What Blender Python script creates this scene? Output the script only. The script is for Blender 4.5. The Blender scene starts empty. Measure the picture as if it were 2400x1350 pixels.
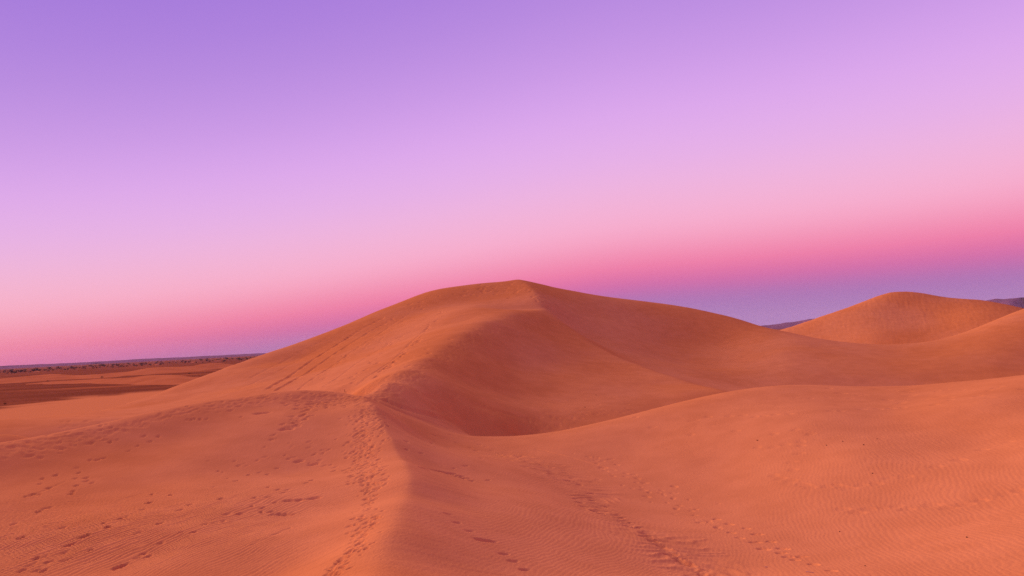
import bpy, bmesh, math, random
import numpy as np
from mathutils import Vector, Matrix

# ------------------------------------------------------------------ camera
scene = bpy.context.scene
EYE = 18.0
ROLL, PITCH = math.radians(2.97), math.atan(125 * math.cos(math.radians(2.97)) / 1600)
cam_data = bpy.data.cameras.new('camera')
cam_data.sensor_width = 36.0
cam_data.lens = 24.0
cam_data.clip_start = 0.1
cam_data.clip_end = 120000
cam = bpy.data.objects.new('camera', cam_data)
scene.collection.objects.link(cam)
cam.matrix_world = (Matrix.Translation((0, 0, EYE)) @ Matrix.Rotation(math.pi / 2 + PITCH, 4, 'X')
                    @ Matrix.Rotation(-ROLL, 4, 'Z'))
scene.camera = cam

# ------------------------------------------------------------------ light
scene.view_settings.view_transform = 'Standard'
scene.view_settings.look = 'None'
scene.view_settings.exposure = 0.0
scene.view_settings.gamma = 1.0
ANTISOLAR = math.radians(113)            # the side where the earth's shadow rises
SUN_AZ = math.radians(-48)
SUN_EL = math.radians(22)

def lin(c):
    return tuple((v / 255 / 12.92) if v / 255 <= 0.04045 else ((v / 255 + 0.055) / 1.055) ** 2.4 for v in c)

SKY = [(0, (166, 130, 186)), (1.5, (166, 124, 184)), (2.8, (174, 114, 178)), (4.2, (210, 110, 168)), (5.6, (238, 126, 168)),
       (7.0, (244, 150, 184)), (8.6, (247, 170, 202)), (11, (242, 179, 217)), (14.3, (231, 177, 231)), (18, (220, 168, 236)),
       (22, (203, 154, 231)), (27, (183, 138, 224)), (32, (168, 125, 220)), (45, (150, 114, 214)), (90, (126, 102, 204))]

def build_world():
    w = bpy.data.worlds.new('World')
    scene.world = w
    w.use_nodes = True
    nt = w.node_tree
    nt.nodes.clear()
    N, L = nt.nodes.new, nt.links.new
    def math_(op, a, b=None, clamp=False):
        n = N('ShaderNodeMath'); n.operation = op; n.use_clamp = clamp
        for i, v in enumerate((a, b)):
            if v is None: continue
            if isinstance(v, (int, float)): n.inputs[i].default_value = v
            else: L(v, n.inputs[i])
        return n.outputs[0]
    tc = N('ShaderNodeTexCoord')
    sep = N('ShaderNodeSeparateXYZ'); L(tc.outputs['Generated'], sep.inputs[0])
    x, y, z = sep.outputs
    hyp = math_('MAXIMUM', math_('SQRT', math_('ADD', math_('MULTIPLY', x, x), math_('MULTIPLY', y, y))), 1e-4)
    c = math_('DIVIDE', math_('ADD', math_('MULTIPLY', x, math.sin(ANTISOLAR)), math_('MULTIPLY', y, math.cos(ANTISOLAR))), hyp)
    el = math_('MULTIPLY', math_('ARCTAN2', z, hyp), 180 / math.pi)
    far = math_('SUBTRACT', 1.0, c)                                   # 0 at the antisolar side, 2 at the sunset side
    turn = math_('POWER', math_('DIVIDE', math_('MAXIMUM', math_('SUBTRACT', far, 1.2), 0.0), 0.65), 1.5)
    shift = math_('MULTIPLY', turn, SKY_SHIFT)
    scale = math_('SUBTRACT', 1.0, math_('MULTIPLY', turn, SKY_SCALE))
    e = math_('DIVIDE', math_('DIVIDE', math_('ADD', el, shift), scale), 90.0, True)
    # evenly resampled, smooth colour of the twilight sky by height
    pos = np.array([p for p, _ in SKY], float); col = np.array([lin(q) for _, q in SKY])
    m = np.gradient(col, pos, axis=0)
    ramp = N('ShaderNodeValToRGB')
    cr = ramp.color_ramp; cr.interpolation = 'LINEAR'
    stops = [0, .8, 1.6, 2.4, 3, 3.6, 4.2, 4.9, 5.6, 6.4, 7.2, 8, 9, 10, 11, 12.5, 14.3, 16, 18, 20, 22, 24.5, 27, 30, 34, 40, 50, 70, 90]
    while len(cr.elements) < len(stops): cr.elements.new(0.5)
    for k, s in enumerate(stops):
        i = min(max(int(np.searchsorted(pos, s, 'right')) - 1, 0), len(pos) - 2)
        h = pos[i + 1] - pos[i]; t = (s - pos[i]) / h
        v = ((2 * t ** 3 - 3 * t * t + 1) * col[i] + (t ** 3 - 2 * t * t + t) * h * m[i]
             + (-2 * t ** 3 + 3 * t * t) * col[i + 1] + (t ** 3 - t * t) * h * m[i + 1])
        cr.elements[k].position = s / 90
        cr.elements[k].color = (*np.clip(v, 0, 1), 1)
    L(e, ramp.inputs[0])
    # the belt turns from magenta to salmon away from the earth's shadow
    warm = N('ShaderNodeMix'); warm.data_type = 'RGBA'; warm.blend_type = 'MULTIPLY'
    L(math_('MULTIPLY', turn, math_('EXPONENT', math_('MULTIPLY', math_('MAXIMUM', el, 0.0), -1 / 7)), True), warm.inputs[0]); L(ramp.outputs[0], warm.inputs[6]); warm.inputs[7].default_value = (1.0, 1.02, 0.84, 1)
    # afterglow on the side where the sun went down, fading upwards and away
    sky = N('ShaderNodeTexSky'); sky.sky_type = 'NISHITA'; sky.sun_disc = False
    sky.sun_elevation = SUN_EL; sky.sun_rotation = SUN_AZ
    sky.air_density = 1.0; sky.dust_density = 2.0; sky.ozone_density = 2.0
    mul = N('ShaderNodeVectorMath'); mul.operation = 'SCALE'; L(sky.outputs[0], mul.inputs[0]); mul.inputs[3].default_value = NISHITA
    gs = math_('DIVIDE', math_('SUBTRACT', far, 1.87), 0.13, True); glow = math_('MULTIPLY', gs, gs)
    low = math_('EXPONENT', math_('MULTIPLY', math_('MAXIMUM', el, 0.0), -1 / 22))
    g = N('ShaderNodeVectorMath'); g.operation = 'SCALE'; g.inputs[0].default_value = GLOW
    L(math_('MULTIPLY', glow, low), g.inputs[3])
    a1 = N('ShaderNodeVectorMath'); L(warm.outputs[2], a1.inputs[0]); L(mul.outputs[0], a1.inputs[1])
    a2 = N('ShaderNodeVectorMath'); L(a1.outputs[0], a2.inputs[0]); L(g.outputs[0], a2.inputs[1])
    bg = N('ShaderNodeBackground'); L(a2.outputs[0], bg.inputs[0]); bg.inputs[1].default_value = 1.0
    out = N('ShaderNodeOutputWorld'); L(bg.outputs[0], out.inputs[0])

SKY_SHIFT, SKY_SCALE = 3.5, 0.16
NISHITA = 0.0006
GLOW = (1.7, 0.75, 0.32)
build_world()

sun_data = bpy.data.lights.new('sun', 'SUN')
sun_data.energy = 3.75
sun_data.angle = math.radians(50)
sun_data.color = (1.0, 0.70, 0.64)
sun = bpy.data.objects.new('sun', sun_data)
scene.collection.objects.link(sun)
_d = Vector((math.sin(SUN_AZ) * math.cos(SUN_EL), math.cos(SUN_AZ) * math.cos(SUN_EL), math.sin(SUN_EL)))
sun.rotation_euler = _d.to_track_quat('Z', 'Y').to_euler()
scene.cycles.max_bounces = 6
scene.cycles.volume_bounces = 1
scene.cycles.use_denoising = False
scene.cycles.use_adaptive_sampling = False

# ------------------------------------------------------------------ survey of the place (metres)
SURVEY = [(-2.71,12.41,14.0),(-3.18,16.4,13.67),(-3.51,20.4,13.44),(-3.98,24.88,13.32),(-4.79,28.8,13.32),(-6.24,33.73,13.58),(-7.57,37.75,14.08),(-8.73,42.1,14.54),
(-10.47,46.84,14.82),(-12.38,48.44,15.03),(-14.33,48.95,15.21),(-15.98,48.43,15.25),(-17.75,46.74,15.2),(-19.81,44.82,15.08),(-21.16,41.97,15.01),(-22.42,39.59,14.82),
(-23.41,37.26,14.65),(-24.14,34.98,14.53),(-24.64,32.77,14.52),(-25.17,29.79,14.48),(-10.61,54.98,15.3),(-10.19,63.18,15.93),(-9.38,72.4,16.76),(-8.07,82.61,17.99),
(-6.1,92.8,19.45),(-3.48,102.94,21.05),(-0.23,113.0,22.43),(3.6,121.95,23.27),(6.18,127.85,23.72),(5.77,138.88,26.0),(4.67,149.93,28.98),(3.27,159.97,31.62),
(1.66,164.99,32.87),(-5.19,167.92,32.75),(-14.85,169.35,31.88),(-21.19,168.67,30.88),(-25.09,166.12,29.44),(-30.67,162.13,27.05),(-35.89,157.97,24.65),(-40.5,152.72,22.44),
(-46.05,145.91,20.08),(-49.64,140.49,18.44),(-52.81,135.04,16.93),(-55.16,128.68,15.55),(-57.67,122.06,13.91),(-58.71,113.74,12.7),(-58.62,103.56,11.65),(-57.34,95.04,11.36),
(-56.69,86.0,11.55),(-56.42,78.9,11.83),(-56.51,75.12,11.99),(-56.07,67.83,12.29),(8.06,121.73,21.35),(10.49,116.53,18.88),(13.21,110.21,16.47),(15.57,103.84,14.72),
(17.55,97.43,13.57),(19.46,89.92,12.52),(21.07,83.38,11.84),(22.49,74.69,11.38),(6.36,167.88,31.82),(13.9,171.44,29.79),(21.71,174.66,28.08),(30.65,176.36,26.51),
(39.2,175.68,24.48),(45.29,174.21,22.79),(50.63,170.65,20.87),(56.26,165.71,18.77),(57.82,158.8,18.04),(57.96,149.13,17.29),(59.84,149.27,16.82),(62.43,140.73,15.35),
(65.69,133.37,14.24),(70.0,129.21,13.55),(75.88,128.26,13.65),(84.25,131.17,14.67),(91.73,132.22,16.76),(100.37,134.6,19.15),(113.24,134.5,22.18),(-4.16,50.83,11.41),
(-2.09,49.96,11.33),(0.37,49.0,11.4),(2.44,47.94,11.67),(5.39,47.7,12.04),(8.48,48.26,12.55),(11.83,49.61,13.03),(15.42,51.23,13.39),(18.38,52.37,13.45),
(20.91,53.03,13.37),(24.06,52.78,13.16),(27.39,51.12,13.01),(29.07,50.19,13.14),(30.78,47.97,13.58),(31.4,42.7,14.34),(32.54,39.27,14.8),(-3.7,44.85,11.56),
(-1.04,41.99,11.21),(1.73,36.46,10.98),(3.33,31.22,10.77),(4.34,26.24,10.9),(4.9,21.96,11.08),(5.31,19.7,11.16),(74.9,217.46,15.43),(80.79,218.55,16.22),
(86.36,218.56,17.57),(94.65,218.37,19.85),(101.28,217.58,21.8),(108.24,217.56,23.75),(116.24,216.81,26.28),(120.4,216.81,27.29),(124.99,216.51,27.3),(129.41,213.9,26.21),
(133.94,208.72,24.3),(138.16,203.54,23.24),(140.59,198.2,21.8),(142.27,190.8,19.63),(145.56,180.66,15.82),(-5.79,16.3,12.86),(-9.38,16.52,12.96),(-13.21,17.59,12.8),
(-15.78,18.08,12.77),(-18.02,23.98,13.06),(-22.23,29.57,13.69),(-13.04,20.74,12.97),(-11.74,23.2,12.93),(-15.56,30.79,13.12),(-18.7,37.05,13.93),(-20.75,33.02,13.78),
(-7.55,23.41,12.66),(-10.14,31.61,12.7),(-12.15,38.11,13.92),(-4.72,20.46,13.24),(-6.5,28.47,13.09),(-8.65,37.21,13.85),(-10.54,43.23,14.53),(-16.35,43.0,14.58),
(-19.99,23.7,13.23),(-23.87,28.27,13.84),(-1.22,14.85,13.11),(0.66,16.89,12.34),(3.0,18.66,11.63),(-1.98,22.01,12.72),(0.34,24.8,11.92),(-3.35,31.72,12.33),
(-0.87,33.29,11.71),(2.36,22.88,11.47),(-6.58,41.48,12.96),(-5.23,40.67,12.26),(-3.92,30.15,12.65),(-3.07,23.3,12.88),(-8.42,46.24,13.86),(-6.92,47.5,12.93),
(-5.43,49.7,11.99),(7.28,18.09,11.6),(9.3,16.8,11.93),(10.71,15.21,12.39),(11.45,13.89,12.79),(8.2,28.44,10.64),(11.67,24.79,11.35),(14.33,21.94,11.91),
(15.38,18.42,12.72),(6.02,35.49,10.73),(10.43,35.5,11.36),(14.22,29.78,12.15),(19.0,28.68,12.62),(20.7,24.41,13.63),(2.13,42.95,11.28),(7.34,42.37,11.62),
(12.58,42.16,12.67),(16.73,39.61,13.22),(20.59,37.75,13.21),(23.09,34.48,13.82),(15.19,36.14,12.76),(19.26,33.57,12.87),(13.64,45.5,13.08),(19.65,43.24,13.37),
(23.76,41.13,13.39),(27.36,33.18,14.12),(-26.63,83.87,13.54),(-33.23,104.86,14.49),(-40.71,128.72,16.88),(-17.81,69.76,14.24),(-24.65,96.91,15.64),(-32.42,127.96,18.85),
(-14.18,73.65,15.52),(-19.73,103.13,17.72),(-25.78,135.57,21.84),(-11.73,91.25,18.59),(-17.01,133.92,23.87),(-7.24,111.77,21.84),(-9.48,149.7,27.82),(-1.91,139.99,25.94),
(-0.07,148.0,28.15),(-35.48,93.49,13.44),(-44.29,116.89,15.19),(-41.9,88.59,12.2),(-50.43,106.68,12.98),(-43.36,76.58,12.08),(-51.73,91.37,11.72),(-42.93,65.12,12.16),
(-37.27,49.55,13.19),(-13.57,60.5,14.57),(-6.83,54.07,13.17),(-5.37,55.74,11.91),(-4.24,59.85,12.29),(-4.83,69.83,13.91),(-5.35,79.32,16.29),(-0.62,60.0,10.63),
(-0.6,73.0,12.15),(-0.51,86.0,14.81),(-0.37,100.0,18.62),(2.57,64.95,10.65),(4.21,77.89,11.99),(5.35,94.85,14.76),(5.89,111.85,19.06),(7.72,67.56,10.92),
(9.49,81.45,12.45),(11.65,98.31,14.33),(13.26,74.83,11.29),(15.49,86.63,12.36),(17.92,74.88,11.51),(12.7,139.42,21.66),(18.26,148.88,22.59),(26.33,143.61,18.4),
(22.83,125.95,14.45),(35.64,145.7,16.13),(28.22,116.63,12.18),(44.57,145.32,15.66),(37.22,122.47,11.5),(34.09,102.48,9.56),(25.03,98.88,11.3),(28.3,93.82,10.25),
(93.35,201.42,16.89),(97.52,185.98,14.07),(106.34,201.68,19.99),(109.32,190.91,17.05),(117.64,204.59,22.07),(111.44,180.35,14.44),(120.2,193.74,18.98),(125.15,183.36,18.33),
(41.12,104.18,9.41),(42.7,107.92,10.43),(45.15,113.73,11.77),(49.03,123.03,13.53),(53.66,134.23,15.2),(44.9,102.6,9.06),(46.5,106.0,10.0),(48.53,110.37,11.03),
(51.79,117.43,12.39),(56.31,127.28,13.88),(49.47,101.6,8.77),(51.36,105.23,9.79),(53.55,109.46,10.8),(56.3,114.84,11.86),(59.99,122.08,12.98),(53.86,100.47,8.49),
(55.57,103.45,9.35),(57.85,107.47,10.33),(60.71,112.55,11.35),(64.51,119.32,12.42),(58.62,100.1,8.58),(60.45,103.01,9.44),(62.89,106.95,10.42),(65.95,111.93,11.45),
(70.0,118.57,12.52),(63.84,100.42,9.03),(66.15,103.84,10.06),(68.82,107.82,11.08),(72.19,112.88,12.14),(77.18,120.41,13.39),(69.0,100.62,9.44),(71.35,103.84,10.43),
(74.34,107.98,11.59),(78.08,113.16,12.89),(83.5,120.71,14.55),(74.67,101.49,9.73),(77.18,104.71,10.75),(80.67,109.2,12.11),(84.62,114.28,13.6),(91.07,122.6,15.93),
(85.53,103.15,10.05),(89.06,107.16,11.38),(93.43,112.13,13.14),(98.77,118.19,15.44),(105.29,125.55,18.39),(0.0,0.0,16.3),(0.0,6.0,15.0),(-3.0,5.2,14.9),
(3.0,5.2,15.0),(-7.79,4.5,13.9),(7.79,4.5,14.0),(10.0,0.0,14.3),(-10.0,0.0,13.6),(0.0,-8.0,16.0),(0.0,-30.0,14.5),(25.98,-15.0,13.0),
(-25.98,-15.0,12.0),(35.0,0.0,11.5),(-35.0,0.0,10.0),(25.98,15.0,12.5),(-27.71,16.0,10.5),(51.96,30.0,12.0),(-51.96,30.0,8.0),(-13.79,55.31,12.3),
(-19.5,53.56,12.0),(-24.11,49.43,11.6),(-27.56,44.1,11.2),(-30.17,38.61,10.8),(-22.57,62.02,11.5),(-31.92,60.04,10.8),(-38.79,53.4,10.0),(-18.74,65.37,12.2),
(-3.98,56.86,10.7),(-2.02,57.96,10.1),(0.0,60.0,9.6),(4.19,59.85,9.4),(8.35,59.42,9.7),(12.89,60.65,10.0),(17.64,61.52,10.0),(23.26,63.9,10.5),
(31.56,64.71,9.9),(38.15,61.06,9.8),(43.1,55.16,10.0),(29.07,79.87,9.0),(42.25,79.47,8.4),(54.08,74.43,8.4),(56.17,89.89,8.6),(69.42,82.73,9.0),
(16.93,67.92,9.8),(25.73,84.15,10.5),(0.0,195.0,20.0),(-20.91,198.9,17.0),(-40.54,190.74,9.0),(-58.71,180.7,3.0),(-76.07,163.14,1.0),(-87.44,139.93,0.5),
(-92.35,118.2,0.3),(-71.99,85.8,2.0),(-72.7,107.77,1.4),(-72.72,131.19,1.2),(0.0,240.0,6.0),(-43.41,246.2,1.0),(-85.51,234.92,0.0),(-110.0,190.53,0.0),
(-111.68,153.71,0.0),(-146.95,202.25,0.0),(-150.0,259.81,0.0),(17.87,204.22,21.0),(36.12,204.84,16.0),(53.06,198.01,9.0),(64.79,188.16,6.0),(69.68,172.46,5.0),
(80.81,158.6,6.0),(95.39,152.65,9.0),(111.34,147.75,14.0),(127.13,141.2,18.0),(43.41,246.2,4.0),(64.7,241.48,1.0),(125.88,121.57,18.0),(81.75,73.6,10.0),
(129.39,253.94,12.0),(146.79,244.29,14.0),(160.6,229.36,12.0),(92.35,253.72,1.0),(173.55,206.83,8.0),(139.46,299.08,0.0),(180.17,288.34,0.0),(85.41,318.76,0.0),
(28.76,328.74,0.0),(227.5,252.67,0.0),(229.81,192.84,3.0),(168.53,141.41,8.0),(152.65,95.39,8.0),(84.8,52.99,9.0),(225.17,130.0,3.0),(-45.96,38.57,8.0),
(-76.6,64.28,3.0),(-122.57,102.85,0.0),(-193.22,173.97,0.0),(-103.92,60.0,2.0),(-190.53,110.0,0.0),(-59.04,334.83,0.0),(-146.43,328.88,0.0),(-231.4,275.78,0.0),
(346.41,200.0,0.0),(100.0,0.0,5.0),(-100.0,0.0,3.0),(76.6,-64.28,6.0),(-76.6,-64.28,4.0),(0.0,-100.0,8.0),(300.0,0.0,0.0),(-300.0,0.0,0.0),
(212.13,-212.13,0.0),(-212.13,-212.13,0.0),(0.0,-300.0,0.0),(328.89,119.71,0.0),(-328.89,119.71,0.0)]
CREASES = [([(-2.6,10.3),(-2.71,12.41),(-3.18,16.4),(-3.51,20.4),(-3.98,24.88),(-4.79,28.8),(-6.24,33.73),(-7.57,37.75),(-8.73,42.1),(-10.47,46.84)],0.27,3.6,(0.35,14.0,
0.1,31.0)),([(-10.47,46.84),(-12.38,48.44),(-14.33,48.95),(-15.98,48.43),(-17.75,46.74),(-19.81,44.82),(-21.16,41.97),(-22.42,39.59),(-23.41,37.26),(-24.14,34.98),(-24.64,32.77),
(-25.17,29.79)],0.12,5.0,0.5),([(-10.47,46.84),(-10.61,54.98),(-10.19,63.18),(-9.38,72.4),(-8.07,82.61),(-6.1,92.8),(-3.48,102.94),(-0.23,113.0),(3.6,121.95),(6.18,
127.85)],0.1,8.0,0.6),([(6.18,127.85),(5.77,138.88),(4.67,149.93),(3.27,159.97),(1.66,164.99)],0.22,9.0,0.6),([(6.18,127.85),(8.06,121.73),(10.49,116.53),(13.21,
110.21),(15.57,103.84),(17.55,97.43),(19.46,89.92),(21.07,83.38),(22.49,74.69)],0.24,8.0,0.7),([(1.66,164.99),(-5.19,167.92),(-14.85,169.35),(-21.19,168.67),(-25.09,166.12)],
0.1,10,1.2),([(-55.16,128.68),(-57.67,122.06),(-58.71,113.74),(-58.62,103.56),(-57.34,95.04),(-56.69,86.0),(-56.42,78.9),(-56.51,75.12),(-56.07,67.83)],0.1,9,0.8),
([(86.36,218.56),(94.65,218.37),(101.28,217.58),(108.24,217.56),(116.24,216.81),(120.4,216.81),(124.99,216.51),(129.41,213.9),(133.94,208.72)],0.08,14,1.5)]
PRINTS = [(-12.71,17.68,1.29,0.3,0.14,0.076),(-12.74,18.02,1.17,0.23,0.1,0.068),(-12.96,18.53,1.86,0.27,0.13,0.077),(-12.83,18.69,1.64,0.27,0.12,0.055),
(-12.36,18.17,0.94,0.26,0.12,0.065),(-12.06,17.5,1.39,0.26,0.12,0.077),(-12.26,17.56,1.14,0.24,0.11,0.058),(-12.42,18.87,1.45,0.26,0.12,0.069),
(-11.98,18.24,0.98,0.29,0.14,0.067),(-12.81,20.51,1.51,0.24,0.11,0.076),(-11.8,18.97,1.42,0.26,0.12,0.07),(-13.16,21.84,2.01,0.25,0.12,0.058),
(-12.96,22.38,1.68,0.27,0.13,0.072),(-12.93,22.67,1.78,0.23,0.11,0.064),(-13.03,23.84,1.26,0.24,0.11,0.056),(-14.17,26.61,2.18,0.23,0.11,0.077),
(-12.72,19.52,1.27,0.37,0.16,0.113),(-12.84,20.27,1.41,0.34,0.14,0.095),(-12.7,21.3,2.08,0.35,0.15,0.119),(-13.45,25.06,1.44,0.36,0.15,0.1),
(-10.08,17.42,1.39,0.43,0.18,0.116),(-10.02,18.1,1.24,0.22,0.11,0.07),(-10.03,18.41,1.23,0.23,0.12,0.072),(-9.76,18.13,1.23,0.25,0.12,0.062),
(-10.08,19.38,1.5,0.27,0.13,0.057),(-10.07,20.44,1.14,0.23,0.11,0.06),(-9.67,20.43,1.34,0.24,0.12,0.076),(-9.81,21.49,1.32,0.27,0.14,0.073),
(-9.58,21.67,1.05,0.26,0.13,0.052),(-9.44,21.92,1.65,0.23,0.11,0.065),(-9.73,22.95,0.97,0.28,0.14,0.061),(-9.38,23.04,0.93,0.25,0.13,0.074),
(-9.4,24.17,1.71,0.23,0.12,0.071),(-9.79,25.38,1.08,0.25,0.13,0.066),(-8.98,23.9,0.77,0.26,0.13,0.065),(-8.77,23.31,1.76,0.21,0.11,0.075),
(-8.48,23.41,1.1,0.29,0.14,0.074),(-8.3,22.94,1.48,0.23,0.12,0.068),(-9.31,25.48,0.96,0.27,0.13,0.054),(-8.8,24.61,0.99,0.27,0.14,0.054),
(-8.98,26.68,0.78,0.28,0.14,0.058),(-8.92,26.11,0.48,0.28,0.14,0.058),(-8.67,27.94,0.87,0.25,0.12,0.074),(-8.63,28.55,1.31,0.29,0.14,0.07),
(-9.39,26.77,1.34,0.27,0.14,0.062),(-10.01,27.42,1.79,0.27,0.13,0.062),(-11.98,29.12,1.09,0.28,0.14,0.072),(-12.03,30.6,1.53,0.24,0.12,0.072),
(-11.75,31.14,1.01,0.21,0.1,0.076),(-11.28,30.84,1.26,0.26,0.13,0.061),(-11.22,31.95,0.69,0.26,0.13,0.072),(-11.12,33.31,0.48,0.26,0.13,0.075),
(-9.55,32.94,0.51,0.24,0.12,0.06),(-9.1,32.08,0.3,0.24,0.12,0.059),(-10.05,33.8,0.75,0.24,0.12,0.072),(-9.51,34.25,0.42,0.28,0.14,0.068),
(-8.26,30.64,1.0,0.27,0.14,0.077),(-8.44,31.47,0.61,0.26,0.13,0.054),(-8.04,23.08,0.13,0.5,0.26,0.104),(-7.77,22.93,0.35,0.48,0.25,0.11),
(-8.35,24.88,0.16,0.41,0.22,0.102),(-7.99,24.89,0.24,0.36,0.19,0.132),(-7.5,25.05,0.13,0.47,0.24,0.102),(-10.54,32.95,0.43,0.45,0.23,0.108),
(-9.72,32.5,0.19,0.49,0.26,0.102),(-19.74,30.86,1.22,0.3,0.14,0.057),(-19.21,30.12,1.63,0.28,0.14,0.079),(-18.74,29.14,1.52,0.28,0.14,0.063),
(-18.38,29.29,1.59,0.37,0.18,0.068),(-18.01,28.7,1.4,0.33,0.16,0.071),(-17.92,27.95,1.36,0.31,0.15,0.081),(-17.49,27.05,1.92,0.27,0.13,0.067),
(-17.29,26.64,1.97,0.31,0.15,0.075),(-17.59,28.42,1.68,0.34,0.17,0.056),(-19.6,28.21,1.65,0.27,0.13,0.063),(-18.76,27.53,1.43,0.3,0.15,0.077),
(-19.88,29.62,1.75,0.34,0.17,0.082),(-20.07,29.06,1.99,0.31,0.15,0.068),(-18.65,26.46,1.27,0.28,0.13,0.081),(-18.39,26.43,1.94,0.36,0.17,0.083),
(-16.79,24.55,1.07,0.34,0.17,0.081),(-16.74,24.06,1.59,0.33,0.16,0.08),(-19.96,32.11,1.63,0.3,0.14,0.077),(-19.72,32.26,1.22,0.35,0.17,0.073),
(-19.63,32.54,1.09,0.35,0.17,0.075),(-19.24,34.03,1.53,0.29,0.14,0.057),(-19.3,34.93,1.72,0.3,0.14,0.061),(-19.14,35.83,1.36,0.36,0.18,0.071),
(-20.7,34.93,1.79,0.34,0.17,0.082),(-21.33,34.46,1.26,0.35,0.17,0.08),(-19.2,36.76,1.85,0.32,0.16,0.077),(-19.82,36.49,1.46,0.37,0.18,0.068),
(-20.67,37.88,1.49,0.34,0.16,0.083),(-18.96,39.48,1.51,0.29,0.14,0.058),(-18.76,39.5,1.42,0.32,0.15,0.081),(-18.64,39.68,1.76,0.32,0.15,0.062),
(-18.34,39.72,1.87,0.37,0.18,0.069),(-18.01,39.9,1.5,0.31,0.15,0.058),(-16.33,40.65,1.36,0.31,0.15,0.083),(-12.93,36.12,0.89,0.31,0.15,0.078),
(-13.09,36.83,0.98,0.36,0.18,0.056),(-23.1,31.21,1.64,0.34,0.16,0.06),(-16.35,22.34,1.66,0.32,0.15,0.08),(-14.85,20.59,1.48,0.3,0.15,0.076),
(-14.22,21.52,1.6,0.29,0.14,0.073),(-11.36,20.57,1.52,0.34,0.17,0.071),(-11.31,21.61,1.09,0.3,0.14,0.077),(-11.71,24.43,1.22,0.28,0.13,0.065),
(-11.0,25.36,1.64,0.35,0.17,0.07),(-13.31,26.3,1.76,0.27,0.13,0.075),(-11.61,23.58,1.34,0.36,0.18,0.061),(-15.33,41.54,0.48,0.74,0.37,0.145),
(-15.58,41.5,0.35,0.64,0.32,0.156),(-12.73,37.79,0.24,0.7,0.35,0.16),(-5.67,34.64,1.35,0.4,0.17,0.052),(-5.39,32.85,1.4,0.39,0.16,0.058),
(-4.75,33.22,0.83,0.31,0.13,0.06),(-3.89,29.16,1.52,0.36,0.15,0.058),(-3.13,32.3,1.05,0.31,0.13,0.046),(-2.65,33.24,0.77,0.38,0.16,0.051),
(-2.19,30.35,0.99,0.42,0.18,0.046),(-1.51,31.13,0.95,0.34,0.14,0.053),(-2.07,36.36,1.1,0.33,0.14,0.058),(-1.54,19.53,0.91,0.34,0.14,0.04),
(-0.57,18.01,0.87,0.38,0.16,0.045),(-0.32,17.48,1.02,0.42,0.18,0.042),(-0.05,16.82,0.98,0.37,0.15,0.052),(-2.27,20.98,0.91,0.37,0.15,0.041),
(-1.93,20.11,1.14,0.37,0.15,0.043),(-2.88,30.94,0.46,0.69,0.23,0.103),(-2.6,30.7,0.43,0.67,0.22,0.101),(-3.16,31.1,0.77,0.57,0.19,0.093),
(-3.4,30.92,0.74,0.66,0.22,0.081),(-1.08,18.97,0.72,0.66,0.22,0.101),(2.24,34.37,0.06,0.32,0.14,0.104),(2.62,35.39,-0.32,0.39,0.17,0.098),
(2.82,33.89,0.06,0.32,0.14,0.112),(2.26,30.26,0.55,0.33,0.14,0.091),(2.38,29.53,0.36,0.36,0.16,0.101),(2.53,28.69,0.18,0.39,0.17,0.098),
(2.83,27.95,0.35,0.37,0.16,0.098),(3.04,27.57,0.68,0.37,0.16,0.116),(3.45,28.41,0.04,0.3,0.13,0.116),(3.12,32.14,0.29,0.4,0.17,0.094),
(3.04,30.67,0.23,0.29,0.13,0.098),(3.4,29.39,0.22,0.37,0.16,0.088),(3.48,26.21,0.14,0.31,0.14,0.095),(3.82,26.36,0.03,0.4,0.17,0.104),
(3.73,27.31,0.12,0.37,0.16,0.104),(3.83,25.64,0.19,0.37,0.16,0.097),(4.09,25.53,0.3,0.35,0.15,0.084),(4.24,24.55,-0.15,0.41,0.18,0.087),
(4.14,24.17,0.08,0.39,0.17,0.105),(4.28,23.54,-0.52,0.38,0.17,0.101),(4.34,23.28,-0.09,0.35,0.16,0.094),(4.42,22.85,-0.43,0.3,0.13,0.105),
(4.57,22.41,-0.08,0.36,0.16,0.093),(4.53,21.99,-0.23,0.4,0.18,0.117),(4.81,21.57,-0.03,0.33,0.15,0.098),(4.68,21.18,-0.26,0.31,0.14,0.109),
(4.87,20.92,-0.39,0.31,0.14,0.093),(4.91,20.38,-0.52,0.4,0.18,0.086),(5.03,19.81,-0.58,0.4,0.17,0.102),(4.62,21.35,-0.4,0.31,0.14,0.112),
(4.22,23.82,0.03,0.36,0.16,0.111),(4.51,22.61,-0.46,0.33,0.15,0.092),(4.6,21.7,0.13,0.3,0.13,0.085),(4.8,21.02,-0.28,0.35,0.15,0.096),
(4.97,20.06,-0.52,0.3,0.13,0.088),(7.53,27.37,-0.87,0.32,0.15,0.108),(7.73,26.39,-0.99,0.37,0.17,0.086),(7.39,25.05,-0.77,0.3,0.14,0.091),
(8.06,25.44,-0.89,0.3,0.14,0.077),(8.09,24.43,-0.69,0.37,0.17,0.099),(7.66,23.4,-0.49,0.36,0.17,0.088),(7.62,22.49,-0.76,0.39,0.18,0.103),
(8.15,23.27,-0.79,0.29,0.14,0.099),(8.16,22.29,-0.85,0.39,0.18,0.094),(7.93,21.78,-0.78,0.34,0.16,0.1),(7.94,20.73,-1.1,0.29,0.14,0.104),
(8.25,21.03,-0.79,0.35,0.17,0.093),(8.11,19.86,-1.28,0.37,0.17,0.089),(8.07,18.64,-1.24,0.32,0.15,0.081),(7.41,24.17,-0.81,0.31,0.15,0.073),
(7.95,21.22,-0.74,0.39,0.18,0.107),(11.07,43.42,-0.57,0.44,0.26,0.033),(11.94,43.6,-0.98,0.54,0.32,0.034),(13.01,42.67,-0.93,0.58,0.35,0.031),
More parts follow.
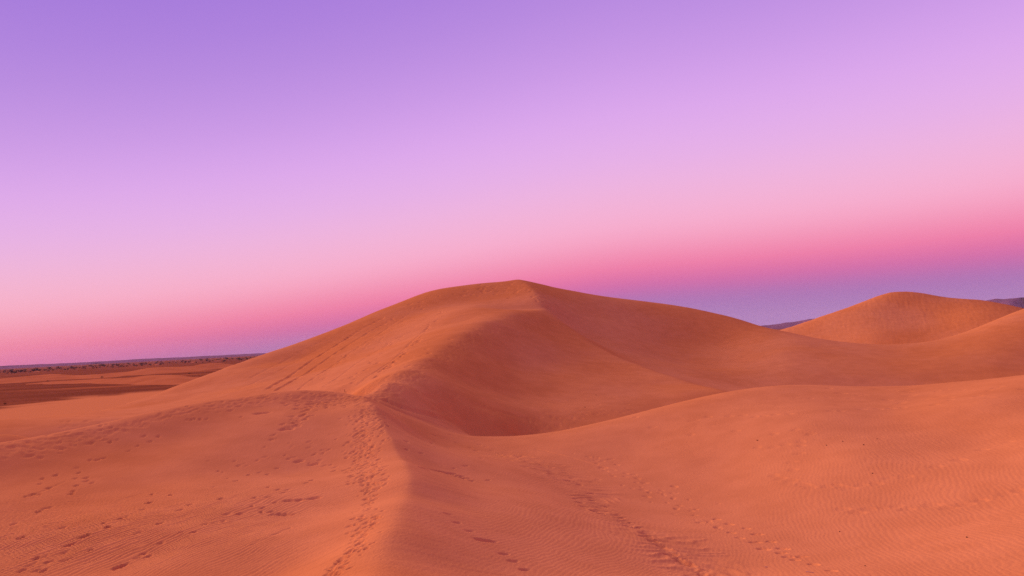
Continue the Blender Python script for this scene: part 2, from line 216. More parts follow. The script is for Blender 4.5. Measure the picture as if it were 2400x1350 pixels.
(13.68,42.11,-0.81,0.45,0.27,0.028),(14.01,41.01,-1.12,0.54,0.32,0.032),(14.39,40.66,-0.95,0.55,0.33,0.025),(14.97,40.34,-0.89,0.45,0.27,0.033),
(15.56,39.76,-0.98,0.44,0.26,0.03),(17.58,38.8,-0.52,0.5,0.3,0.034),(17.98,38.65,-0.23,0.44,0.26,0.033),(19.36,39.0,-0.3,0.48,0.29,0.032),
(12.26,35.92,-1.13,0.45,0.27,0.031),(12.84,35.1,-0.8,0.56,0.33,0.032),(13.3,34.88,-0.87,0.56,0.34,0.031),(14.01,34.62,-1.24,0.52,0.31,0.032),
(13.77,34.05,-0.99,0.45,0.27,0.032),(13.3,33.09,-0.69,0.45,0.27,0.03),(12.56,32.31,-0.79,0.51,0.3,0.025),(12.18,31.18,-1.04,0.46,0.28,0.033),
(11.34,31.28,-1.31,0.54,0.32,0.03),(11.37,30.61,-0.97,0.54,0.33,0.029),(11.56,29.92,-0.74,0.51,0.31,0.029),(11.38,29.72,-0.86,0.56,0.33,0.025),
(11.65,29.05,-0.9,0.57,0.34,0.024),(12.23,27.97,-0.96,0.48,0.29,0.036),(12.59,27.45,-0.69,0.46,0.28,0.028),(12.51,27.81,-0.87,0.45,0.27,0.034),
(13.17,27.07,-0.73,0.46,0.27,0.029),(13.6,26.79,-0.89,0.49,0.29,0.027),(14.18,26.99,-0.61,0.52,0.31,0.028),(14.63,26.68,-0.72,0.59,0.35,0.029),
(15.99,26.85,-0.92,0.55,0.33,0.024),(16.98,26.96,-1.35,0.57,0.34,0.031),(18.42,27.71,-1.17,0.48,0.29,0.031),(19.7,28.03,-1.31,0.43,0.26,0.026),
(11.57,25.37,-0.84,0.55,0.33,0.03),(11.78,24.69,-1.09,0.58,0.35,0.033),(12.19,24.74,-0.67,0.59,0.35,0.034),(12.59,24.5,-0.79,0.45,0.27,0.034),
(12.89,24.35,-0.35,0.55,0.33,0.026),(13.04,23.83,-0.76,0.45,0.27,0.028),(13.78,23.59,-0.78,0.57,0.34,0.029),(13.95,22.94,-0.79,0.52,0.31,0.03),
(14.38,22.84,-0.75,0.54,0.32,0.029),(14.89,22.74,-1.13,0.44,0.26,0.036),(15.59,22.52,-1.14,0.53,0.32,0.024),(15.93,22.41,-1.38,0.46,0.28,0.035),
(8.5,44.07,-0.68,0.59,0.36,0.03),(10.84,43.54,-0.8,0.49,0.29,0.029),(11.72,28.79,-0.97,0.48,0.29,0.03),(11.74,28.42,-1.02,0.53,0.32,0.026),
(12.69,27.13,-0.76,0.59,0.36,0.027),(10.14,40.99,-0.93,0.44,0.26,0.031),(12.29,39.35,-0.63,0.49,0.29,0.033),(13.55,36.89,-1.0,0.46,0.27,0.031),
(14.52,36.44,-0.56,0.45,0.27,0.034),(14.79,35.25,-0.52,0.47,0.28,0.036),(20.25,38.87,-0.93,0.47,0.28,0.031),(20.82,38.58,-0.74,0.5,0.3,0.036),
(22.26,40.29,-1.07,0.49,0.29,0.031),(22.24,36.97,-1.75,0.58,0.35,0.025),(-6.91,30.08,-0.48,0.11,0.07,0.037),(-3.66,15.49,-1.54,0.15,0.09,0.041),
(-7.93,35.85,-0.52,0.1,0.06,0.025),(-8.43,40.55,1.23,0.12,0.07,0.035),(-5.53,24.65,-1.33,0.18,0.11,0.055),(-3.87,16.43,-1.46,0.17,0.11,0.045),
(-4.15,16.18,-0.29,0.11,0.07,0.04),(-5.84,27.45,0.5,0.12,0.08,0.038),(-8.91,38.43,-0.02,0.19,0.12,0.068),(-9.71,43.42,0.46,0.13,0.08,0.036),
(-7.13,33.1,-0.93,0.24,0.15,0.065),(-8.98,40.9,1.02,0.21,0.13,0.071),(-5.5,25.25,-0.55,0.21,0.14,0.065),(-4.57,20.57,-0.55,0.13,0.08,0.046),
(-4.61,20.87,-0.58,0.12,0.08,0.051),(-8.42,38.37,-0.51,0.11,0.07,0.034),(-3.94,14.1,-1.2,0.21,0.14,0.054),(-4.75,19.01,-0.63,0.2,0.13,0.054),
(-4.87,23.25,-1.1,0.16,0.1,0.056),(-4.34,17.73,-1.12,0.15,0.09,0.057),(-3.54,14.08,-2.24,0.16,0.1,0.043),(-7.77,34.54,-0.92,0.17,0.11,0.051),
(-3.44,16.72,-0.33,0.13,0.08,0.035),(-6.87,31.88,0.04,0.15,0.1,0.062),(-7.34,32.95,-0.19,0.14,0.09,0.045),(-3.7,13.78,-1.16,0.23,0.15,0.076),
(-9.44,39.81,-0.01,0.15,0.09,0.043),(-6.23,28.19,-1.13,0.25,0.16,0.061),(-4.2,17.63,-1.39,0.13,0.08,0.041),(-5.09,22.95,-0.23,0.2,0.13,0.074),
(-8.15,33.22,-0.57,0.21,0.13,0.05),(-4.61,18.25,-0.89,0.14,0.09,0.044),(-8.31,37.91,-0.24,0.18,0.12,0.061),(-5.97,26.92,-0.09,0.23,0.15,0.071),
(-6.34,27.96,-0.28,0.19,0.12,0.059),(-8.99,39.82,0.04,0.16,0.1,0.058),(-9.06,39.21,0.02,0.13,0.08,0.044),(-3.94,15.82,-0.77,0.11,0.07,0.028),
(-8.9,40.73,0.25,0.15,0.1,0.056),(-3.8,13.71,-1.89,0.1,0.06,0.041),(-7.62,34.38,-0.86,0.23,0.15,0.087),(-4.04,14.44,-0.92,0.09,0.05,0.035),
(-4.83,19.8,-1.16,0.23,0.15,0.055),(-6.64,28.98,0.14,0.17,0.11,0.067),(-3.85,15.33,0.45,0.17,0.11,0.055),(-9.66,41.18,0.78,0.24,0.15,0.064),
(-5.75,25.58,-0.95,0.1,0.06,0.025),(-4.55,19.49,-0.38,0.2,0.13,0.065),(-4.12,18.67,-0.53,0.19,0.12,0.052),(-7.69,34.96,-0.17,0.18,0.11,0.048),
(-9.32,43.51,0.87,0.17,0.11,0.07),(-4.09,14.77,-0.29,0.15,0.1,0.044),(-3.85,14.96,0.17,0.14,0.09,0.05),(-7.66,35.49,0.08,0.18,0.12,0.058),
(-3.89,16.38,0.25,0.21,0.13,0.073),(-9.0,39.85,-0.04,0.1,0.06,0.027),(-8.45,36.12,0.12,0.11,0.07,0.036),(-3.6,13.36,-0.16,0.18,0.11,0.041),
(-9.37,42.01,-0.51,0.15,0.09,0.044),(-5.25,24.75,-0.48,0.09,0.06,0.03),(-4.56,19.77,-0.93,0.17,0.11,0.051),(-3.45,15.77,-0.03,0.14,0.09,0.045),
(-4.03,15.25,-1.43,0.2,0.13,0.076),(-10.09,42.87,-0.08,0.2,0.13,0.072),(-4.24,18.71,-0.93,0.16,0.1,0.052),(-4.6,20.97,-0.3,0.19,0.12,0.062),
(-5.91,27.95,-0.75,0.17,0.11,0.06),(-8.27,35.77,-0.37,0.17,0.11,0.041),(-3.95,15.98,-0.58,0.16,0.1,0.065),(-7.96,34.51,-0.71,0.11,0.07,0.05),
(-5.06,22.28,-0.78,0.15,0.1,0.042),(-8.66,35.08,-0.34,0.19,0.12,0.058),(-6.78,30.92,-0.66,0.16,0.1,0.058),(-3.81,14.42,-0.58,0.14,0.09,0.049),
(-8.71,37.42,-0.57,0.16,0.1,0.057),(-4.21,16.92,-0.86,0.12,0.08,0.037),(-9.6,42.56,-0.09,0.13,0.08,0.044),(-3.95,14.23,-1.07,0.17,0.11,0.041),
(-4.98,23.22,-1.11,0.24,0.16,0.063),(-8.11,34.73,-1.26,0.18,0.12,0.072),(-3.99,17.36,-1.23,0.19,0.12,0.054),(-4.57,18.91,-0.4,0.18,0.12,0.067),
(-4.07,14.33,-1.0,0.16,0.1,0.052),(-5.05,21.04,-0.09,0.25,0.16,0.066),(-4.48,18.23,-1.26,0.11,0.07,0.034),(-7.47,33.38,-0.6,0.21,0.14,0.063),
(-3.79,16.48,-1.65,0.11,0.07,0.037),(-4.31,18.63,-0.14,0.12,0.08,0.038),(-6.28,28.33,-1.18,0.21,0.13,0.062),(-9.13,37.07,-0.03,0.12,0.07,0.032),
(-3.67,13.83,-0.7,0.08,0.05,0.029),(-7.02,29.8,0.53,0.19,0.12,0.049),(-3.7,16.46,-0.25,0.11,0.07,0.033),(-8.47,41.77,1.96,0.11,0.07,0.04),
(-7.99,35.19,-0.32,0.1,0.06,0.036),(-8.5,38.63,0.77,0.11,0.07,0.042),(-4.23,18.85,-0.82,0.15,0.1,0.04),(-7.99,33.43,-0.98,0.22,0.14,0.086),
(-4.26,17.29,-0.4,0.12,0.08,0.038),(-8.16,34.83,-0.4,0.17,0.11,0.056),(-7.92,35.0,-0.73,0.13,0.08,0.046),(-7.75,35.22,-0.29,0.11,0.07,0.038),
(-8.49,37.73,-0.15,0.11,0.07,0.03),(-5.23,24.77,-1.22,0.2,0.13,0.07),(-6.21,27.37,0.03,0.11,0.07,0.038),(-4.15,15.34,0.08,0.11,0.07,0.033),
(-7.78,34.13,-0.63,0.15,0.1,0.055),(-9.1,40.38,-0.5,0.2,0.13,0.085),(-4.06,15.54,-0.75,0.16,0.1,0.041),(-3.77,14.49,-0.89,0.12,0.07,0.042),
(-6.03,26.23,-0.25,0.17,0.11,0.064),(-9.49,41.11,0.42,0.2,0.13,0.056),(-5.94,26.84,-0.6,0.19,0.12,0.05),(-9.08,38.61,0.55,0.13,0.09,0.043),
(-7.62,34.22,-1.4,0.15,0.09,0.058),(-7.23,32.48,-0.86,0.18,0.12,0.072),(-9.42,42.82,0.22,0.15,0.09,0.042),(-6.14,27.56,-0.37,0.13,0.08,0.039),
(-6.29,27.73,-0.52,0.18,0.12,0.081),(-8.59,36.83,-0.08,0.19,0.12,0.054),(-9.09,40.97,-0.42,0.18,0.12,0.062),(-5.11,24.51,-1.78,0.13,0.09,0.048),
(-4.87,22.5,-0.22,0.19,0.12,0.083),(-3.82,14.04,-0.13,0.21,0.13,0.065),(-5.05,23.87,-0.39,0.24,0.15,0.068),(-7.97,37.28,-0.82,0.23,0.15,0.076),
(-9.42,39.87,-0.31,0.15,0.09,0.038),(-9.61,42.87,0.38,0.14,0.09,0.047),(-8.93,41.87,0.65,0.12,0.07,0.043),(-4.03,16.62,-0.25,0.12,0.08,0.031),
(-9.53,41.77,0.76,0.15,0.1,0.055),(-6.66,30.39,-0.04,0.18,0.11,0.048),(-8.98,39.55,-0.01,0.16,0.1,0.05),(-4.91,23.33,0.06,0.09,0.06,0.032),
(-4.2,17.81,-0.53,0.18,0.11,0.061),(-5.62,26.05,-0.4,0.14,0.09,0.048),(-3.99,19.67,-0.52,0.15,0.1,0.05),(-9.6,45.02,1.6,0.23,0.15,0.07),
(-9.96,42.21,-0.79,0.16,0.1,0.062),(-10.28,44.16,0.14,0.13,0.09,0.039),(-8.66,36.88,-0.63,0.18,0.12,0.067),(-9.81,43.79,-0.07,0.14,0.09,0.037),
(-4.6,19.04,-0.33,0.09,0.06,0.03),(-3.83,16.32,-0.39,0.22,0.14,0.059),(-3.92,18.18,-1.53,0.16,0.1,0.05),(-7.82,36.88,-0.59,0.18,0.11,0.061),
(-7.71,33.06,-1.01,0.16,0.1,0.051),(-5.29,23.6,-0.27,0.2,0.13,0.056),(-9.14,40.2,-0.25,0.14,0.09,0.04),(-8.19,34.92,0.03,0.19,0.12,0.068),
(-4.25,20.28,-0.94,0.12,0.08,0.033),(-6.99,30.45,-0.24,0.25,0.16,0.081),(-8.05,33.93,-0.88,0.16,0.1,0.053),(-8.2,36.82,-0.73,0.11,0.07,0.035),
(-4.02,17.42,-1.04,0.09,0.06,0.037),(-7.59,35.57,-0.16,0.19,0.12,0.059),(-6.87,32.27,-1.53,0.14,0.09,0.052),(-5.87,26.36,-0.49,0.18,0.12,0.06),
(-9.63,39.52,-0.76,0.12,0.08,0.037),(-3.88,15.7,-0.75,0.23,0.15,0.059),(-7.86,35.76,-1.3,0.17,0.11,0.07),(-3.92,18.26,-0.84,0.26,0.17,0.084),
(-5.74,24.41,0.07,0.13,0.08,0.049),(-9.48,40.31,0.7,0.12,0.08,0.04),(-9.52,45.36,1.12,0.22,0.14,0.057),(-6.3,29.92,0.15,0.25,0.16,0.08),
(-3.99,18.25,-0.96,0.12,0.08,0.049),(-9.21,40.98,0.21,0.15,0.09,0.046),(-3.79,16.99,-0.59,0.1,0.06,0.032),(-8.94,38.82,-0.11,0.19,0.12,0.057),
(-8.13,33.94,-0.18,0.15,0.1,0.035),(-9.25,41.09,0.15,0.19,0.12,0.064),(-9.11,40.68,0.57,0.16,0.1,0.042),(-5.15,24.11,-0.46,0.12,0.08,0.03),
(-4.1,18.71,-0.98,0.13,0.08,0.04),(-10.5,43.8,-0.86,0.16,0.1,0.043),(-3.83,16.25,-1.44,0.15,0.1,0.04),(-5.64,25.89,-0.65,0.23,0.15,0.063),
(-6.22,26.74,-0.15,0.19,0.12,0.068),(-6.53,28.92,-0.62,0.18,0.11,0.067),(-9.36,41.75,-0.17,0.22,0.14,0.06),(-3.81,14.49,-0.65,0.24,0.15,0.076),
(-4.0,15.8,-1.19,0.23,0.15,0.085),(-9.63,41.89,-0.22,0.18,0.12,0.077),(-8.42,35.51,-0.05,0.19,0.12,0.063),(-8.85,39.78,-0.05,0.13,0.09,0.042),
(-7.42,32.32,0.16,0.11,0.07,0.039),(-7.47,32.29,-0.01,0.19,0.12,0.048),(-3.7,14.24,-1.02,0.08,0.05,0.03),(-5.18,23.06,-0.36,0.1,0.06,0.04),
(-4.05,14.7,-0.81,0.14,0.09,0.037),(-3.65,15.89,-0.69,0.19,0.12,0.046),(-8.82,40.74,0.54,0.2,0.13,0.073),(-4.26,18.78,-0.16,0.17,0.11,0.047),
(-5.83,25.31,-0.37,0.11,0.07,0.038),(-8.51,39.48,0.43,0.13,0.08,0.036),(-6.03,26.6,0.03,0.12,0.07,0.037),(-5.09,21.0,-0.43,0.14,0.09,0.034),
(-8.89,39.22,0.87,0.17,0.11,0.076),(-3.55,15.09,-1.06,0.12,0.07,0.033),(-4.07,15.03,-0.55,0.1,0.06,0.032),(-3.82,13.96,-1.72,0.2,0.13,0.048),
(-10.55,49.81,1.34,0.12,0.07,0.039),(-7.73,34.06,-1.04,0.16,0.1,0.051),(-8.95,39.18,-0.68,0.24,0.15,0.065),(-9.23,41.03,0.08,0.22,0.14,0.07),
(-5.44,25.19,-1.14,0.1,0.06,0.037),(-7.29,31.64,-0.7,0.16,0.1,0.062),(-5.14,23.5,-1.93,0.18,0.11,0.065),(-4.14,18.21,0.07,0.17,0.11,0.057),
(-7.52,32.62,-1.77,0.14,0.09,0.041),(-3.78,16.28,-1.11,0.18,0.11,0.057),(-3.78,15.88,0.05,0.13,0.08,0.042),(-3.85,13.66,-1.6,0.09,0.06,0.033),
(-10.45,46.32,1.65,0.23,0.14,0.058),(-8.06,35.54,0.1,0.2,0.13,0.063),(-3.98,14.97,-0.91,0.23,0.15,0.065),(-4.02,16.35,-1.04,0.09,0.06,0.038),
(-8.87,37.7,-0.44,0.15,0.09,0.046),(-4.01,16.8,-0.75,0.23,0.15,0.061),(-3.74,14.7,-0.05,0.13,0.09,0.039),(-3.93,17.12,-0.24,0.2,0.13,0.07),
(-9.56,41.17,-1.04,0.15,0.09,0.034),(-4.29,19.18,-0.23,0.15,0.09,0.041),(-9.85,45.06,1.82,0.18,0.11,0.055),(-6.03,26.3,-1.12,0.12,0.07,0.041),
(-5.44,25.04,-0.2,0.11,0.07,0.037),(-4.3,18.42,-0.23,0.18,0.12,0.046),(-8.47,36.8,0.1,0.17,0.11,0.059),(-6.96,31.25,-0.58,0.21,0.13,0.065),
(-7.86,34.22,-0.07,0.11,0.07,0.032),(-10.34,42.38,0.28,0.15,0.09,0.042),(-7.6,33.5,-0.76,0.19,0.12,0.068),(-5.14,21.91,-1.11,0.16,0.1,0.051),
(-4.93,21.92,-1.16,0.13,0.08,0.051),(-8.79,40.06,0.85,0.14,0.09,0.061),(-9.75,43.09,0.03,0.17,0.11,0.064),(-3.92,15.67,-1.21,0.13,0.08,0.031),
(-5.03,22.74,-1.12,0.19,0.12,0.071),(-8.96,40.63,-0.31,0.17,0.11,0.058),(-5.94,26.02,-0.45,0.18,0.12,0.071),(-8.73,37.66,0.06,0.19,0.12,0.049),
(-4.8,21.72,-0.3,0.24,0.15,0.083),(-3.52,15.5,-0.98,0.17,0.11,0.07),(-7.81,34.16,-0.84,0.18,0.11,0.052),(-3.84,16.81,-1.35,0.1,0.06,0.041),
(-9.9,42.87,-0.52,0.21,0.13,0.066),(-8.61,38.1,-1.03,0.2,0.13,0.073),(-7.77,34.11,0.31,0.16,0.1,0.055),(-7.34,31.04,-0.19,0.15,0.1,0.05),
(-7.31,32.3,-0.69,0.14,0.09,0.046),(-3.9,15.34,-1.78,0.22,0.14,0.071),(-9.49,38.2,0.51,0.16,0.1,0.04),(-8.94,39.47,0.37,0.18,0.11,0.067),
(-3.8,15.76,-0.67,0.22,0.14,0.077),(-5.62,25.61,-0.24,0.27,0.17,0.074),(-5.23,23.96,-0.94,0.11,0.07,0.038),(-7.69,32.46,-0.11,0.12,0.08,0.054),
(-5.88,25.79,-0.75,0.21,0.13,0.074),(-3.91,16.23,-0.68,0.18,0.11,0.061),(-9.09,38.9,-0.23,0.21,0.13,0.052),(-7.06,30.77,-1.26,0.1,0.07,0.035),
(-7.99,36.88,-0.83,0.16,0.1,0.045),(-6.06,26.41,0.03,0.26,0.17,0.076),(-7.99,34.5,0.1,0.13,0.08,0.038),(-7.26,34.12,-0.58,0.13,0.08,0.047),
(-7.96,34.67,-0.74,0.18,0.11,0.064),(-8.3,35.01,-0.47,0.17,0.11,0.043),(-5.51,25.17,-0.41,0.11,0.07,0.028),(-9.18,41.07,-0.58,0.13,0.09,0.036),
(-8.03,35.4,0.14,0.22,0.14,0.08),(-10.84,45.44,-0.49,0.14,0.09,0.051),(-7.41,32.87,-1.05,0.16,0.1,0.043),(-9.11,41.07,0.19,0.12,0.08,0.038),
(-5.12,25.14,0.33,0.11,0.07,0.031),(-8.61,39.19,-0.25,0.09,0.06,0.027),(-3.95,14.1,-1.04,0.19,0.12,0.052),(-4.33,19.3,-1.29,0.13,0.08,0.041),
(-8.58,39.0,0.2,0.11,0.07,0.029),(-3.96,14.5,-0.67,0.26,0.16,0.061),(-3.87,16.19,-0.87,0.15,0.1,0.046),(-8.8,41.36,0.32,0.13,0.08,0.032),
(-5.0,22.91,-0.5,0.13,0.08,0.057),(-3.83,15.91,-0.51,0.09,0.06,0.029),(-10.44,45.01,-0.3,0.13,0.08,0.034),(-9.0,40.73,0.06,0.19,0.12,0.062),
(-9.4,38.9,-0.49,0.25,0.16,0.061),(-5.0,23.83,-0.79,0.21,0.13,0.075),(-5.61,24.96,0.02,0.19,0.12,0.048),(-9.09,41.56,-0.23,0.11,0.07,0.043),
(-8.95,42.19,1.07,0.2,0.13,0.07),(-9.7,41.57,0.27,0.15,0.1,0.054),(-7.12,32.98,-0.68,0.16,0.1,0.047),(-8.18,36.5,-0.1,0.2,0.13,0.073),
(-6.82,31.65,-0.2,0.18,0.11,0.07),(-4.06,15.39,-1.43,0.22,0.14,0.069),(-6.59,28.84,-0.27,0.13,0.09,0.04),(-7.39,34.12,-1.0,0.18,0.12,0.066),
(-7.36,32.97,-0.44,0.12,0.08,0.054),(-5.32,24.26,-1.37,0.14,0.09,0.036),(-4.09,15.19,-1.6,0.21,0.13,0.068),(-6.64,31.13,-0.69,0.09,0.06,0.028),
(-4.08,17.14,-0.13,0.09,0.06,0.035),(-4.43,19.26,0.64,0.21,0.14,0.06),(-5.17,22.63,0.63,0.1,0.07,0.035),(-5.45,24.75,0.14,0.18,0.11,0.074),
(-5.26,24.45,0.13,0.21,0.13,0.07),(-6.33,28.27,0.09,0.12,0.07,0.037),(-9.14,40.66,0.48,0.16,0.1,0.051),(-5.5,24.42,-0.74,0.15,0.1,0.061),
(-8.89,42.14,1.08,0.22,0.14,0.073),(-3.82,17.61,-0.47,0.12,0.08,0.043),(-8.57,37.57,-0.17,0.22,0.14,0.06),(-4.54,19.49,-0.96,0.17,0.11,0.075),
(-5.44,24.93,-1.15,0.09,0.06,0.035),(-8.22,34.06,-0.79,0.21,0.14,0.058),(-4.58,20.57,0.93,0.22,0.14,0.057),(-3.82,13.85,-1.12,0.16,0.1,0.047),
(-5.75,26.2,0.06,0.19,0.12,0.069),(-5.32,25.61,0.03,0.21,0.13,0.065),(-5.24,25.51,0.06,0.13,0.08,0.036),(-9.67,44.04,0.26,0.23,0.15,0.07),
(-8.76,38.34,0.8,0.09,0.06,0.029),(-3.97,17.68,-0.73,0.13,0.08,0.046),(-8.87,41.41,0.17,0.24,0.15,0.086),(-8.78,37.19,-0.69,0.2,0.13,0.073),
(-4.1,14.89,-0.86,0.14,0.09,0.047),(-4.0,14.24,0.27,0.23,0.15,0.07),(-7.74,32.34,-1.14,0.13,0.08,0.043),(-10.04,43.0,-0.63,0.14,0.09,0.045),
(-3.93,17.96,-0.82,0.16,0.1,0.053),(-4.2,14.86,-0.37,0.15,0.09,0.043),(-6.15,28.45,-1.18,0.18,0.12,0.058),(-4.38,18.25,-1.38,0.17,0.11,0.053),
(-8.17,37.64,-0.67,0.21,0.14,0.05),(-3.96,17.09,-0.6,0.26,0.17,0.062),(-9.64,44.69,1.5,0.12,0.08,0.04),(-4.08,14.67,-0.95,0.19,0.12,0.079),
(-6.95,31.3,-0.42,0.1,0.06,0.034),(-5.88,26.09,-0.43,0.16,0.1,0.055),(-4.94,22.94,-0.14,0.15,0.1,0.044),(-6.68,30.49,-1.0,0.13,0.08,0.038),
(-7.52,33.23,-0.51,0.14,0.09,0.043),(-8.43,37.18,-0.72,0.17,0.11,0.052),(-5.59,25.29,-0.24,0.17,0.11,0.06),(-3.97,15.44,-0.52,0.13,0.08,0.051),
(-3.92,16.18,-0.85,0.12,0.08,0.05),(-8.93,39.04,0.43,0.18,0.12,0.048),(-5.19,22.75,-0.83,0.22,0.14,0.075),(-4.08,16.35,-0.28,0.18,0.11,0.055),
(-8.48,39.27,-0.06,0.17,0.11,0.064),(-7.32,31.14,-0.7,0.14,0.09,0.046),(-6.35,29.85,-1.29,0.18,0.11,0.06),(-5.32,24.84,-1.01,0.11,0.07,0.048),
(-9.73,40.76,-0.33,0.15,0.1,0.052),(-7.15,30.03,-1.74,0.13,0.08,0.057),(-6.63,29.72,-0.69,0.18,0.11,0.057),(-4.28,17.63,-0.36,0.11,0.07,0.049),
(-5.0,22.66,-0.49,0.12,0.07,0.033),(-3.7,16.23,-0.75,0.1,0.06,0.033),(-7.36,32.95,-0.13,0.21,0.13,0.057),(-5.57,25.07,-0.76,0.18,0.12,0.073),
(-9.17,40.56,-0.12,0.13,0.08,0.045),(-4.21,19.53,-0.21,0.12,0.08,0.037),(-3.93,14.47,-0.9,0.14,0.09,0.06),(-4.11,19.16,-0.25,0.16,0.1,0.063),
(-4.0,19.03,-0.92,0.2,0.12,0.083),(-6.46,28.53,-0.28,0.2,0.13,0.064),(-3.82,14.87,-0.2,0.14,0.09,0.044),(-4.25,20.22,-0.91,0.14,0.09,0.053),
(-4.0,15.03,-0.05,0.15,0.1,0.056),(-9.1,41.35,0.98,0.12,0.08,0.036),(-4.95,23.23,-1.84,0.13,0.08,0.047),(-8.52,36.24,1.05,0.11,0.07,0.027),
(-8.93,40.4,-0.63,0.12,0.08,0.036),(-7.86,34.8,0.76,0.12,0.08,0.048),(-5.34,23.68,-1.03,0.25,0.16,0.081),(-8.9,42.31,0.54,0.19,0.12,0.044),
(-9.28,41.29,-0.57,0.09,0.06,0.034),(-3.93,18.84,-0.32,0.23,0.15,0.082),(-6.74,30.82,-1.08,0.18,0.11,0.059),(-7.18,31.31,-0.84,0.13,0.08,0.046),
(-9.24,41.76,0.67,0.19,0.12,0.063),(-10.0,43.54,-0.61,0.18,0.11,0.042),(-7.55,34.25,-0.2,0.16,0.1,0.048),(-4.17,18.53,-0.12,0.09,0.06,0.03),
(-8.49,35.95,-1.31,0.23,0.15,0.063),(-5.93,26.46,-1.06,0.24,0.15,0.058),(-7.64,34.22,-0.39,0.17,0.11,0.062),(-8.95,39.97,0.13,0.13,0.08,0.056),
(-5.73,25.05,-0.5,0.2,0.13,0.073),(-8.5,39.47,-0.67,0.17,0.11,0.045),(-6.04,28.65,-1.2,0.15,0.09,0.057),(-9.05,38.07,0.01,0.24,0.15,0.086),
(-7.96,37.45,0.03,0.18,0.11,0.058),(-10.53,43.74,0.34,0.13,0.08,0.042),(-8.35,36.83,-0.53,0.23,0.14,0.054),(-4.76,20.78,-1.26,0.12,0.08,0.04),
(-5.68,25.18,-1.05,0.12,0.07,0.037),(-4.93,22.32,-1.22,0.15,0.1,0.061),(-7.41,32.71,0.11,0.11,0.06,0.039),(-8.83,32.03,0.45,0.24,0.15,0.069),
(-7.54,33.48,-0.14,0.14,0.09,0.046),(-8.41,36.29,0.06,0.22,0.13,0.064),(-5.76,28.07,0.51,0.16,0.09,0.056),(-8.19,32.72,-0.61,0.23,0.14,0.085),
(-7.05,33.13,-0.32,0.18,0.11,0.068),(-6.53,29.68,-0.21,0.13,0.08,0.042),(-9.15,40.49,1.32,0.1,0.06,0.042),(-7.41,33.02,-0.58,0.13,0.08,0.049),
(-6.41,29.36,-0.31,0.16,0.1,0.059),(-6.39,26.38,0.25,0.16,0.1,0.044),(-7.7,30.24,0.33,0.25,0.15,0.083),(-8.0,35.46,0.84,0.14,0.08,0.042),
(-5.71,26.8,0.21,0.21,0.12,0.067),(-7.51,33.88,-0.49,0.23,0.14,0.082),(-6.15,27.55,-0.62,0.19,0.11,0.064),(-6.02,26.0,-0.73,0.11,0.06,0.042),
(-8.25,36.17,-0.79,0.16,0.1,0.069),(-7.46,35.04,-0.19,0.23,0.14,0.071),(-7.44,34.52,0.86,0.14,0.09,0.056),(-5.62,27.68,0.2,0.16,0.09,0.048),
(-6.06,28.03,-0.48,0.28,0.17,0.094),(-7.51,33.46,-0.07,0.16,0.1,0.052),(-8.0,34.85,-0.22,0.27,0.16,0.087),(-8.78,41.23,1.67,0.12,0.07,0.045),
(-5.26,26.05,-0.04,0.19,0.12,0.054),(-7.83,33.49,-0.45,0.16,0.1,0.062),(-7.81,33.82,0.04,0.2,0.12,0.079),(-7.39,33.25,0.08,0.25,0.15,0.082),
(-8.46,40.86,1.01,0.22,0.13,0.067),(-5.97,28.85,-0.84,0.23,0.14,0.062),(-9.57,44.8,1.66,0.2,0.12,0.095),(-4.96,26.15,-1.51,0.15,0.09,0.044),
(-8.89,42.02,0.62,0.22,0.13,0.081),(-8.44,40.47,1.33,0.18,0.11,0.055),(-7.45,34.1,0.17,0.12,0.07,0.033),(-6.61,32.2,0.57,0.1,0.06,0.033),
(-7.23,34.9,0.16,0.12,0.07,0.055),(-6.84,30.71,-0.08,0.17,0.1,0.046),(-8.72,36.67,-0.11,0.13,0.08,0.058),(-7.07,28.9,-0.2,0.12,0.07,0.047),
(-7.44,33.91,0.31,0.13,0.08,0.044),(-7.54,34.18,0.03,0.21,0.13,0.061),(-7.81,34.45,0.35,0.22,0.13,0.073),(-7.84,36.86,-0.18,0.14,0.08,0.062),
(-8.24,35.51,0.46,0.17,0.1,0.05),(-7.18,32.25,-0.78,0.21,0.12,0.073),(-6.02,29.04,-1.05,0.13,0.08,0.033),(-7.45,34.44,0.45,0.22,0.13,0.082),
(-7.77,35.49,0.49,0.16,0.1,0.045),(-6.25,28.0,0.23,0.18,0.11,0.046),(-7.05,33.36,-0.47,0.14,0.08,0.038),(-7.44,31.47,0.46,0.18,0.11,0.046),
(-8.37,37.33,0.03,0.22,0.13,0.067),(-6.46,27.35,-0.71,0.2,0.12,0.086),(-6.9,27.75,0.19,0.1,0.06,0.03),(-7.79,40.19,0.84,0.17,0.1,0.054),
(-5.46,25.67,-0.12,0.19,0.11,0.068),(-7.84,32.89,0.07,0.15,0.09,0.064),(-8.31,44.88,1.14,0.23,0.14,0.07),(-8.69,38.68,0.73,0.21,0.12,0.083),
(-6.77,30.65,-0.74,0.21,0.13,0.064),(-8.18,35.55,-0.5,0.17,0.1,0.048),(-7.08,34.84,0.43,0.2,0.12,0.058),(-7.4,33.82,-0.17,0.21,0.13,0.077),
(-7.23,33.52,-0.95,0.12,0.07,0.042),(-7.72,37.46,1.84,0.15,0.09,0.045),(-6.43,34.06,1.3,0.17,0.1,0.057),(-7.04,27.64,0.05,0.13,0.08,0.051),
(-5.88,25.94,-0.21,0.19,0.11,0.077),(-7.73,34.93,-0.37,0.16,0.09,0.054),(-5.46,25.63,-0.29,0.24,0.14,0.082),(-7.41,32.63,-0.29,0.13,0.08,0.039),
(-7.26,32.11,-0.53,0.19,0.11,0.076),(-6.51,30.57,-0.38,0.12,0.07,0.045),(-5.25,25.35,0.15,0.22,0.13,0.064),(-8.21,36.08,-0.44,0.21,0.13,0.072),
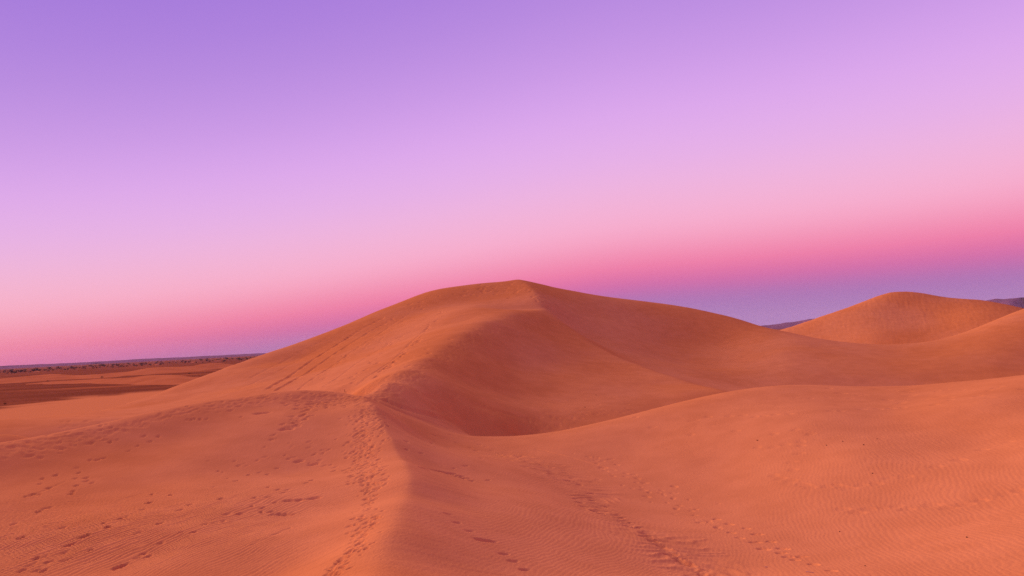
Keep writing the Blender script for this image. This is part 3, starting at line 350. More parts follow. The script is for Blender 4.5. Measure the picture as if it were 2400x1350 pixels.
(-5.55,27.24,0.5,0.1,0.06,0.039),(-6.43,28.8,0.52,0.14,0.09,0.038),(-5.69,25.98,-0.31,0.1,0.06,0.041),(-5.31,27.42,-0.04,0.15,0.09,0.05),
(-5.34,26.66,-0.6,0.13,0.08,0.043),(-7.39,29.18,-0.1,0.18,0.11,0.053),(-5.73,27.09,-0.14,0.27,0.16,0.08),(-6.27,29.79,-0.24,0.24,0.15,0.088),
(-6.98,31.82,-0.02,0.22,0.13,0.081),(-8.08,36.02,0.21,0.21,0.13,0.061),(-6.64,32.84,0.14,0.18,0.11,0.062),(-8.15,36.32,-0.26,0.1,0.06,0.035),
(-5.64,25.64,-0.12,0.21,0.13,0.072),(-9.16,41.14,0.04,0.15,0.09,0.057),(-8.59,39.54,-0.54,0.12,0.07,0.038),(-9.3,39.56,-0.12,0.21,0.13,0.066),
(-7.05,34.71,-0.4,0.16,0.09,0.055),(-7.95,33.9,-0.62,0.14,0.09,0.061),(-7.58,34.48,0.28,0.14,0.08,0.034),(-7.43,32.03,-0.41,0.12,0.07,0.051),
(-5.1,25.81,0.25,0.26,0.15,0.071),(-6.45,33.92,0.1,0.14,0.08,0.048),(-8.0,39.04,1.02,0.23,0.14,0.074),(-7.61,35.17,-0.18,0.1,0.06,0.041),
(-5.83,26.8,0.68,0.23,0.14,0.086),(-9.23,40.73,-0.07,0.13,0.08,0.036),(-8.59,36.64,0.05,0.22,0.13,0.099),(-8.32,36.23,0.4,0.23,0.14,0.083),
(-6.9,30.6,0.39,0.12,0.07,0.037),(-7.79,32.96,-0.49,0.12,0.07,0.056),(-8.01,35.76,0.25,0.22,0.13,0.084),(-7.12,31.47,-0.01,0.12,0.07,0.039),
(-7.67,37.53,1.64,0.17,0.1,0.051),(-6.85,30.42,-0.04,0.21,0.12,0.069),(-7.97,33.95,-0.24,0.19,0.11,0.081),(-6.94,30.39,-0.52,0.18,0.11,0.062),
(-8.76,36.21,0.17,0.09,0.06,0.038),(-6.26,29.77,-0.97,0.23,0.14,0.078),(-8.15,40.29,0.43,0.2,0.12,0.079),(-5.8,26.87,-0.74,0.1,0.06,0.031),
(-8.76,34.67,0.47,0.25,0.15,0.062),(-7.72,33.7,-0.02,0.22,0.13,0.083),(-7.5,33.35,-0.5,0.19,0.12,0.066),(-6.9,29.47,0.99,0.23,0.14,0.071),
(-7.08,32.64,-0.06,0.1,0.06,0.037),(-8.36,33.45,0.48,0.15,0.09,0.061),(-7.11,32.46,-0.06,0.14,0.08,0.051),(-5.95,28.39,-0.6,0.16,0.09,0.061),
(-8.81,39.31,0.8,0.21,0.13,0.072),(-7.16,30.46,-0.59,0.21,0.12,0.052),(-8.82,37.08,-0.82,0.15,0.09,0.04),(-9.23,45.01,1.39,0.12,0.07,0.036),
(-8.01,35.92,-0.87,0.23,0.14,0.067),(-7.49,32.82,-0.01,0.22,0.13,0.078),(-7.84,32.95,-0.24,0.19,0.11,0.076),(-7.51,34.19,-0.43,0.16,0.1,0.074),
(-6.15,27.52,-0.99,0.22,0.13,0.075),(-7.92,35.09,-0.62,0.21,0.13,0.072),(-7.97,34.3,0.25,0.11,0.06,0.033),(-5.7,26.04,-0.14,0.19,0.11,0.048),
(-7.75,33.11,0.13,0.27,0.16,0.074),(-9.2,40.64,-0.12,0.23,0.14,0.087),(-8.79,39.58,1.25,0.22,0.13,0.075),(-8.19,34.9,0.42,0.14,0.08,0.045),
(-6.36,26.48,-0.09,0.2,0.12,0.067),(-5.74,28.37,-0.4,0.17,0.1,0.059),(-6.34,30.98,0.67,0.24,0.14,0.08),(-9.9,41.13,0.07,0.14,0.08,0.047),
(-8.84,39.05,0.83,0.13,0.08,0.04),(-8.6,35.78,-0.53,0.17,0.1,0.062),(-7.09,35.7,0.93,0.26,0.15,0.079),(-6.39,27.66,0.83,0.18,0.11,0.065),
(-5.87,26.65,-0.42,0.27,0.16,0.074),(-6.22,26.41,-0.62,0.15,0.09,0.057),(-8.26,36.55,-0.91,0.16,0.1,0.058),(-5.35,25.4,-0.34,0.17,0.1,0.055),
(-5.55,28.45,-0.08,0.28,0.17,0.096),(-7.78,35.98,0.24,0.09,0.06,0.044),(-6.04,29.24,-0.84,0.13,0.08,0.047),(-7.88,41.46,1.2,0.11,0.07,0.045),
(-7.94,41.07,1.96,0.16,0.1,0.053),(-6.22,29.9,-0.18,0.25,0.15,0.075),(-8.23,35.45,-0.02,0.25,0.15,0.084),(-7.05,33.81,0.58,0.14,0.08,0.033),
(-8.06,37.91,-0.52,0.13,0.08,0.05),(-9.77,39.92,1.36,0.18,0.11,0.072),(-5.41,25.46,-0.23,0.19,0.12,0.061),(-8.63,40.7,0.75,0.25,0.15,0.064),
(-8.16,34.5,-0.4,0.13,0.08,0.039),(-6.52,30.27,0.47,0.29,0.17,0.076),(-7.62,31.85,-0.53,0.21,0.13,0.086),(-8.08,34.85,0.7,0.15,0.09,0.05),
(-6.24,27.18,0.12,0.2,0.12,0.051),(-5.14,25.33,-0.63,0.21,0.12,0.071),(-9.13,41.05,0.6,0.1,0.06,0.044),(-6.68,33.44,0.73,0.16,0.09,0.049),
(-6.48,29.54,-0.6,0.2,0.12,0.063),(-7.28,36.55,0.9,0.2,0.12,0.076),(-6.87,30.59,-0.09,0.12,0.07,0.033),(-8.27,38.59,-0.22,0.25,0.15,0.072),
(-8.3,39.11,0.98,0.18,0.11,0.073),(-7.92,39.22,1.17,0.14,0.08,0.048),(-5.7,26.4,-1.1,0.11,0.06,0.043),(-7.3,35.84,0.02,0.15,0.09,0.068),
(-6.46,27.01,-0.04,0.09,0.06,0.039),(-6.26,29.78,0.31,0.18,0.11,0.064),(-7.3,37.97,1.85,0.27,0.16,0.099),(-7.0,32.55,-1.19,0.11,0.06,0.037),
(-7.15,33.04,-0.67,0.16,0.1,0.067),(-7.02,32.03,-0.26,0.15,0.09,0.058),(-8.14,35.23,0.63,0.24,0.15,0.083),(-6.48,27.06,0.56,0.15,0.09,0.056),
(-6.09,26.99,0.37,0.21,0.13,0.082),(-7.34,32.71,0.03,0.13,0.08,0.041),(-7.69,33.56,0.06,0.14,0.08,0.045),(-8.05,38.67,0.51,0.22,0.13,0.079),
(-8.9,40.21,0.17,0.1,0.06,0.039),(-8.15,36.59,-0.48,0.26,0.16,0.069),(-7.54,31.28,0.71,0.24,0.14,0.078),(-8.59,35.89,0.22,0.18,0.11,0.058),
(-6.31,30.78,0.97,0.14,0.08,0.048),(-8.29,39.3,1.38,0.12,0.07,0.033),(-7.91,34.71,-0.31,0.13,0.08,0.048),(-7.85,32.57,-0.54,0.11,0.06,0.043),
(-5.63,26.17,-0.87,0.13,0.08,0.042),(-7.07,37.27,1.96,0.25,0.15,0.091),(-8.52,37.88,0.67,0.16,0.09,0.051),(-8.84,40.43,0.19,0.17,0.1,0.074),
(-8.02,38.81,1.28,0.13,0.08,0.053),(-7.62,31.56,-1.41,0.11,0.06,0.05),(-9.08,36.38,1.21,0.14,0.08,0.048),(-7.48,35.09,0.57,0.1,0.06,0.029),
(-6.16,27.18,-0.59,0.16,0.1,0.048),(-7.11,34.92,0.64,0.18,0.11,0.046),(-5.95,27.83,-1.29,0.25,0.15,0.077),(-8.29,38.4,0.74,0.13,0.08,0.036),
(-9.39,39.98,1.49,0.21,0.13,0.065),(-7.26,36.77,1.27,0.25,0.15,0.07),(-7.87,37.84,0.7,0.18,0.11,0.049),(-7.78,35.3,-0.53,0.29,0.17,0.08),
(-5.98,27.03,-0.92,0.17,0.1,0.056),(-5.97,26.77,-0.15,0.16,0.09,0.041),(-5.7,26.46,-1.37,0.12,0.07,0.047),(-9.0,38.72,0.53,0.22,0.13,0.082),
(-6.55,29.4,0.26,0.2,0.12,0.06),(-7.2,29.69,-0.42,0.25,0.15,0.085),(-7.19,29.99,-0.19,0.12,0.07,0.057),(-8.05,36.34,0.29,0.23,0.14,0.07),
(-8.5,37.58,-0.24,0.17,0.1,0.064),(-8.01,37.29,-1.18,0.15,0.09,0.054),(-7.89,35.24,-0.0,0.11,0.07,0.046),(-8.47,36.18,-0.25,0.19,0.11,0.067),
(-7.76,37.56,0.43,0.27,0.16,0.067),(-7.22,32.8,-0.02,0.13,0.08,0.04),(-6.87,29.76,0.27,0.29,0.17,0.083),(-7.64,32.0,-0.23,0.15,0.09,0.071),
(-7.0,35.3,0.23,0.24,0.14,0.077),(-8.67,34.99,-0.6,0.12,0.07,0.045),(-8.01,38.31,0.81,0.27,0.16,0.094),(-9.27,41.08,0.64,0.22,0.13,0.092),
(-7.93,38.96,2.28,0.13,0.08,0.042),(-5.96,26.24,-0.26,0.12,0.07,0.046),(-6.06,30.16,-0.45,0.18,0.11,0.043),(-8.03,38.04,0.5,0.14,0.08,0.053),
(-6.2,27.09,-0.6,0.22,0.13,0.059),(-8.08,34.23,0.25,0.22,0.13,0.067),(-6.09,28.13,-0.67,0.24,0.15,0.085),(-7.99,36.3,0.32,0.23,0.14,0.072),
(-8.39,33.25,-0.52,0.12,0.07,0.031),(-7.53,30.53,-0.02,0.25,0.15,0.073),(-7.42,29.52,-0.27,0.22,0.13,0.074),(-6.34,31.1,0.17,0.21,0.13,0.062),
(-6.29,30.31,-0.22,0.13,0.08,0.042),(-8.36,38.58,1.37,0.12,0.07,0.056),(-6.65,31.49,0.02,0.27,0.16,0.088),(-8.27,37.76,1.11,0.22,0.13,0.078),
(-8.05,35.88,-0.14,0.18,0.11,0.05),(-7.78,34.41,-0.67,0.18,0.11,0.062),(-7.58,35.73,-0.74,0.12,0.07,0.049),(-7.61,32.17,-0.38,0.11,0.07,0.039),
(-7.4,33.37,0.55,0.15,0.09,0.057),(-7.53,33.03,0.24,0.26,0.16,0.092),(-9.6,39.43,0.28,0.22,0.13,0.079),(-7.23,29.09,-0.25,0.19,0.11,0.084),
(-7.04,32.54,-0.58,0.24,0.14,0.074),(-7.59,32.86,-1.39,0.17,0.1,0.069),(-8.74,38.98,0.37,0.18,0.11,0.071),(-7.38,32.17,-0.18,0.14,0.09,0.04),
(-8.27,36.48,-1.37,0.24,0.14,0.08),(-6.28,27.71,-0.18,0.17,0.1,0.072),(-7.14,33.32,0.25,0.17,0.1,0.053),(-8.43,37.18,-0.22,0.21,0.13,0.089),
(-6.17,27.49,-0.55,0.2,0.12,0.078),(-7.09,33.42,-0.79,0.21,0.13,0.102),(-6.36,28.24,0.06,0.27,0.16,0.081),(-10.38,42.25,-0.31,0.2,0.12,0.051),
(-6.1,29.09,-0.13,0.21,0.13,0.098),(-8.31,34.32,0.25,0.19,0.11,0.056),(-6.15,26.46,0.07,0.22,0.13,0.084),(-7.24,33.07,-0.56,0.14,0.09,0.056),
(-6.66,33.86,0.99,0.23,0.14,0.064),(-5.77,26.98,0.32,0.25,0.15,0.085),(-5.68,25.75,-0.24,0.23,0.14,0.069),(-8.34,36.96,0.58,0.11,0.06,0.042),
(-9.27,41.74,0.37,0.19,0.12,0.066),(-8.06,33.23,-0.12,0.2,0.12,0.06),(-6.84,31.7,-0.4,0.12,0.07,0.044),(-8.66,40.03,0.78,0.21,0.12,0.085),
(-7.08,31.2,-0.29,0.12,0.07,0.034),(-8.7,35.19,0.04,0.11,0.07,0.035),(-5.73,26.07,-0.55,0.2,0.12,0.09),(-6.6,26.54,-0.77,0.24,0.15,0.066),
(-7.46,34.1,0.57,0.24,0.14,0.087),(-5.57,27.83,0.4,0.27,0.16,0.081),(-7.9,32.6,-0.52,0.15,0.09,0.051),(-9.06,38.56,0.62,0.2,0.12,0.085),
(-5.8,27.66,-1.02,0.16,0.1,0.052),(-6.84,28.82,-0.3,0.16,0.1,0.058),(-5.11,24.74,-0.59,0.22,0.13,0.091),(-8.64,34.98,1.14,0.24,0.15,0.076),
(-8.37,39.95,1.45,0.22,0.13,0.074),(-6.87,32.1,-0.95,0.09,0.05,0.037),(-5.9,26.9,0.5,0.2,0.12,0.05),(-7.04,29.11,-0.22,0.18,0.11,0.051),
(-9.49,35.78,-0.32,0.16,0.1,0.06),(-6.14,26.93,-0.32,0.28,0.17,0.085),(-6.18,26.42,-0.1,0.11,0.07,0.036),(-7.97,35.57,-0.1,0.28,0.17,0.088),
(-4.95,25.05,0.08,0.24,0.15,0.074),(-8.22,32.75,-0.84,0.24,0.14,0.066),(-7.23,30.95,-0.66,0.26,0.15,0.09),(-7.77,37.2,-0.59,0.28,0.17,0.078),
(-5.27,26.8,-0.2,0.22,0.13,0.064),(-7.59,33.53,-1.01,0.18,0.11,0.054),(-7.89,39.62,0.21,0.12,0.07,0.043),(-8.8,38.28,-0.64,0.11,0.06,0.044),
(-7.57,33.46,-0.21,0.27,0.16,0.095),(-8.06,36.02,0.72,0.18,0.11,0.065),(-5.54,25.97,-0.54,0.12,0.07,0.035),(-7.95,35.69,-0.13,0.18,0.11,0.06),
(-7.41,32.31,-1.76,0.21,0.13,0.058),(-6.67,31.44,-0.68,0.1,0.06,0.035),(-7.71,34.09,-0.26,0.23,0.14,0.08),(-6.05,26.72,-1.26,0.15,0.09,0.038),
(-7.78,34.99,-0.84,0.2,0.12,0.065),(-7.43,32.37,-1.08,0.14,0.08,0.053),(-6.78,31.8,-0.64,0.17,0.1,0.048),(-8.32,40.64,1.21,0.1,0.06,0.042),
(-8.4,35.64,0.33,0.2,0.12,0.071),(-7.29,32.08,0.14,0.12,0.07,0.038),(-6.72,26.92,-0.01,0.19,0.11,0.066),(-8.13,33.79,0.37,0.15,0.09,0.043),
(-8.13,37.32,0.45,0.2,0.12,0.086),(-7.25,36.37,0.59,0.19,0.11,0.067),(-5.94,27.04,0.37,0.15,0.09,0.049),(-8.24,41.62,1.14,0.11,0.06,0.038),
(-8.32,35.18,-0.41,0.12,0.07,0.039),(-5.56,27.18,-0.46,0.18,0.11,0.058),(-6.97,31.85,0.41,0.19,0.11,0.064),(-7.39,31.43,0.69,0.18,0.11,0.067),
(-8.7,39.02,0.47,0.22,0.13,0.074),(-8.15,37.2,-0.4,0.13,0.08,0.038),(-6.91,28.17,0.73,0.29,0.17,0.072),(-8.14,32.66,-0.81,0.13,0.08,0.049),
(-8.93,39.66,1.02,0.22,0.13,0.085),(-8.16,38.21,0.93,0.26,0.15,0.073),(-6.59,28.81,-0.68,0.21,0.13,0.089),(-6.56,32.44,0.22,0.12,0.07,0.051),
(-7.69,38.56,1.12,0.23,0.14,0.076),(-8.15,36.54,0.06,0.19,0.12,0.082),(-8.16,41.67,1.32,0.17,0.1,0.055),(-7.25,31.07,-0.07,0.16,0.1,0.059),
(-8.62,39.64,0.44,0.19,0.11,0.063),(-6.19,28.19,-0.79,0.22,0.13,0.055),(-6.31,33.76,0.98,0.14,0.08,0.061),(-5.93,26.63,0.16,0.14,0.09,0.052),
(-5.0,25.68,-0.28,0.23,0.14,0.062),(-7.66,34.6,-0.81,0.11,0.07,0.036),(-7.36,36.32,1.0,0.22,0.13,0.084),(-7.31,37.12,1.2,0.16,0.1,0.066),
(-7.83,38.38,1.62,0.13,0.08,0.034),(-7.54,36.97,-0.36,0.22,0.13,0.071),(-7.77,34.58,-0.21,0.15,0.09,0.062),(-8.84,36.13,-0.34,0.18,0.11,0.051),
(-7.66,34.71,-0.28,0.1,0.06,0.044),(-8.63,40.73,1.29,0.13,0.08,0.035),(-5.85,29.3,-0.31,0.17,0.1,0.064),(-8.9,42.51,1.58,0.19,0.12,0.075),
(-7.52,35.03,0.28,0.27,0.16,0.077),(-7.07,32.52,0.2,0.16,0.1,0.068),(-8.58,38.24,-0.14,0.22,0.13,0.06),(-7.07,31.7,-0.37,0.1,0.06,0.039),
(-6.7,31.86,-0.38,0.24,0.14,0.078),(-8.54,39.69,0.37,0.18,0.11,0.074),(-9.2,39.89,0.23,0.16,0.1,0.05),(-7.11,31.53,0.12,0.12,0.07,0.035),
(-5.92,28.2,-0.23,0.16,0.1,0.05),(-8.25,37.89,0.2,0.19,0.11,0.062),(-6.3,27.46,-0.43,0.21,0.13,0.071),(-6.39,29.76,-1.1,0.2,0.12,0.077),
(-6.77,27.75,0.25,0.21,0.13,0.084),(-5.77,26.06,-0.11,0.2,0.12,0.053),(-7.74,34.65,-0.05,0.22,0.13,0.07),(-7.53,31.48,-0.04,0.24,0.14,0.073),
(-7.66,33.7,-0.11,0.21,0.12,0.099),(-8.74,44.26,0.71,0.12,0.07,0.046),(-7.68,38.09,1.46,0.24,0.15,0.098),(-7.89,36.47,0.4,0.12,0.07,0.041),
(-5.66,27.07,-0.01,0.11,0.06,0.041),(-7.59,36.46,-0.16,0.25,0.15,0.069),(-8.13,33.34,0.01,0.15,0.09,0.049),(-7.41,36.09,0.46,0.15,0.09,0.047),
(-5.68,25.56,-0.27,0.13,0.08,0.042),(-6.58,29.26,-0.13,0.15,0.09,0.057),(-7.89,36.84,0.34,0.15,0.09,0.053),(-7.68,40.11,1.76,0.2,0.12,0.06),
(-6.61,28.29,-0.36,0.23,0.14,0.093),(-5.48,25.77,-1.11,0.21,0.12,0.075),(-7.9,35.75,-0.5,0.2,0.12,0.076),(-8.09,34.65,0.55,0.11,0.07,0.042),
(-8.73,35.03,0.08,0.18,0.11,0.054),(-7.52,36.13,0.79,0.22,0.13,0.075),(-13.19,44.54,1.43,0.41,0.24,0.066),(-12.94,43.22,1.21,0.29,0.17,0.05),
(-13.46,43.82,1.08,0.16,0.09,0.038),(-12.76,40.92,1.91,0.38,0.22,0.074),(-13.06,42.97,2.11,0.24,0.14,0.058),(-12.56,40.76,0.95,0.25,0.15,0.05),
(-13.25,44.66,1.71,0.31,0.18,0.059),(-12.92,39.85,1.16,0.29,0.17,0.052),(-13.26,40.46,0.82,0.45,0.26,0.071),(-12.97,42.93,2.11,0.33,0.19,0.071),
(-13.11,43.99,1.01,0.34,0.2,0.082),(-13.12,42.12,1.29,0.35,0.21,0.077),(-12.33,38.41,1.27,0.35,0.21,0.072),(-13.17,46.21,2.01,0.17,0.1,0.033),
(-13.14,43.24,1.36,0.23,0.14,0.049),(-12.73,40.58,0.97,0.48,0.28,0.076),(-12.26,38.44,1.32,0.36,0.21,0.086),(-12.43,37.82,1.73,0.22,0.13,0.037),
(-12.68,43.58,1.6,0.22,0.13,0.034),(-13.49,44.54,1.24,0.42,0.25,0.089),(-13.06,41.51,1.04,0.3,0.18,0.045),(-12.86,37.85,0.87,0.46,0.27,0.07),
(-13.08,41.88,1.74,0.3,0.18,0.069),(-12.1,40.66,0.94,0.27,0.16,0.06),(-12.84,42.47,1.83,0.2,0.12,0.042),(-13.06,39.65,1.29,0.28,0.17,0.049),
(-12.57,43.69,1.73,0.27,0.16,0.063),(-12.99,42.65,1.09,0.32,0.19,0.065),(-12.24,38.84,1.07,0.2,0.12,0.032),(-12.71,39.64,1.54,0.3,0.18,0.069),
(-12.7,45.0,1.75,0.36,0.21,0.084),(-12.88,43.49,0.49,0.29,0.17,0.073),(-12.59,39.21,1.67,0.21,0.13,0.054),(-12.37,44.51,1.08,0.32,0.19,0.066),
(-12.33,42.41,2.11,0.28,0.17,0.05),(-12.29,39.85,1.89,0.38,0.23,0.074),(-12.34,40.22,1.52,0.21,0.12,0.051),(-12.5,38.39,1.91,0.25,0.15,0.062),
(-12.79,39.52,0.83,0.35,0.2,0.085),(-13.91,44.65,1.04,0.2,0.12,0.033),(-12.74,39.1,1.65,0.38,0.22,0.093),(-12.43,38.65,1.68,0.4,0.24,0.079),
(-12.8,44.14,1.54,0.2,0.12,0.034),(-13.07,45.33,1.44,0.47,0.28,0.088),(-13.31,43.34,1.55,0.37,0.22,0.081),(-12.75,40.72,2.18,0.45,0.27,0.068),
(-13.3,44.69,0.89,0.37,0.21,0.085),(-12.64,42.06,0.99,0.16,0.1,0.033),(-13.01,42.06,1.41,0.36,0.21,0.071),(-13.01,46.33,1.08,0.35,0.2,0.068),
(-13.59,45.96,1.53,0.27,0.16,0.04),(-12.4,39.54,1.45,0.27,0.16,0.054),(-12.9,39.68,1.08,0.23,0.13,0.037),(-13.18,44.77,0.48,0.22,0.13,0.046),
(-12.4,38.74,0.64,0.3,0.17,0.072),(-12.91,37.98,1.5,0.36,0.21,0.063),(-12.8,37.83,1.55,0.44,0.26,0.078),(-12.93,42.51,1.32,0.4,0.24,0.079),
(-12.97,44.86,1.52,0.24,0.14,0.038),(-13.01,42.2,2.05,0.23,0.13,0.05),(-13.27,45.22,1.59,0.2,0.12,0.03),(-12.36,40.48,0.85,0.41,0.24,0.091),
(-12.75,41.65,1.33,0.17,0.1,0.034),(-12.99,42.62,1.17,0.36,0.21,0.082),(-12.5,37.75,1.01,0.22,0.13,0.042),(-12.75,41.18,1.53,0.35,0.21,0.092),
(-13.01,39.23,1.2,0.22,0.13,0.04),(-13.23,46.76,1.29,0.37,0.22,0.07),(-12.95,44.93,1.78,0.34,0.2,0.074),(-12.55,39.37,1.82,0.44,0.26,0.084),
(-12.79,43.9,2.52,0.25,0.15,0.049),(-13.08,40.01,1.24,0.24,0.14,0.052),(-12.41,42.02,1.65,0.23,0.14,0.043),(-13.24,38.73,0.85,0.37,0.22,0.077),
(-12.74,40.03,1.11,0.24,0.14,0.055),(-12.73,39.04,0.64,0.41,0.24,0.084),(-12.59,38.17,2.75,0.47,0.27,0.068),(-12.6,38.05,0.95,0.21,0.12,0.045),
(-13.29,44.28,1.8,0.34,0.2,0.061),(-13.17,45.32,1.86,0.39,0.23,0.084),(-12.66,45.44,0.2,0.24,0.14,0.051),(-12.2,45.43,0.24,0.21,0.12,0.044),
(-11.83,46.1,0.62,0.23,0.14,0.05),(-11.38,46.18,0.14,0.39,0.23,0.076),(-16.86,67.47,-0.83,0.44,0.26,0.1),(-14.32,60.56,-0.2,0.29,0.17,0.051),
(-9.63,51.06,1.52,0.31,0.18,0.062),(-13.92,44.09,1.47,0.18,0.11,0.037),(-10.14,49.49,1.21,0.39,0.23,0.087),(-13.43,59.08,-1.65,0.22,0.13,0.052),
(-12.37,46.93,1.1,0.46,0.27,0.082),(-12.69,46.98,0.52,0.38,0.23,0.061),(-10.61,45.47,0.23,0.33,0.2,0.075),(-11.7,45.96,0.66,0.31,0.18,0.06),
(-12.96,44.48,1.14,0.31,0.18,0.062),(-11.53,44.89,1.05,0.28,0.17,0.051),(-11.76,45.75,-0.01,0.39,0.23,0.061),(-10.59,44.92,0.07,0.25,0.15,0.052),
(-13.77,45.72,0.79,0.35,0.2,0.08),(-12.51,47.35,1.25,0.43,0.25,0.081),(-11.08,44.39,0.32,0.26,0.15,0.062),(-13.12,43.84,1.35,0.37,0.22,0.066),
(-12.29,45.07,1.16,0.26,0.15,0.057),(-12.39,46.44,0.5,0.16,0.1,0.04),(-11.47,46.92,1.18,0.36,0.21,0.091),(-10.87,43.77,0.06,0.35,0.2,0.067),
(-9.75,44.73,1.35,0.26,0.15,0.045),(-9.54,43.12,1.39,0.25,0.15,0.053),(-10.95,51.91,0.61,0.36,0.21,0.071),(-11.95,45.47,0.09,0.23,0.13,0.037),
(-13.78,46.49,0.94,0.36,0.21,0.077),(-10.13,45.74,1.27,0.28,0.16,0.049),(-13.49,44.22,0.78,0.34,0.2,0.057),(-11.36,42.78,0.65,0.18,0.1,0.04),
(-11.75,47.17,1.77,0.27,0.16,0.051),(-16.01,44.45,0.75,0.26,0.15,0.05),(-13.32,44.95,1.36,0.27,0.16,0.056),(-9.66,50.78,1.0,0.4,0.23,0.082),
(-10.63,45.55,0.33,0.43,0.25,0.08),(-14.65,45.72,0.37,0.42,0.25,0.081),(-12.11,45.75,0.68,0.24,0.14,0.055),(-13.77,42.72,0.69,0.38,0.22,0.104),
(-12.91,46.59,0.94,0.18,0.11,0.043),(-15.0,44.91,1.23,0.25,0.15,0.06),(-12.27,45.18,0.86,0.21,0.12,0.042),(-10.93,45.35,-0.51,0.34,0.2,0.065),
(-9.34,45.67,1.65,0.23,0.13,0.043),(-13.5,45.3,0.3,0.39,0.23,0.076),(-11.61,45.67,1.52,0.2,0.12,0.043),(-10.18,46.33,0.32,0.22,0.13,0.037),
(-12.87,46.6,1.56,0.19,0.11,0.044),(-13.38,46.23,0.62,0.41,0.24,0.075),(-12.21,43.94,0.94,0.35,0.21,0.096),(-10.78,45.53,0.39,0.34,0.2,0.067),
(-14.2,45.76,1.8,0.36,0.21,0.058),(-12.16,45.45,0.43,0.29,0.17,0.049),(-14.63,46.02,1.44,0.44,0.26,0.07),(-14.85,44.97,2.05,0.31,0.18,0.057),
(-10.67,42.65,-0.09,0.42,0.25,0.062),(-12.41,45.91,0.83,0.43,0.25,0.091),(-13.55,45.89,0.95,0.31,0.19,0.06),(-12.49,45.29,0.36,0.42,0.25,0.09),
(-10.72,42.8,-0.03,0.2,0.12,0.042),(-11.35,44.54,-0.12,0.26,0.15,0.058),(-15.19,44.48,0.93,0.2,0.12,0.031),(-11.33,45.59,0.54,0.24,0.14,0.037),
(-9.89,43.65,0.96,0.23,0.13,0.034),(-14.25,44.23,1.59,0.25,0.15,0.059),(-13.68,45.78,0.45,0.23,0.14,0.047),(-12.43,46.47,0.15,0.2,0.12,0.035),
(-12.0,45.66,1.11,0.26,0.15,0.049),(-16.08,66.35,-0.69,0.25,0.15,0.05),(-14.49,45.76,1.65,0.26,0.15,0.051),(-9.72,42.72,1.13,0.4,0.24,0.068),
(-12.3,44.52,0.53,0.24,0.14,0.039),(-9.88,43.91,1.2,0.16,0.09,0.03),(-14.68,43.77,0.74,0.32,0.19,0.082),(-11.1,42.37,1.01,0.19,0.11,0.046),
(-14.55,44.08,1.39,0.2,0.12,0.037),(-13.05,45.79,0.73,0.37,0.22,0.08),(-9.91,43.14,0.45,0.21,0.12,0.033),(-12.92,43.61,0.89,0.21,0.12,0.047),
(-11.98,46.27,0.61,0.24,0.14,0.063),(-13.45,42.7,0.72,0.36,0.21,0.074),(-13.02,43.71,0.39,0.2,0.12,0.038),(-12.23,46.33,0.51,0.42,0.24,0.087),
(-13.43,45.37,1.02,0.33,0.2,0.057),(-13.52,45.28,0.84,0.24,0.14,0.059),(-12.66,46.17,0.88,0.15,0.09,0.037),(-9.99,45.52,2.74,0.43,0.25,0.062),
(-15.02,44.19,-0.41,0.35,0.21,0.078),(-13.25,46.23,1.19,0.39,0.23,0.092),(-13.45,45.28,2.15,0.34,0.2,0.06),(-13.61,45.22,1.35,0.39,0.23,0.081),
(-8.9,52.44,1.85,0.22,0.13,0.055),(-12.85,44.79,0.75,0.4,0.24,0.094),(-12.74,44.61,1.73,0.21,0.12,0.034),(-8.89,42.86,1.12,0.28,0.16,0.049),
(-13.92,45.7,1.29,0.3,0.17,0.061),(-11.95,45.31,1.0,0.22,0.13,0.039),(-11.07,45.53,0.31,0.29,0.17,0.06),(-14.19,44.53,0.03,0.28,0.17,0.045),
(-9.87,42.79,0.3,0.34,0.2,0.061),(-13.6,45.67,0.9,0.26,0.15,0.057),(-15.08,44.29,0.32,0.3,0.18,0.067),(-11.86,45.87,0.05,0.31,0.18,0.056),
(-10.98,43.5,0.03,0.37,0.22,0.078),(-9.18,50.37,1.88,0.39,0.23,0.096),(-12.91,45.81,0.42,0.41,0.24,0.078),(-10.26,49.78,1.72,0.33,0.19,0.063),
(-11.33,44.83,1.19,0.19,0.11,0.04),(-13.26,45.02,1.63,0.45,0.27,0.083),(-14.01,43.79,1.37,0.43,0.25,0.072),(-13.28,45.79,0.98,0.26,0.15,0.053),
(-12.91,45.2,1.42,0.41,0.24,0.083),(-14.47,44.94,0.69,0.44,0.26,0.081),(-13.68,46.1,1.26,0.26,0.15,0.041),(-11.43,45.84,0.97,0.32,0.19,0.074),
(-14.7,43.77,0.85,0.2,0.12,0.034),(-12.1,44.31,0.71,0.41,0.24,0.084),(-10.65,45.6,0.91,0.45,0.26,0.078),(-13.29,45.86,0.91,0.23,0.13,0.051),
(-14.13,45.8,0.92,0.44,0.26,0.068),(-13.45,46.21,0.88,0.24,0.14,0.047),(-12.39,44.47,0.09,0.4,0.24,0.064),(-11.25,45.36,0.78,0.35,0.2,0.081),
(-13.75,46.96,1.77,0.3,0.18,0.065),(-11.78,46.26,0.82,0.38,0.23,0.072),(-12.07,47.24,0.66,0.4,0.23,0.091),(-9.76,42.52,0.09,0.38,0.23,0.071),
(-13.81,45.39,1.69,0.21,0.12,0.037),(-13.44,47.24,0.41,0.24,0.14,0.047),(-10.96,46.14,0.9,0.37,0.22,0.063),(-12.7,46.09,0.96,0.25,0.15,0.052),
(-9.87,44.25,1.44,0.16,0.09,0.037),(-11.1,46.61,1.32,0.36,0.21,0.082),(-13.16,47.2,1.27,0.26,0.15,0.056),(-9.38,42.13,0.32,0.21,0.13,0.043),
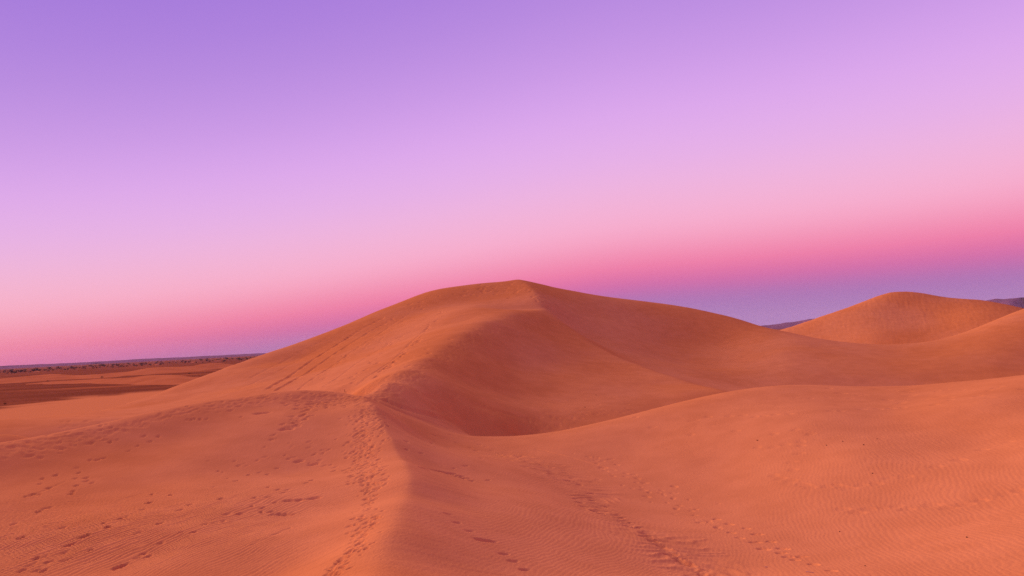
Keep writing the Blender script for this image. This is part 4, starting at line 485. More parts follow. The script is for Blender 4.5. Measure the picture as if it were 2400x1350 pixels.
(-13.86,45.93,0.85,0.39,0.23,0.065),(-13.23,46.56,1.3,0.28,0.17,0.058),(-12.55,46.83,0.84,0.25,0.15,0.051),(-11.62,45.26,0.4,0.31,0.18,0.044),
(-10.83,44.31,0.55,0.4,0.24,0.06),(-12.89,45.19,0.12,0.23,0.14,0.049),(-10.35,49.15,2.57,0.38,0.22,0.079),(-11.75,44.2,1.26,0.35,0.2,0.091),
(-14.31,60.74,-1.82,0.35,0.2,0.066),(-12.76,46.45,1.21,0.23,0.13,0.049),(-15.3,45.91,1.11,0.28,0.17,0.063),(-14.51,44.77,0.37,0.2,0.12,0.049),
(-13.49,45.4,1.31,0.43,0.25,0.068),(-9.75,44.47,1.25,0.44,0.26,0.082),(-12.13,46.16,0.86,0.36,0.21,0.086),(-14.91,47.55,1.72,0.21,0.12,0.042),
(-14.05,44.8,0.78,0.23,0.14,0.056),(-10.49,51.71,0.36,0.29,0.17,0.061),(-9.88,42.89,1.58,0.3,0.17,0.057),(-13.56,44.54,0.93,0.19,0.11,0.038),
(-13.63,46.53,0.22,0.4,0.23,0.087),(-12.04,43.35,1.42,0.37,0.22,0.1),(-10.37,44.4,0.99,0.36,0.21,0.065),(-14.16,45.52,1.34,0.17,0.1,0.029),
(-11.72,44.51,0.85,0.28,0.17,0.04),(-13.14,47.12,0.88,0.41,0.24,0.084),(-11.26,52.98,-0.65,0.16,0.1,0.042),(-14.06,47.18,1.51,0.36,0.21,0.061),
(-11.98,45.36,0.25,0.19,0.11,0.043),(-13.31,45.42,0.91,0.32,0.19,0.056),(-11.72,46.74,1.07,0.24,0.14,0.043),(-13.24,44.98,1.05,0.35,0.21,0.09),
(-20.93,38.77,1.42,0.34,0.17,0.043),(-23.57,31.48,1.42,0.22,0.11,0.026),(-22.77,31.62,0.75,0.26,0.13,0.035),(-20.38,39.48,1.14,0.24,0.12,0.027),
(-20.22,40.73,1.03,0.31,0.15,0.034),(-16.69,44.93,1.29,0.4,0.2,0.048),(-22.41,34.52,1.91,0.41,0.21,0.047),(-22.3,33.33,0.91,0.2,0.1,0.019),
(-20.93,38.63,2.11,0.36,0.18,0.031),(-21.65,38.1,2.22,0.3,0.15,0.026),(-22.72,32.44,1.65,0.31,0.15,0.026),(-12.03,46.94,0.46,0.29,0.14,0.028),
(-22.7,35.09,1.35,0.27,0.13,0.026),(-20.59,37.74,0.62,0.54,0.27,0.045),(-21.02,36.88,0.54,0.29,0.14,0.039),(-20.89,37.69,1.43,0.43,0.22,0.048),
(-17.28,44.96,1.27,0.3,0.15,0.032),(-45.35,83.09,1.2,0.21,0.1,0.022),(-17.27,44.71,1.2,0.27,0.14,0.029),(-14.91,46.43,1.45,0.23,0.12,0.025),
(-21.21,40.77,0.97,0.39,0.2,0.037),(-18.29,44.12,1.14,0.28,0.14,0.034),(-22.49,33.96,0.79,0.2,0.1,0.026),(-21.42,36.64,1.02,0.43,0.21,0.051),
(-18.96,40.24,2.26,0.28,0.14,0.031),(-23.08,31.53,1.45,0.37,0.19,0.036),(-12.33,47.06,0.95,0.4,0.2,0.042),(-22.57,33.75,1.5,0.22,0.11,0.027),
(-21.27,38.39,1.0,0.39,0.2,0.047),(-10.59,46.54,1.34,0.44,0.22,0.049),(-14.4,47.75,1.3,0.36,0.18,0.045),(-21.6,35.56,0.74,0.33,0.16,0.032),
(-16.96,45.08,1.26,0.54,0.27,0.06),(-22.42,35.07,0.8,0.39,0.2,0.053),(-20.31,39.09,0.91,0.47,0.23,0.056),(-19.87,41.33,1.64,0.26,0.13,0.02),
(-20.57,39.04,1.71,0.33,0.17,0.04),(-22.81,36.26,1.71,0.32,0.16,0.039),(-22.93,33.8,1.16,0.41,0.2,0.036),(-17.95,42.54,1.0,0.21,0.11,0.025),
(-18.79,43.08,1.11,0.23,0.11,0.026),(-13.34,45.72,1.84,0.19,0.1,0.029),(-12.03,46.19,0.14,0.22,0.11,0.03),(-21.36,38.79,2.07,0.23,0.11,0.026),
(-23.59,31.79,1.84,0.29,0.15,0.03),(-17.92,42.85,0.67,0.22,0.11,0.027),(-12.46,47.2,-0.29,0.57,0.28,0.05),(-16.32,45.29,-0.03,0.38,0.19,0.039),
(-24.09,32.72,1.81,0.33,0.16,0.044),(-23.24,32.41,1.7,0.38,0.19,0.048),(-22.48,35.98,0.69,0.42,0.21,0.052),(-22.39,34.97,1.15,0.56,0.28,0.059),
(-18.14,44.13,0.63,0.45,0.23,0.056),(-17.46,44.55,1.4,0.51,0.25,0.062),(-23.37,31.32,1.02,0.39,0.19,0.058),(-17.58,44.78,1.1,0.33,0.17,0.033),
(-12.1,47.28,1.13,0.49,0.25,0.059),(-22.96,31.16,1.48,0.23,0.12,0.024),(-17.08,44.38,0.93,0.27,0.14,0.038),(-17.82,42.68,1.41,0.48,0.24,0.048),
(-15.8,44.9,1.79,0.34,0.17,0.048),(-21.96,36.28,1.31,0.22,0.11,0.025),(-23.3,31.98,1.24,0.25,0.13,0.028),(-43.42,81.86,0.92,0.36,0.18,0.051),
(-13.21,46.95,0.76,0.34,0.17,0.038),(-22.39,34.55,1.19,0.52,0.26,0.058),(-14.12,47.29,1.38,0.33,0.16,0.031),(-22.78,33.51,1.03,0.25,0.13,0.039),
(-23.41,32.31,1.79,0.32,0.16,0.038),(-12.89,48.27,1.2,0.38,0.19,0.047),(-13.62,46.01,1.64,0.51,0.26,0.064),(-23.62,31.82,1.71,0.51,0.26,0.045),
(-19.06,42.37,-0.24,0.3,0.15,0.029),(-23.43,32.77,0.62,0.24,0.12,0.022),(-15.97,44.84,1.55,0.3,0.15,0.03),(-17.23,45.03,1.41,0.34,0.17,0.034),
(-20.75,39.31,1.14,0.28,0.14,0.04),(-22.01,34.29,0.99,0.36,0.18,0.036),(-18.26,42.16,0.35,0.39,0.19,0.037),(-10.18,49.11,2.16,0.41,0.2,0.048),
(-17.32,44.43,0.62,0.53,0.27,0.043),(-20.01,40.31,1.11,0.25,0.13,0.024),(-23.61,32.34,1.65,0.31,0.16,0.031),(-16.98,45.9,0.8,0.44,0.22,0.056),
(-22.85,34.15,1.95,0.37,0.19,0.053),(-20.93,39.39,0.98,0.31,0.15,0.037),(-15.15,45.88,0.83,0.38,0.19,0.05),(-9.88,45.5,2.63,0.21,0.11,0.027),
(-17.83,44.4,1.5,0.44,0.22,0.038),(-23.16,32.83,1.75,0.28,0.14,0.032),(-23.1,33.35,1.56,0.43,0.22,0.041),(-23.09,33.15,1.33,0.23,0.12,0.027),
(-13.42,59.18,-0.03,0.37,0.18,0.04),(-20.47,38.0,1.43,0.27,0.13,0.022),(-21.53,36.36,0.32,0.46,0.23,0.047),(-17.18,45.05,1.73,0.33,0.16,0.047),
(-22.3,35.76,1.5,0.24,0.12,0.03),(-15.58,44.83,1.11,0.38,0.19,0.046),(-12.89,46.81,1.5,0.47,0.24,0.044),(-12.48,46.24,0.72,0.55,0.27,0.048),
(-16.16,46.37,1.95,0.23,0.12,0.026),(-14.71,46.15,1.12,0.27,0.14,0.037),(-18.76,43.8,1.85,0.44,0.22,0.055),(-12.33,46.75,0.53,0.32,0.16,0.038),
(-17.4,43.06,1.4,0.53,0.27,0.059),(-16.09,43.41,0.67,0.35,0.17,0.04),(-17.82,44.29,0.72,0.37,0.19,0.042),(-19.34,41.07,1.58,0.35,0.18,0.036),
(-17.01,44.39,0.92,0.32,0.16,0.032),(-20.76,39.29,1.24,0.54,0.27,0.053),(-22.64,33.14,1.67,0.25,0.12,0.032),(-21.1,38.7,1.29,0.32,0.16,0.041),
(-19.81,40.04,1.22,0.27,0.14,0.029),(-22.45,34.08,1.33,0.36,0.18,0.032),(-16.32,45.09,1.07,0.55,0.28,0.064),(-21.1,38.66,1.37,0.47,0.24,0.04),
(-17.43,43.47,1.06,0.28,0.14,0.023),(-18.93,42.12,0.66,0.47,0.23,0.036),(-15.75,44.91,0.87,0.35,0.18,0.039),(-20.01,40.9,0.91,0.49,0.25,0.048),
(-20.98,38.92,0.84,0.33,0.17,0.042),(-10.59,45.02,1.31,0.36,0.18,0.041),(-22.77,32.87,1.71,0.51,0.25,0.057),(-13.8,47.0,1.07,0.35,0.17,0.037),
(-22.0,35.89,0.05,0.35,0.17,0.031),(-20.22,38.96,0.28,0.32,0.16,0.042),(-11.99,45.78,0.85,0.43,0.22,0.053),(-23.13,33.11,2.36,0.45,0.22,0.045),
(-19.96,40.93,1.61,0.43,0.22,0.045),(-19.67,41.66,0.97,0.39,0.19,0.046),(-20.77,37.66,1.22,0.31,0.16,0.026),(-10.04,46.29,1.65,0.29,0.15,0.039),
(-21.37,36.56,2.08,0.44,0.22,0.043),(-21.21,37.61,0.66,0.22,0.11,0.028),(-22.78,31.92,2.34,0.34,0.17,0.036),(-21.91,35.7,1.48,0.21,0.11,0.027),
(-21.95,34.89,1.39,0.3,0.15,0.038),(-13.37,46.86,1.37,0.44,0.22,0.064),(-39.17,87.07,1.55,0.41,0.2,0.039),(-21.56,36.43,1.68,0.31,0.15,0.029),
(-14.15,46.22,1.43,0.34,0.17,0.036),(-21.12,37.49,1.35,0.49,0.24,0.048),(-13.45,47.86,1.05,0.43,0.21,0.046),(-11.86,45.96,1.87,0.21,0.1,0.023),
(-19.83,40.85,0.35,0.41,0.2,0.06),(-23.86,33.12,1.11,0.39,0.2,0.052),(-14.87,45.49,0.89,0.36,0.18,0.049),(-15.3,45.54,1.0,0.24,0.12,0.027),
(-20.86,37.8,1.36,0.26,0.13,0.023),(-18.63,45.0,1.1,0.27,0.14,0.031),(-17.93,41.3,0.79,0.34,0.17,0.032),(-22.38,35.69,0.76,0.22,0.11,0.021),
(-16.07,44.99,1.59,0.39,0.19,0.043),(-21.92,34.57,1.18,0.26,0.13,0.03),(-22.52,33.43,2.32,0.2,0.1,0.028),(-22.97,33.94,1.56,0.38,0.19,0.045),
(-23.19,33.84,1.43,0.24,0.12,0.029),(-16.97,43.99,0.44,0.54,0.27,0.065),(-21.03,38.12,1.38,0.43,0.22,0.04),(-18.51,40.89,0.79,0.32,0.16,0.029),
(-19.71,41.48,2.37,0.21,0.1,0.02),(-23.33,32.33,1.16,0.33,0.16,0.037),(-10.01,43.21,1.01,0.43,0.22,0.054),(-10.32,45.17,0.05,0.43,0.21,0.05),
(-11.09,50.91,0.77,0.41,0.2,0.04),(-13.16,46.73,0.86,0.23,0.11,0.026),(-12.42,45.87,1.23,0.29,0.14,0.029),(-23.27,33.65,1.98,0.27,0.14,0.03),
(-17.5,44.21,1.89,0.43,0.21,0.035),(-21.95,33.98,1.04,0.41,0.2,0.04),(-21.02,39.32,0.84,0.39,0.19,0.038),(-23.9,31.91,1.83,0.34,0.17,0.044),
(-22.66,33.37,0.82,0.4,0.2,0.045),(-18.45,41.85,1.64,0.42,0.21,0.042),(-18.37,42.21,0.78,0.31,0.15,0.034),(-15.13,45.18,0.57,0.45,0.23,0.046),
(-18.46,42.61,0.83,0.19,0.1,0.021),(-18.12,42.44,1.44,0.27,0.14,0.026),(-23.11,32.48,1.85,0.55,0.28,0.066),(-20.94,39.02,0.66,0.28,0.14,0.033),
(-20.77,40.04,2.22,0.47,0.23,0.057),(-18.18,42.72,1.65,0.26,0.13,0.022),(-21.57,35.92,2.01,0.41,0.2,0.037),(-22.36,34.76,1.42,0.49,0.25,0.057),
(-14.17,45.63,-0.14,0.51,0.25,0.039),(-23.27,31.77,1.14,0.29,0.14,0.041),(-20.24,39.91,1.72,0.24,0.12,0.025),(-20.53,39.77,1.64,0.34,0.17,0.031),
(-20.78,36.77,2.23,0.24,0.12,0.023),(-13.72,46.53,1.01,0.3,0.15,0.029),(-21.07,37.62,1.01,0.32,0.16,0.028),(-22.15,34.18,0.88,0.46,0.23,0.05),
(-18.24,42.85,1.18,0.43,0.21,0.039),(-22.89,35.98,1.58,0.29,0.14,0.029),(-22.73,33.41,1.19,0.45,0.22,0.047),(-21.51,37.96,1.38,0.36,0.18,0.046),
(-21.73,34.98,1.61,0.25,0.13,0.025),(-15.54,45.08,0.48,0.37,0.18,0.043),(-22.97,32.08,1.51,0.4,0.2,0.034),(-21.99,35.73,1.93,0.58,0.29,0.065),
(-17.91,43.86,1.89,0.37,0.18,0.047),(-18.42,41.22,1.25,0.23,0.11,0.021),(-22.63,34.14,1.66,0.24,0.12,0.032),(-16.02,44.82,0.36,0.41,0.2,0.047),
(-19.28,41.38,1.25,0.41,0.21,0.047),(-14.65,46.42,0.49,0.33,0.16,0.037),(-16.72,45.26,1.41,0.52,0.26,0.066),(-23.34,31.95,0.21,0.43,0.22,0.044),
(-22.23,35.29,1.41,0.5,0.25,0.042),(-18.64,41.73,1.31,0.41,0.21,0.05),(-19.24,43.03,1.17,0.5,0.25,0.052),(-16.33,43.84,0.94,0.36,0.18,0.038),
(-16.22,44.36,1.64,0.26,0.13,0.032),(-22.49,34.64,0.6,0.48,0.24,0.045),(-21.99,34.19,2.42,0.27,0.14,0.034),(-20.64,39.52,1.13,0.39,0.19,0.043),
(-19.95,40.14,0.49,0.43,0.21,0.058),(-19.47,40.64,0.9,0.46,0.23,0.061),(-21.8,35.8,1.16,0.29,0.14,0.038),(-22.72,32.56,1.28,0.25,0.12,0.033),
(-14.04,46.05,1.01,0.36,0.18,0.041),(-23.32,31.95,1.41,0.21,0.1,0.021),(-19.21,43.11,1.44,0.19,0.09,0.025),(-9.85,45.08,0.96,0.54,0.27,0.055),
(-22.2,34.35,1.89,0.34,0.17,0.03),(-20.29,39.52,1.13,0.57,0.29,0.047),(-21.57,35.21,0.99,0.19,0.1,0.023),(-22.14,35.51,1.46,0.4,0.2,0.033),
(-23.22,33.85,1.9,0.4,0.2,0.052),(-20.61,38.23,0.07,0.31,0.15,0.037),(-17.34,43.32,0.89,0.29,0.14,0.036),(-23.2,31.78,1.48,0.34,0.17,0.031),
(-45.01,88.09,1.28,0.25,0.13,0.021),(-21.13,37.99,1.52,0.47,0.23,0.05),(-18.0,45.11,1.53,0.44,0.22,0.043),(-12.59,46.1,1.04,0.44,0.22,0.052),
(-13.57,47.73,1.05,0.24,0.12,0.023),(-20.05,39.69,1.53,0.42,0.21,0.052),(-20.7,38.09,0.48,0.44,0.22,0.04),(-23.47,31.55,1.35,0.49,0.24,0.054),
(-21.18,38.2,1.2,0.43,0.21,0.047),(-21.79,35.17,0.73,0.42,0.21,0.048),(-23.34,31.64,1.21,0.34,0.17,0.037),(-14.54,46.24,1.23,0.22,0.11,0.021),
(-23.73,31.53,0.63,0.32,0.16,0.045),(-42.71,82.48,2.07,0.37,0.19,0.038),(-21.86,36.54,1.66,0.24,0.12,0.027),(-13.55,47.38,1.17,0.27,0.14,0.033),
(-22.94,34.03,2.22,0.37,0.19,0.043),(-14.41,47.66,1.19,0.23,0.12,0.027),(-23.44,34.35,1.32,0.27,0.14,0.027),(-19.29,42.77,0.73,0.3,0.15,0.037),
(-23.44,32.22,1.6,0.44,0.22,0.055),(-19.73,41.44,1.66,0.45,0.22,0.043),(-22.08,35.36,1.41,0.28,0.14,0.029),(-22.39,32.83,1.42,0.36,0.18,0.032),
(-18.01,43.05,1.22,0.23,0.12,0.02),(-22.53,33.73,-0.09,0.39,0.19,0.039),(-20.97,36.72,2.26,0.4,0.2,0.043),(-13.35,46.69,0.67,0.51,0.25,0.057),
(-22.56,33.86,1.26,0.33,0.17,0.046),(-15.39,46.42,1.4,0.41,0.21,0.045),(-37.84,86.93,1.01,0.3,0.15,0.038),(-21.81,35.52,1.09,0.53,0.27,0.052),
(-38.19,86.95,0.2,0.49,0.25,0.056),(-16.38,46.41,0.88,0.52,0.26,0.057),(-18.34,43.83,1.45,0.26,0.13,0.026),(-11.35,46.93,1.51,0.46,0.23,0.052),
(-22.02,34.21,1.19,0.31,0.15,0.03),(-21.79,35.34,0.21,0.36,0.18,0.05),(-21.07,38.47,1.79,0.42,0.21,0.061),(-18.79,42.46,1.2,0.45,0.22,0.047),
(-16.2,46.64,1.37,0.28,0.14,0.033),(-14.64,48.04,1.48,0.47,0.23,0.038),(-20.58,38.79,1.49,0.32,0.16,0.038),(-22.41,35.28,0.65,0.23,0.12,0.028),
(-16.56,45.63,1.1,0.4,0.2,0.036),(-21.48,36.54,1.76,0.25,0.13,0.028),(-22.55,34.83,1.4,0.39,0.2,0.034),(-12.52,46.7,0.5,0.39,0.2,0.049),
(-22.99,32.99,1.7,0.46,0.23,0.044),(-10.33,45.9,0.42,0.37,0.18,0.052),(-23.27,32.27,1.57,0.22,0.11,0.027),(-23.28,31.47,1.6,0.53,0.27,0.051),
(-12.5,46.14,1.28,0.5,0.25,0.047),(-22.05,38.16,0.26,0.23,0.12,0.025),(-19.8,40.17,1.77,0.28,0.14,0.035),(-18.14,43.36,1.34,0.39,0.2,0.042),
(-11.47,44.87,0.78,0.48,0.24,0.053),(-21.5,36.69,0.61,0.31,0.15,0.042),(-23.15,31.65,1.75,0.49,0.25,0.043),(-20.87,38.87,0.15,0.44,0.22,0.042),
(-15.5,47.52,2.75,0.3,0.15,0.032),(-21.56,36.68,1.57,0.28,0.14,0.033),(-10.15,50.11,1.84,0.55,0.28,0.048),(-21.84,35.28,1.08,0.36,0.18,0.056),
(-23.0,34.12,1.1,0.51,0.26,0.057),(-20.67,39.72,1.33,0.49,0.24,0.062),(-17.48,41.88,1.24,0.46,0.23,0.061),(-20.1,41.87,1.74,0.39,0.19,0.055),
(-20.6,37.92,1.43,0.22,0.11,0.025),(-23.16,32.53,1.9,0.35,0.17,0.033),(-22.65,34.38,2.12,0.36,0.18,0.027),(-20.68,37.7,0.45,0.29,0.14,0.03),
(-16.07,44.74,0.35,0.46,0.23,0.051),(-14.75,44.98,1.14,0.52,0.26,0.051),(-19.67,40.23,0.4,0.38,0.19,0.036),(-17.61,43.99,1.4,0.33,0.16,0.047),
(-20.95,37.92,0.92,0.39,0.2,0.035),(-21.31,35.64,1.64,0.35,0.18,0.037),(-21.17,36.78,0.79,0.37,0.19,0.038),(-23.03,33.86,1.42,0.23,0.12,0.023),
(-13.73,48.5,1.04,0.41,0.21,0.045),(-17.71,68.6,0.03,0.32,0.16,0.04),(-21.55,37.52,0.94,0.38,0.19,0.034),(-13.17,47.04,1.14,0.29,0.15,0.026),
(-20.75,39.94,0.84,0.38,0.19,0.04),(-18.26,43.9,1.11,0.37,0.19,0.047),(-12.24,47.35,1.15,0.44,0.22,0.037),(-23.24,34.75,0.46,0.45,0.22,0.037),
(-22.29,35.44,1.12,0.33,0.16,0.045),(-22.33,35.73,1.48,0.27,0.13,0.026),(-19.19,41.32,1.96,0.2,0.1,0.024),(-21.07,38.3,1.17,0.23,0.11,0.02),
(-17.77,44.68,0.6,0.24,0.12,0.028),(-22.88,34.14,1.48,0.46,0.23,0.038),(-19.59,40.54,1.09,0.44,0.22,0.043),(-16.55,44.94,0.72,0.42,0.21,0.048),
(-16.6,44.21,1.21,0.39,0.2,0.051),(-14.83,46.06,0.16,0.48,0.24,0.054),(-23.49,31.54,0.73,0.29,0.14,0.032),(-21.58,37.33,0.97,0.3,0.15,0.036),
(-22.82,34.67,1.23,0.56,0.28,0.052),(-15.04,45.16,1.18,0.3,0.15,0.033),(-18.61,43.37,1.3,0.41,0.2,0.039),(-22.71,33.02,1.08,0.45,0.23,0.042),
(-23.32,32.79,2.49,0.49,0.25,0.056),(-18.11,45.85,1.69,0.51,0.26,0.053),(-17.78,43.59,2.09,0.48,0.24,0.052),(-14.55,47.26,0.88,0.55,0.27,0.056),
(-20.23,41.04,1.05,0.43,0.22,0.057),(-18.98,42.4,1.27,0.23,0.12,0.027),(-17.5,45.21,0.82,0.54,0.27,0.048),(-20.83,38.87,2.14,0.33,0.17,0.038),
(-22.25,34.01,1.23,0.39,0.19,0.039),(-13.38,46.72,1.44,0.39,0.19,0.039),(-20.0,39.74,1.52,0.27,0.13,0.03),(-20.43,38.93,1.15,0.5,0.25,0.048),
(-18.3,43.28,0.98,0.35,0.17,0.033),(-22.01,35.26,1.07,0.45,0.23,0.047),(-19.75,40.79,0.86,0.18,0.09,0.025),(-21.5,36.74,0.79,0.35,0.18,0.035),
(-11.23,50.67,2.13,0.54,0.27,0.051),(-19.26,42.53,1.22,0.21,0.11,0.026),(-21.47,35.84,0.99,0.2,0.1,0.022),(-22.56,34.62,0.79,0.37,0.19,0.043),
(-22.58,33.36,1.61,0.48,0.24,0.048),(-22.84,33.14,0.97,0.28,0.14,0.026),(-12.26,46.25,0.23,0.37,0.18,0.036),(-23.63,32.13,1.03,0.21,0.11,0.022),
(-18.66,42.51,1.23,0.32,0.16,0.028),(-16.99,43.91,1.62,0.27,0.13,0.026),(-12.95,46.37,1.09,0.25,0.13,0.03),(-22.57,34.1,2.4,0.39,0.19,0.042),
(-17.17,44.87,0.88,0.23,0.12,0.028),(-22.23,35.79,1.24,0.44,0.22,0.045),(-13.32,46.16,1.12,0.35,0.17,0.039),(-15.12,45.5,1.18,0.44,0.22,0.047),
(-19.64,40.28,0.71,0.25,0.12,0.024),(-19.76,38.52,1.86,0.22,0.11,0.03),(-21.63,35.52,0.82,0.35,0.18,0.052),(-21.37,37.72,2.06,0.44,0.22,0.049),
(-15.8,45.2,1.16,0.47,0.23,0.053),(-14.21,45.58,0.7,0.27,0.13,0.03),(-16.66,44.61,0.73,0.41,0.21,0.038),(-20.91,39.26,1.24,0.43,0.21,0.046),
(-18.83,42.17,1.06,0.45,0.23,0.057),(-23.03,33.2,1.61,0.42,0.21,0.043),(-18.63,42.24,0.67,0.36,0.18,0.045),(-23.32,33.21,1.2,0.4,0.2,0.043),
(-10.13,45.02,1.34,0.24,0.12,0.026),(-22.23,34.5,1.06,0.38,0.19,0.057),(-17.91,44.36,1.11,0.47,0.23,0.06),(-23.92,31.78,1.35,0.22,0.11,0.028),
(-19.14,42.17,1.91,0.37,0.19,0.039),(-14.56,46.49,0.44,0.39,0.19,0.037),(-20.34,39.35,0.21,0.53,0.27,0.063),(-16.69,43.72,1.07,0.48,0.24,0.041),
(-22.92,34.4,1.87,0.43,0.21,0.043),(-22.7,34.84,0.55,0.21,0.11,0.023),(-19.02,43.64,0.31,0.32,0.16,0.04),(-11.98,47.08,1.74,0.42,0.21,0.044),
(-17.74,43.54,1.43,0.56,0.28,0.064),(-23.26,32.27,1.18,0.43,0.21,0.054),(-20.22,40.46,1.12,0.49,0.25,0.046),(-21.89,35.74,0.84,0.31,0.15,0.034),
(-12.33,47.38,0.85,0.46,0.23,0.044),(-16.56,45.43,0.51,0.42,0.21,0.058),(-22.66,34.31,0.54,0.31,0.16,0.04),(-23.56,31.32,2.25,0.49,0.25,0.059),
(-18.81,42.12,1.17,0.32,0.16,0.037),(-20.63,38.96,1.5,0.42,0.21,0.052),(-17.45,43.94,0.93,0.46,0.23,0.047),(-20.55,37.84,0.67,0.38,0.19,0.04),
(-14.17,60.14,-1.67,0.43,0.22,0.037),(-14.66,45.16,0.22,0.27,0.14,0.03),(-22.96,34.52,0.55,0.3,0.15,0.035),(-22.77,33.13,1.48,0.44,0.22,0.04),
(-18.93,41.02,2.02,0.24,0.12,0.03),(-9.63,44.49,1.42,0.24,0.12,0.021),(-22.73,33.84,2.08,0.45,0.22,0.041),(-19.69,40.21,1.49,0.43,0.21,0.046),
(-12.07,45.86,1.01,0.38,0.19,0.038),(-19.39,40.84,1.88,0.38,0.19,0.041),(-22.02,35.53,1.31,0.27,0.14,0.038),(-23.42,33.89,1.31,0.22,0.11,0.026),
(-20.68,38.35,0.94,0.25,0.13,0.029),(-23.16,32.3,1.32,0.31,0.16,0.026),(-22.99,32.89,0.55,0.32,0.16,0.036),(-20.7,39.11,0.35,0.22,0.11,0.023),
(-23.89,33.1,0.47,0.37,0.18,0.056),(-23.51,32.8,1.57,0.28,0.13,0.034),(-22.4,37.49,2.12,0.32,0.15,0.049),(-22.86,32.34,1.05,0.55,0.26,0.069),
(-23.23,31.74,0.53,0.27,0.13,0.037),(-23.62,34.68,1.15,0.38,0.18,0.042),(-23.54,32.05,1.63,0.6,0.29,0.087),(-20.89,38.1,1.87,0.51,0.24,0.061),
(-23.22,31.06,1.07,0.3,0.14,0.044),(-21.87,32.93,1.22,0.48,0.23,0.077),(-21.34,37.63,0.42,0.41,0.2,0.078),(-23.48,30.93,1.34,0.28,0.13,0.038),
(-21.45,35.24,1.77,0.56,0.27,0.065),(-22.47,33.04,1.15,0.41,0.2,0.06),(-22.85,30.68,1.61,0.29,0.14,0.037),(-41.36,68.97,1.79,0.31,0.15,0.041),
(-22.46,32.5,1.48,0.43,0.2,0.065),(-21.81,34.85,1.66,0.33,0.16,0.053),(-21.95,35.07,0.84,0.47,0.22,0.046),(-21.58,35.4,0.27,0.42,0.2,0.046),
(-22.84,33.11,1.49,0.24,0.12,0.026),(-23.74,30.86,1.81,0.44,0.21,0.063),(-22.74,33.33,1.73,0.31,0.15,0.044),(-22.29,34.95,0.73,0.48,0.23,0.051),
(-20.58,35.38,1.65,0.32,0.15,0.043),(-22.03,35.02,1.14,0.45,0.21,0.074),(-22.6,31.46,1.87,0.31,0.15,0.041),(-21.67,33.69,1.8,0.32,0.15,0.048),
(-22.52,35.33,1.18,0.5,0.24,0.081),(-22.9,33.79,1.41,0.2,0.1,0.034),(-22.64,34.82,1.02,0.53,0.25,0.078),(-22.88,31.92,1.1,0.2,0.09,0.029),
(-22.15,32.95,0.91,0.54,0.26,0.06),(-22.51,37.12,1.89,0.43,0.21,0.071),(-23.53,33.09,2.32,0.62,0.3,0.088),(-22.57,32.56,1.57,0.44,0.21,0.052),
(-21.36,36.27,1.64,0.4,0.19,0.053),(-22.49,35.22,1.21,0.48,0.23,0.059),(-22.97,35.12,1.51,0.31,0.15,0.042),(-42.72,71.65,1.75,0.46,0.22,0.072),
(-40.82,67.27,1.21,0.46,0.22,0.076),(-21.42,36.14,1.76,0.59,0.28,0.064),(-21.83,33.7,1.83,0.37,0.18,0.048),(-22.33,31.43,1.22,0.58,0.27,0.076),
(-21.53,36.16,0.5,0.29,0.14,0.048),(-22.31,31.73,1.27,0.26,0.12,0.038),(-21.52,32.39,0.57,0.29,0.14,0.044),(-23.47,31.51,0.64,0.34,0.16,0.054),
(-23.26,31.75,1.32,0.36,0.17,0.051),(-21.43,36.7,1.46,0.56,0.27,0.061),(-22.5,32.82,1.68,0.32,0.15,0.044),(-22.45,34.42,0.8,0.44,0.21,0.063),
(-21.35,34.24,0.91,0.45,0.21,0.051),(-23.41,33.7,1.83,0.44,0.21,0.047),(-21.77,35.78,2.16,0.27,0.13,0.042),(-23.03,30.97,1.35,0.19,0.09,0.036),
(-21.36,37.43,0.8,0.42,0.2,0.05),(-22.31,33.19,1.14,0.29,0.14,0.039),(-22.27,35.04,1.38,0.26,0.12,0.047),(-23.15,35.37,1.4,0.43,0.2,0.067),
(-46.26,78.95,2.26,0.42,0.2,0.079),(-22.02,36.36,1.33,0.46,0.22,0.065),(-22.47,33.7,1.52,0.51,0.24,0.074),(-22.38,34.72,1.04,0.21,0.1,0.034),
(-22.28,32.74,2.84,0.34,0.16,0.047),(-43.16,64.42,0.86,0.34,0.16,0.052),(-21.88,31.48,0.36,0.25,0.12,0.031),(-21.06,35.03,0.79,0.38,0.18,0.049),
(-23.2,32.46,1.64,0.35,0.17,0.051),(-22.06,32.06,1.35,0.29,0.14,0.035),(-22.36,34.95,1.68,0.49,0.23,0.076),(-23.46,31.98,1.17,0.5,0.24,0.07),
(-23.84,34.89,1.22,0.47,0.23,0.077),(-21.83,36.92,1.77,0.46,0.22,0.069),(-21.85,37.0,1.69,0.26,0.13,0.027),(-21.91,34.44,1.49,0.33,0.16,0.044),
(-22.6,31.94,1.56,0.4,0.19,0.052),(-21.73,35.19,1.23,0.33,0.16,0.055),(-21.82,31.47,1.57,0.36,0.17,0.058),(-22.56,32.57,1.16,0.48,0.23,0.073),
(-12.34,33.49,0.15,0.27,0.14,0.051),(-10.05,36.75,1.14,0.17,0.09,0.028),(-10.85,35.65,0.82,0.29,0.15,0.055),(-12.27,27.71,1.32,0.2,0.11,0.034),
(-12.94,32.48,1.94,0.17,0.09,0.031),(-12.74,36.23,0.79,0.2,0.1,0.037),(-12.89,28.8,2.17,0.15,0.08,0.024),(-13.55,31.05,1.94,0.29,0.15,0.044),
(-11.91,36.24,0.9,0.16,0.08,0.029),(-11.83,35.49,1.81,0.16,0.09,0.028),(-12.83,35.83,0.29,0.16,0.08,0.033),(-12.69,32.11,0.91,0.19,0.1,0.044),
(-11.46,33.76,1.62,0.24,0.12,0.041),(-9.95,32.75,0.92,0.2,0.1,0.041),(-9.78,34.33,0.33,0.28,0.15,0.045),(-8.76,34.64,0.35,0.15,0.08,0.027),
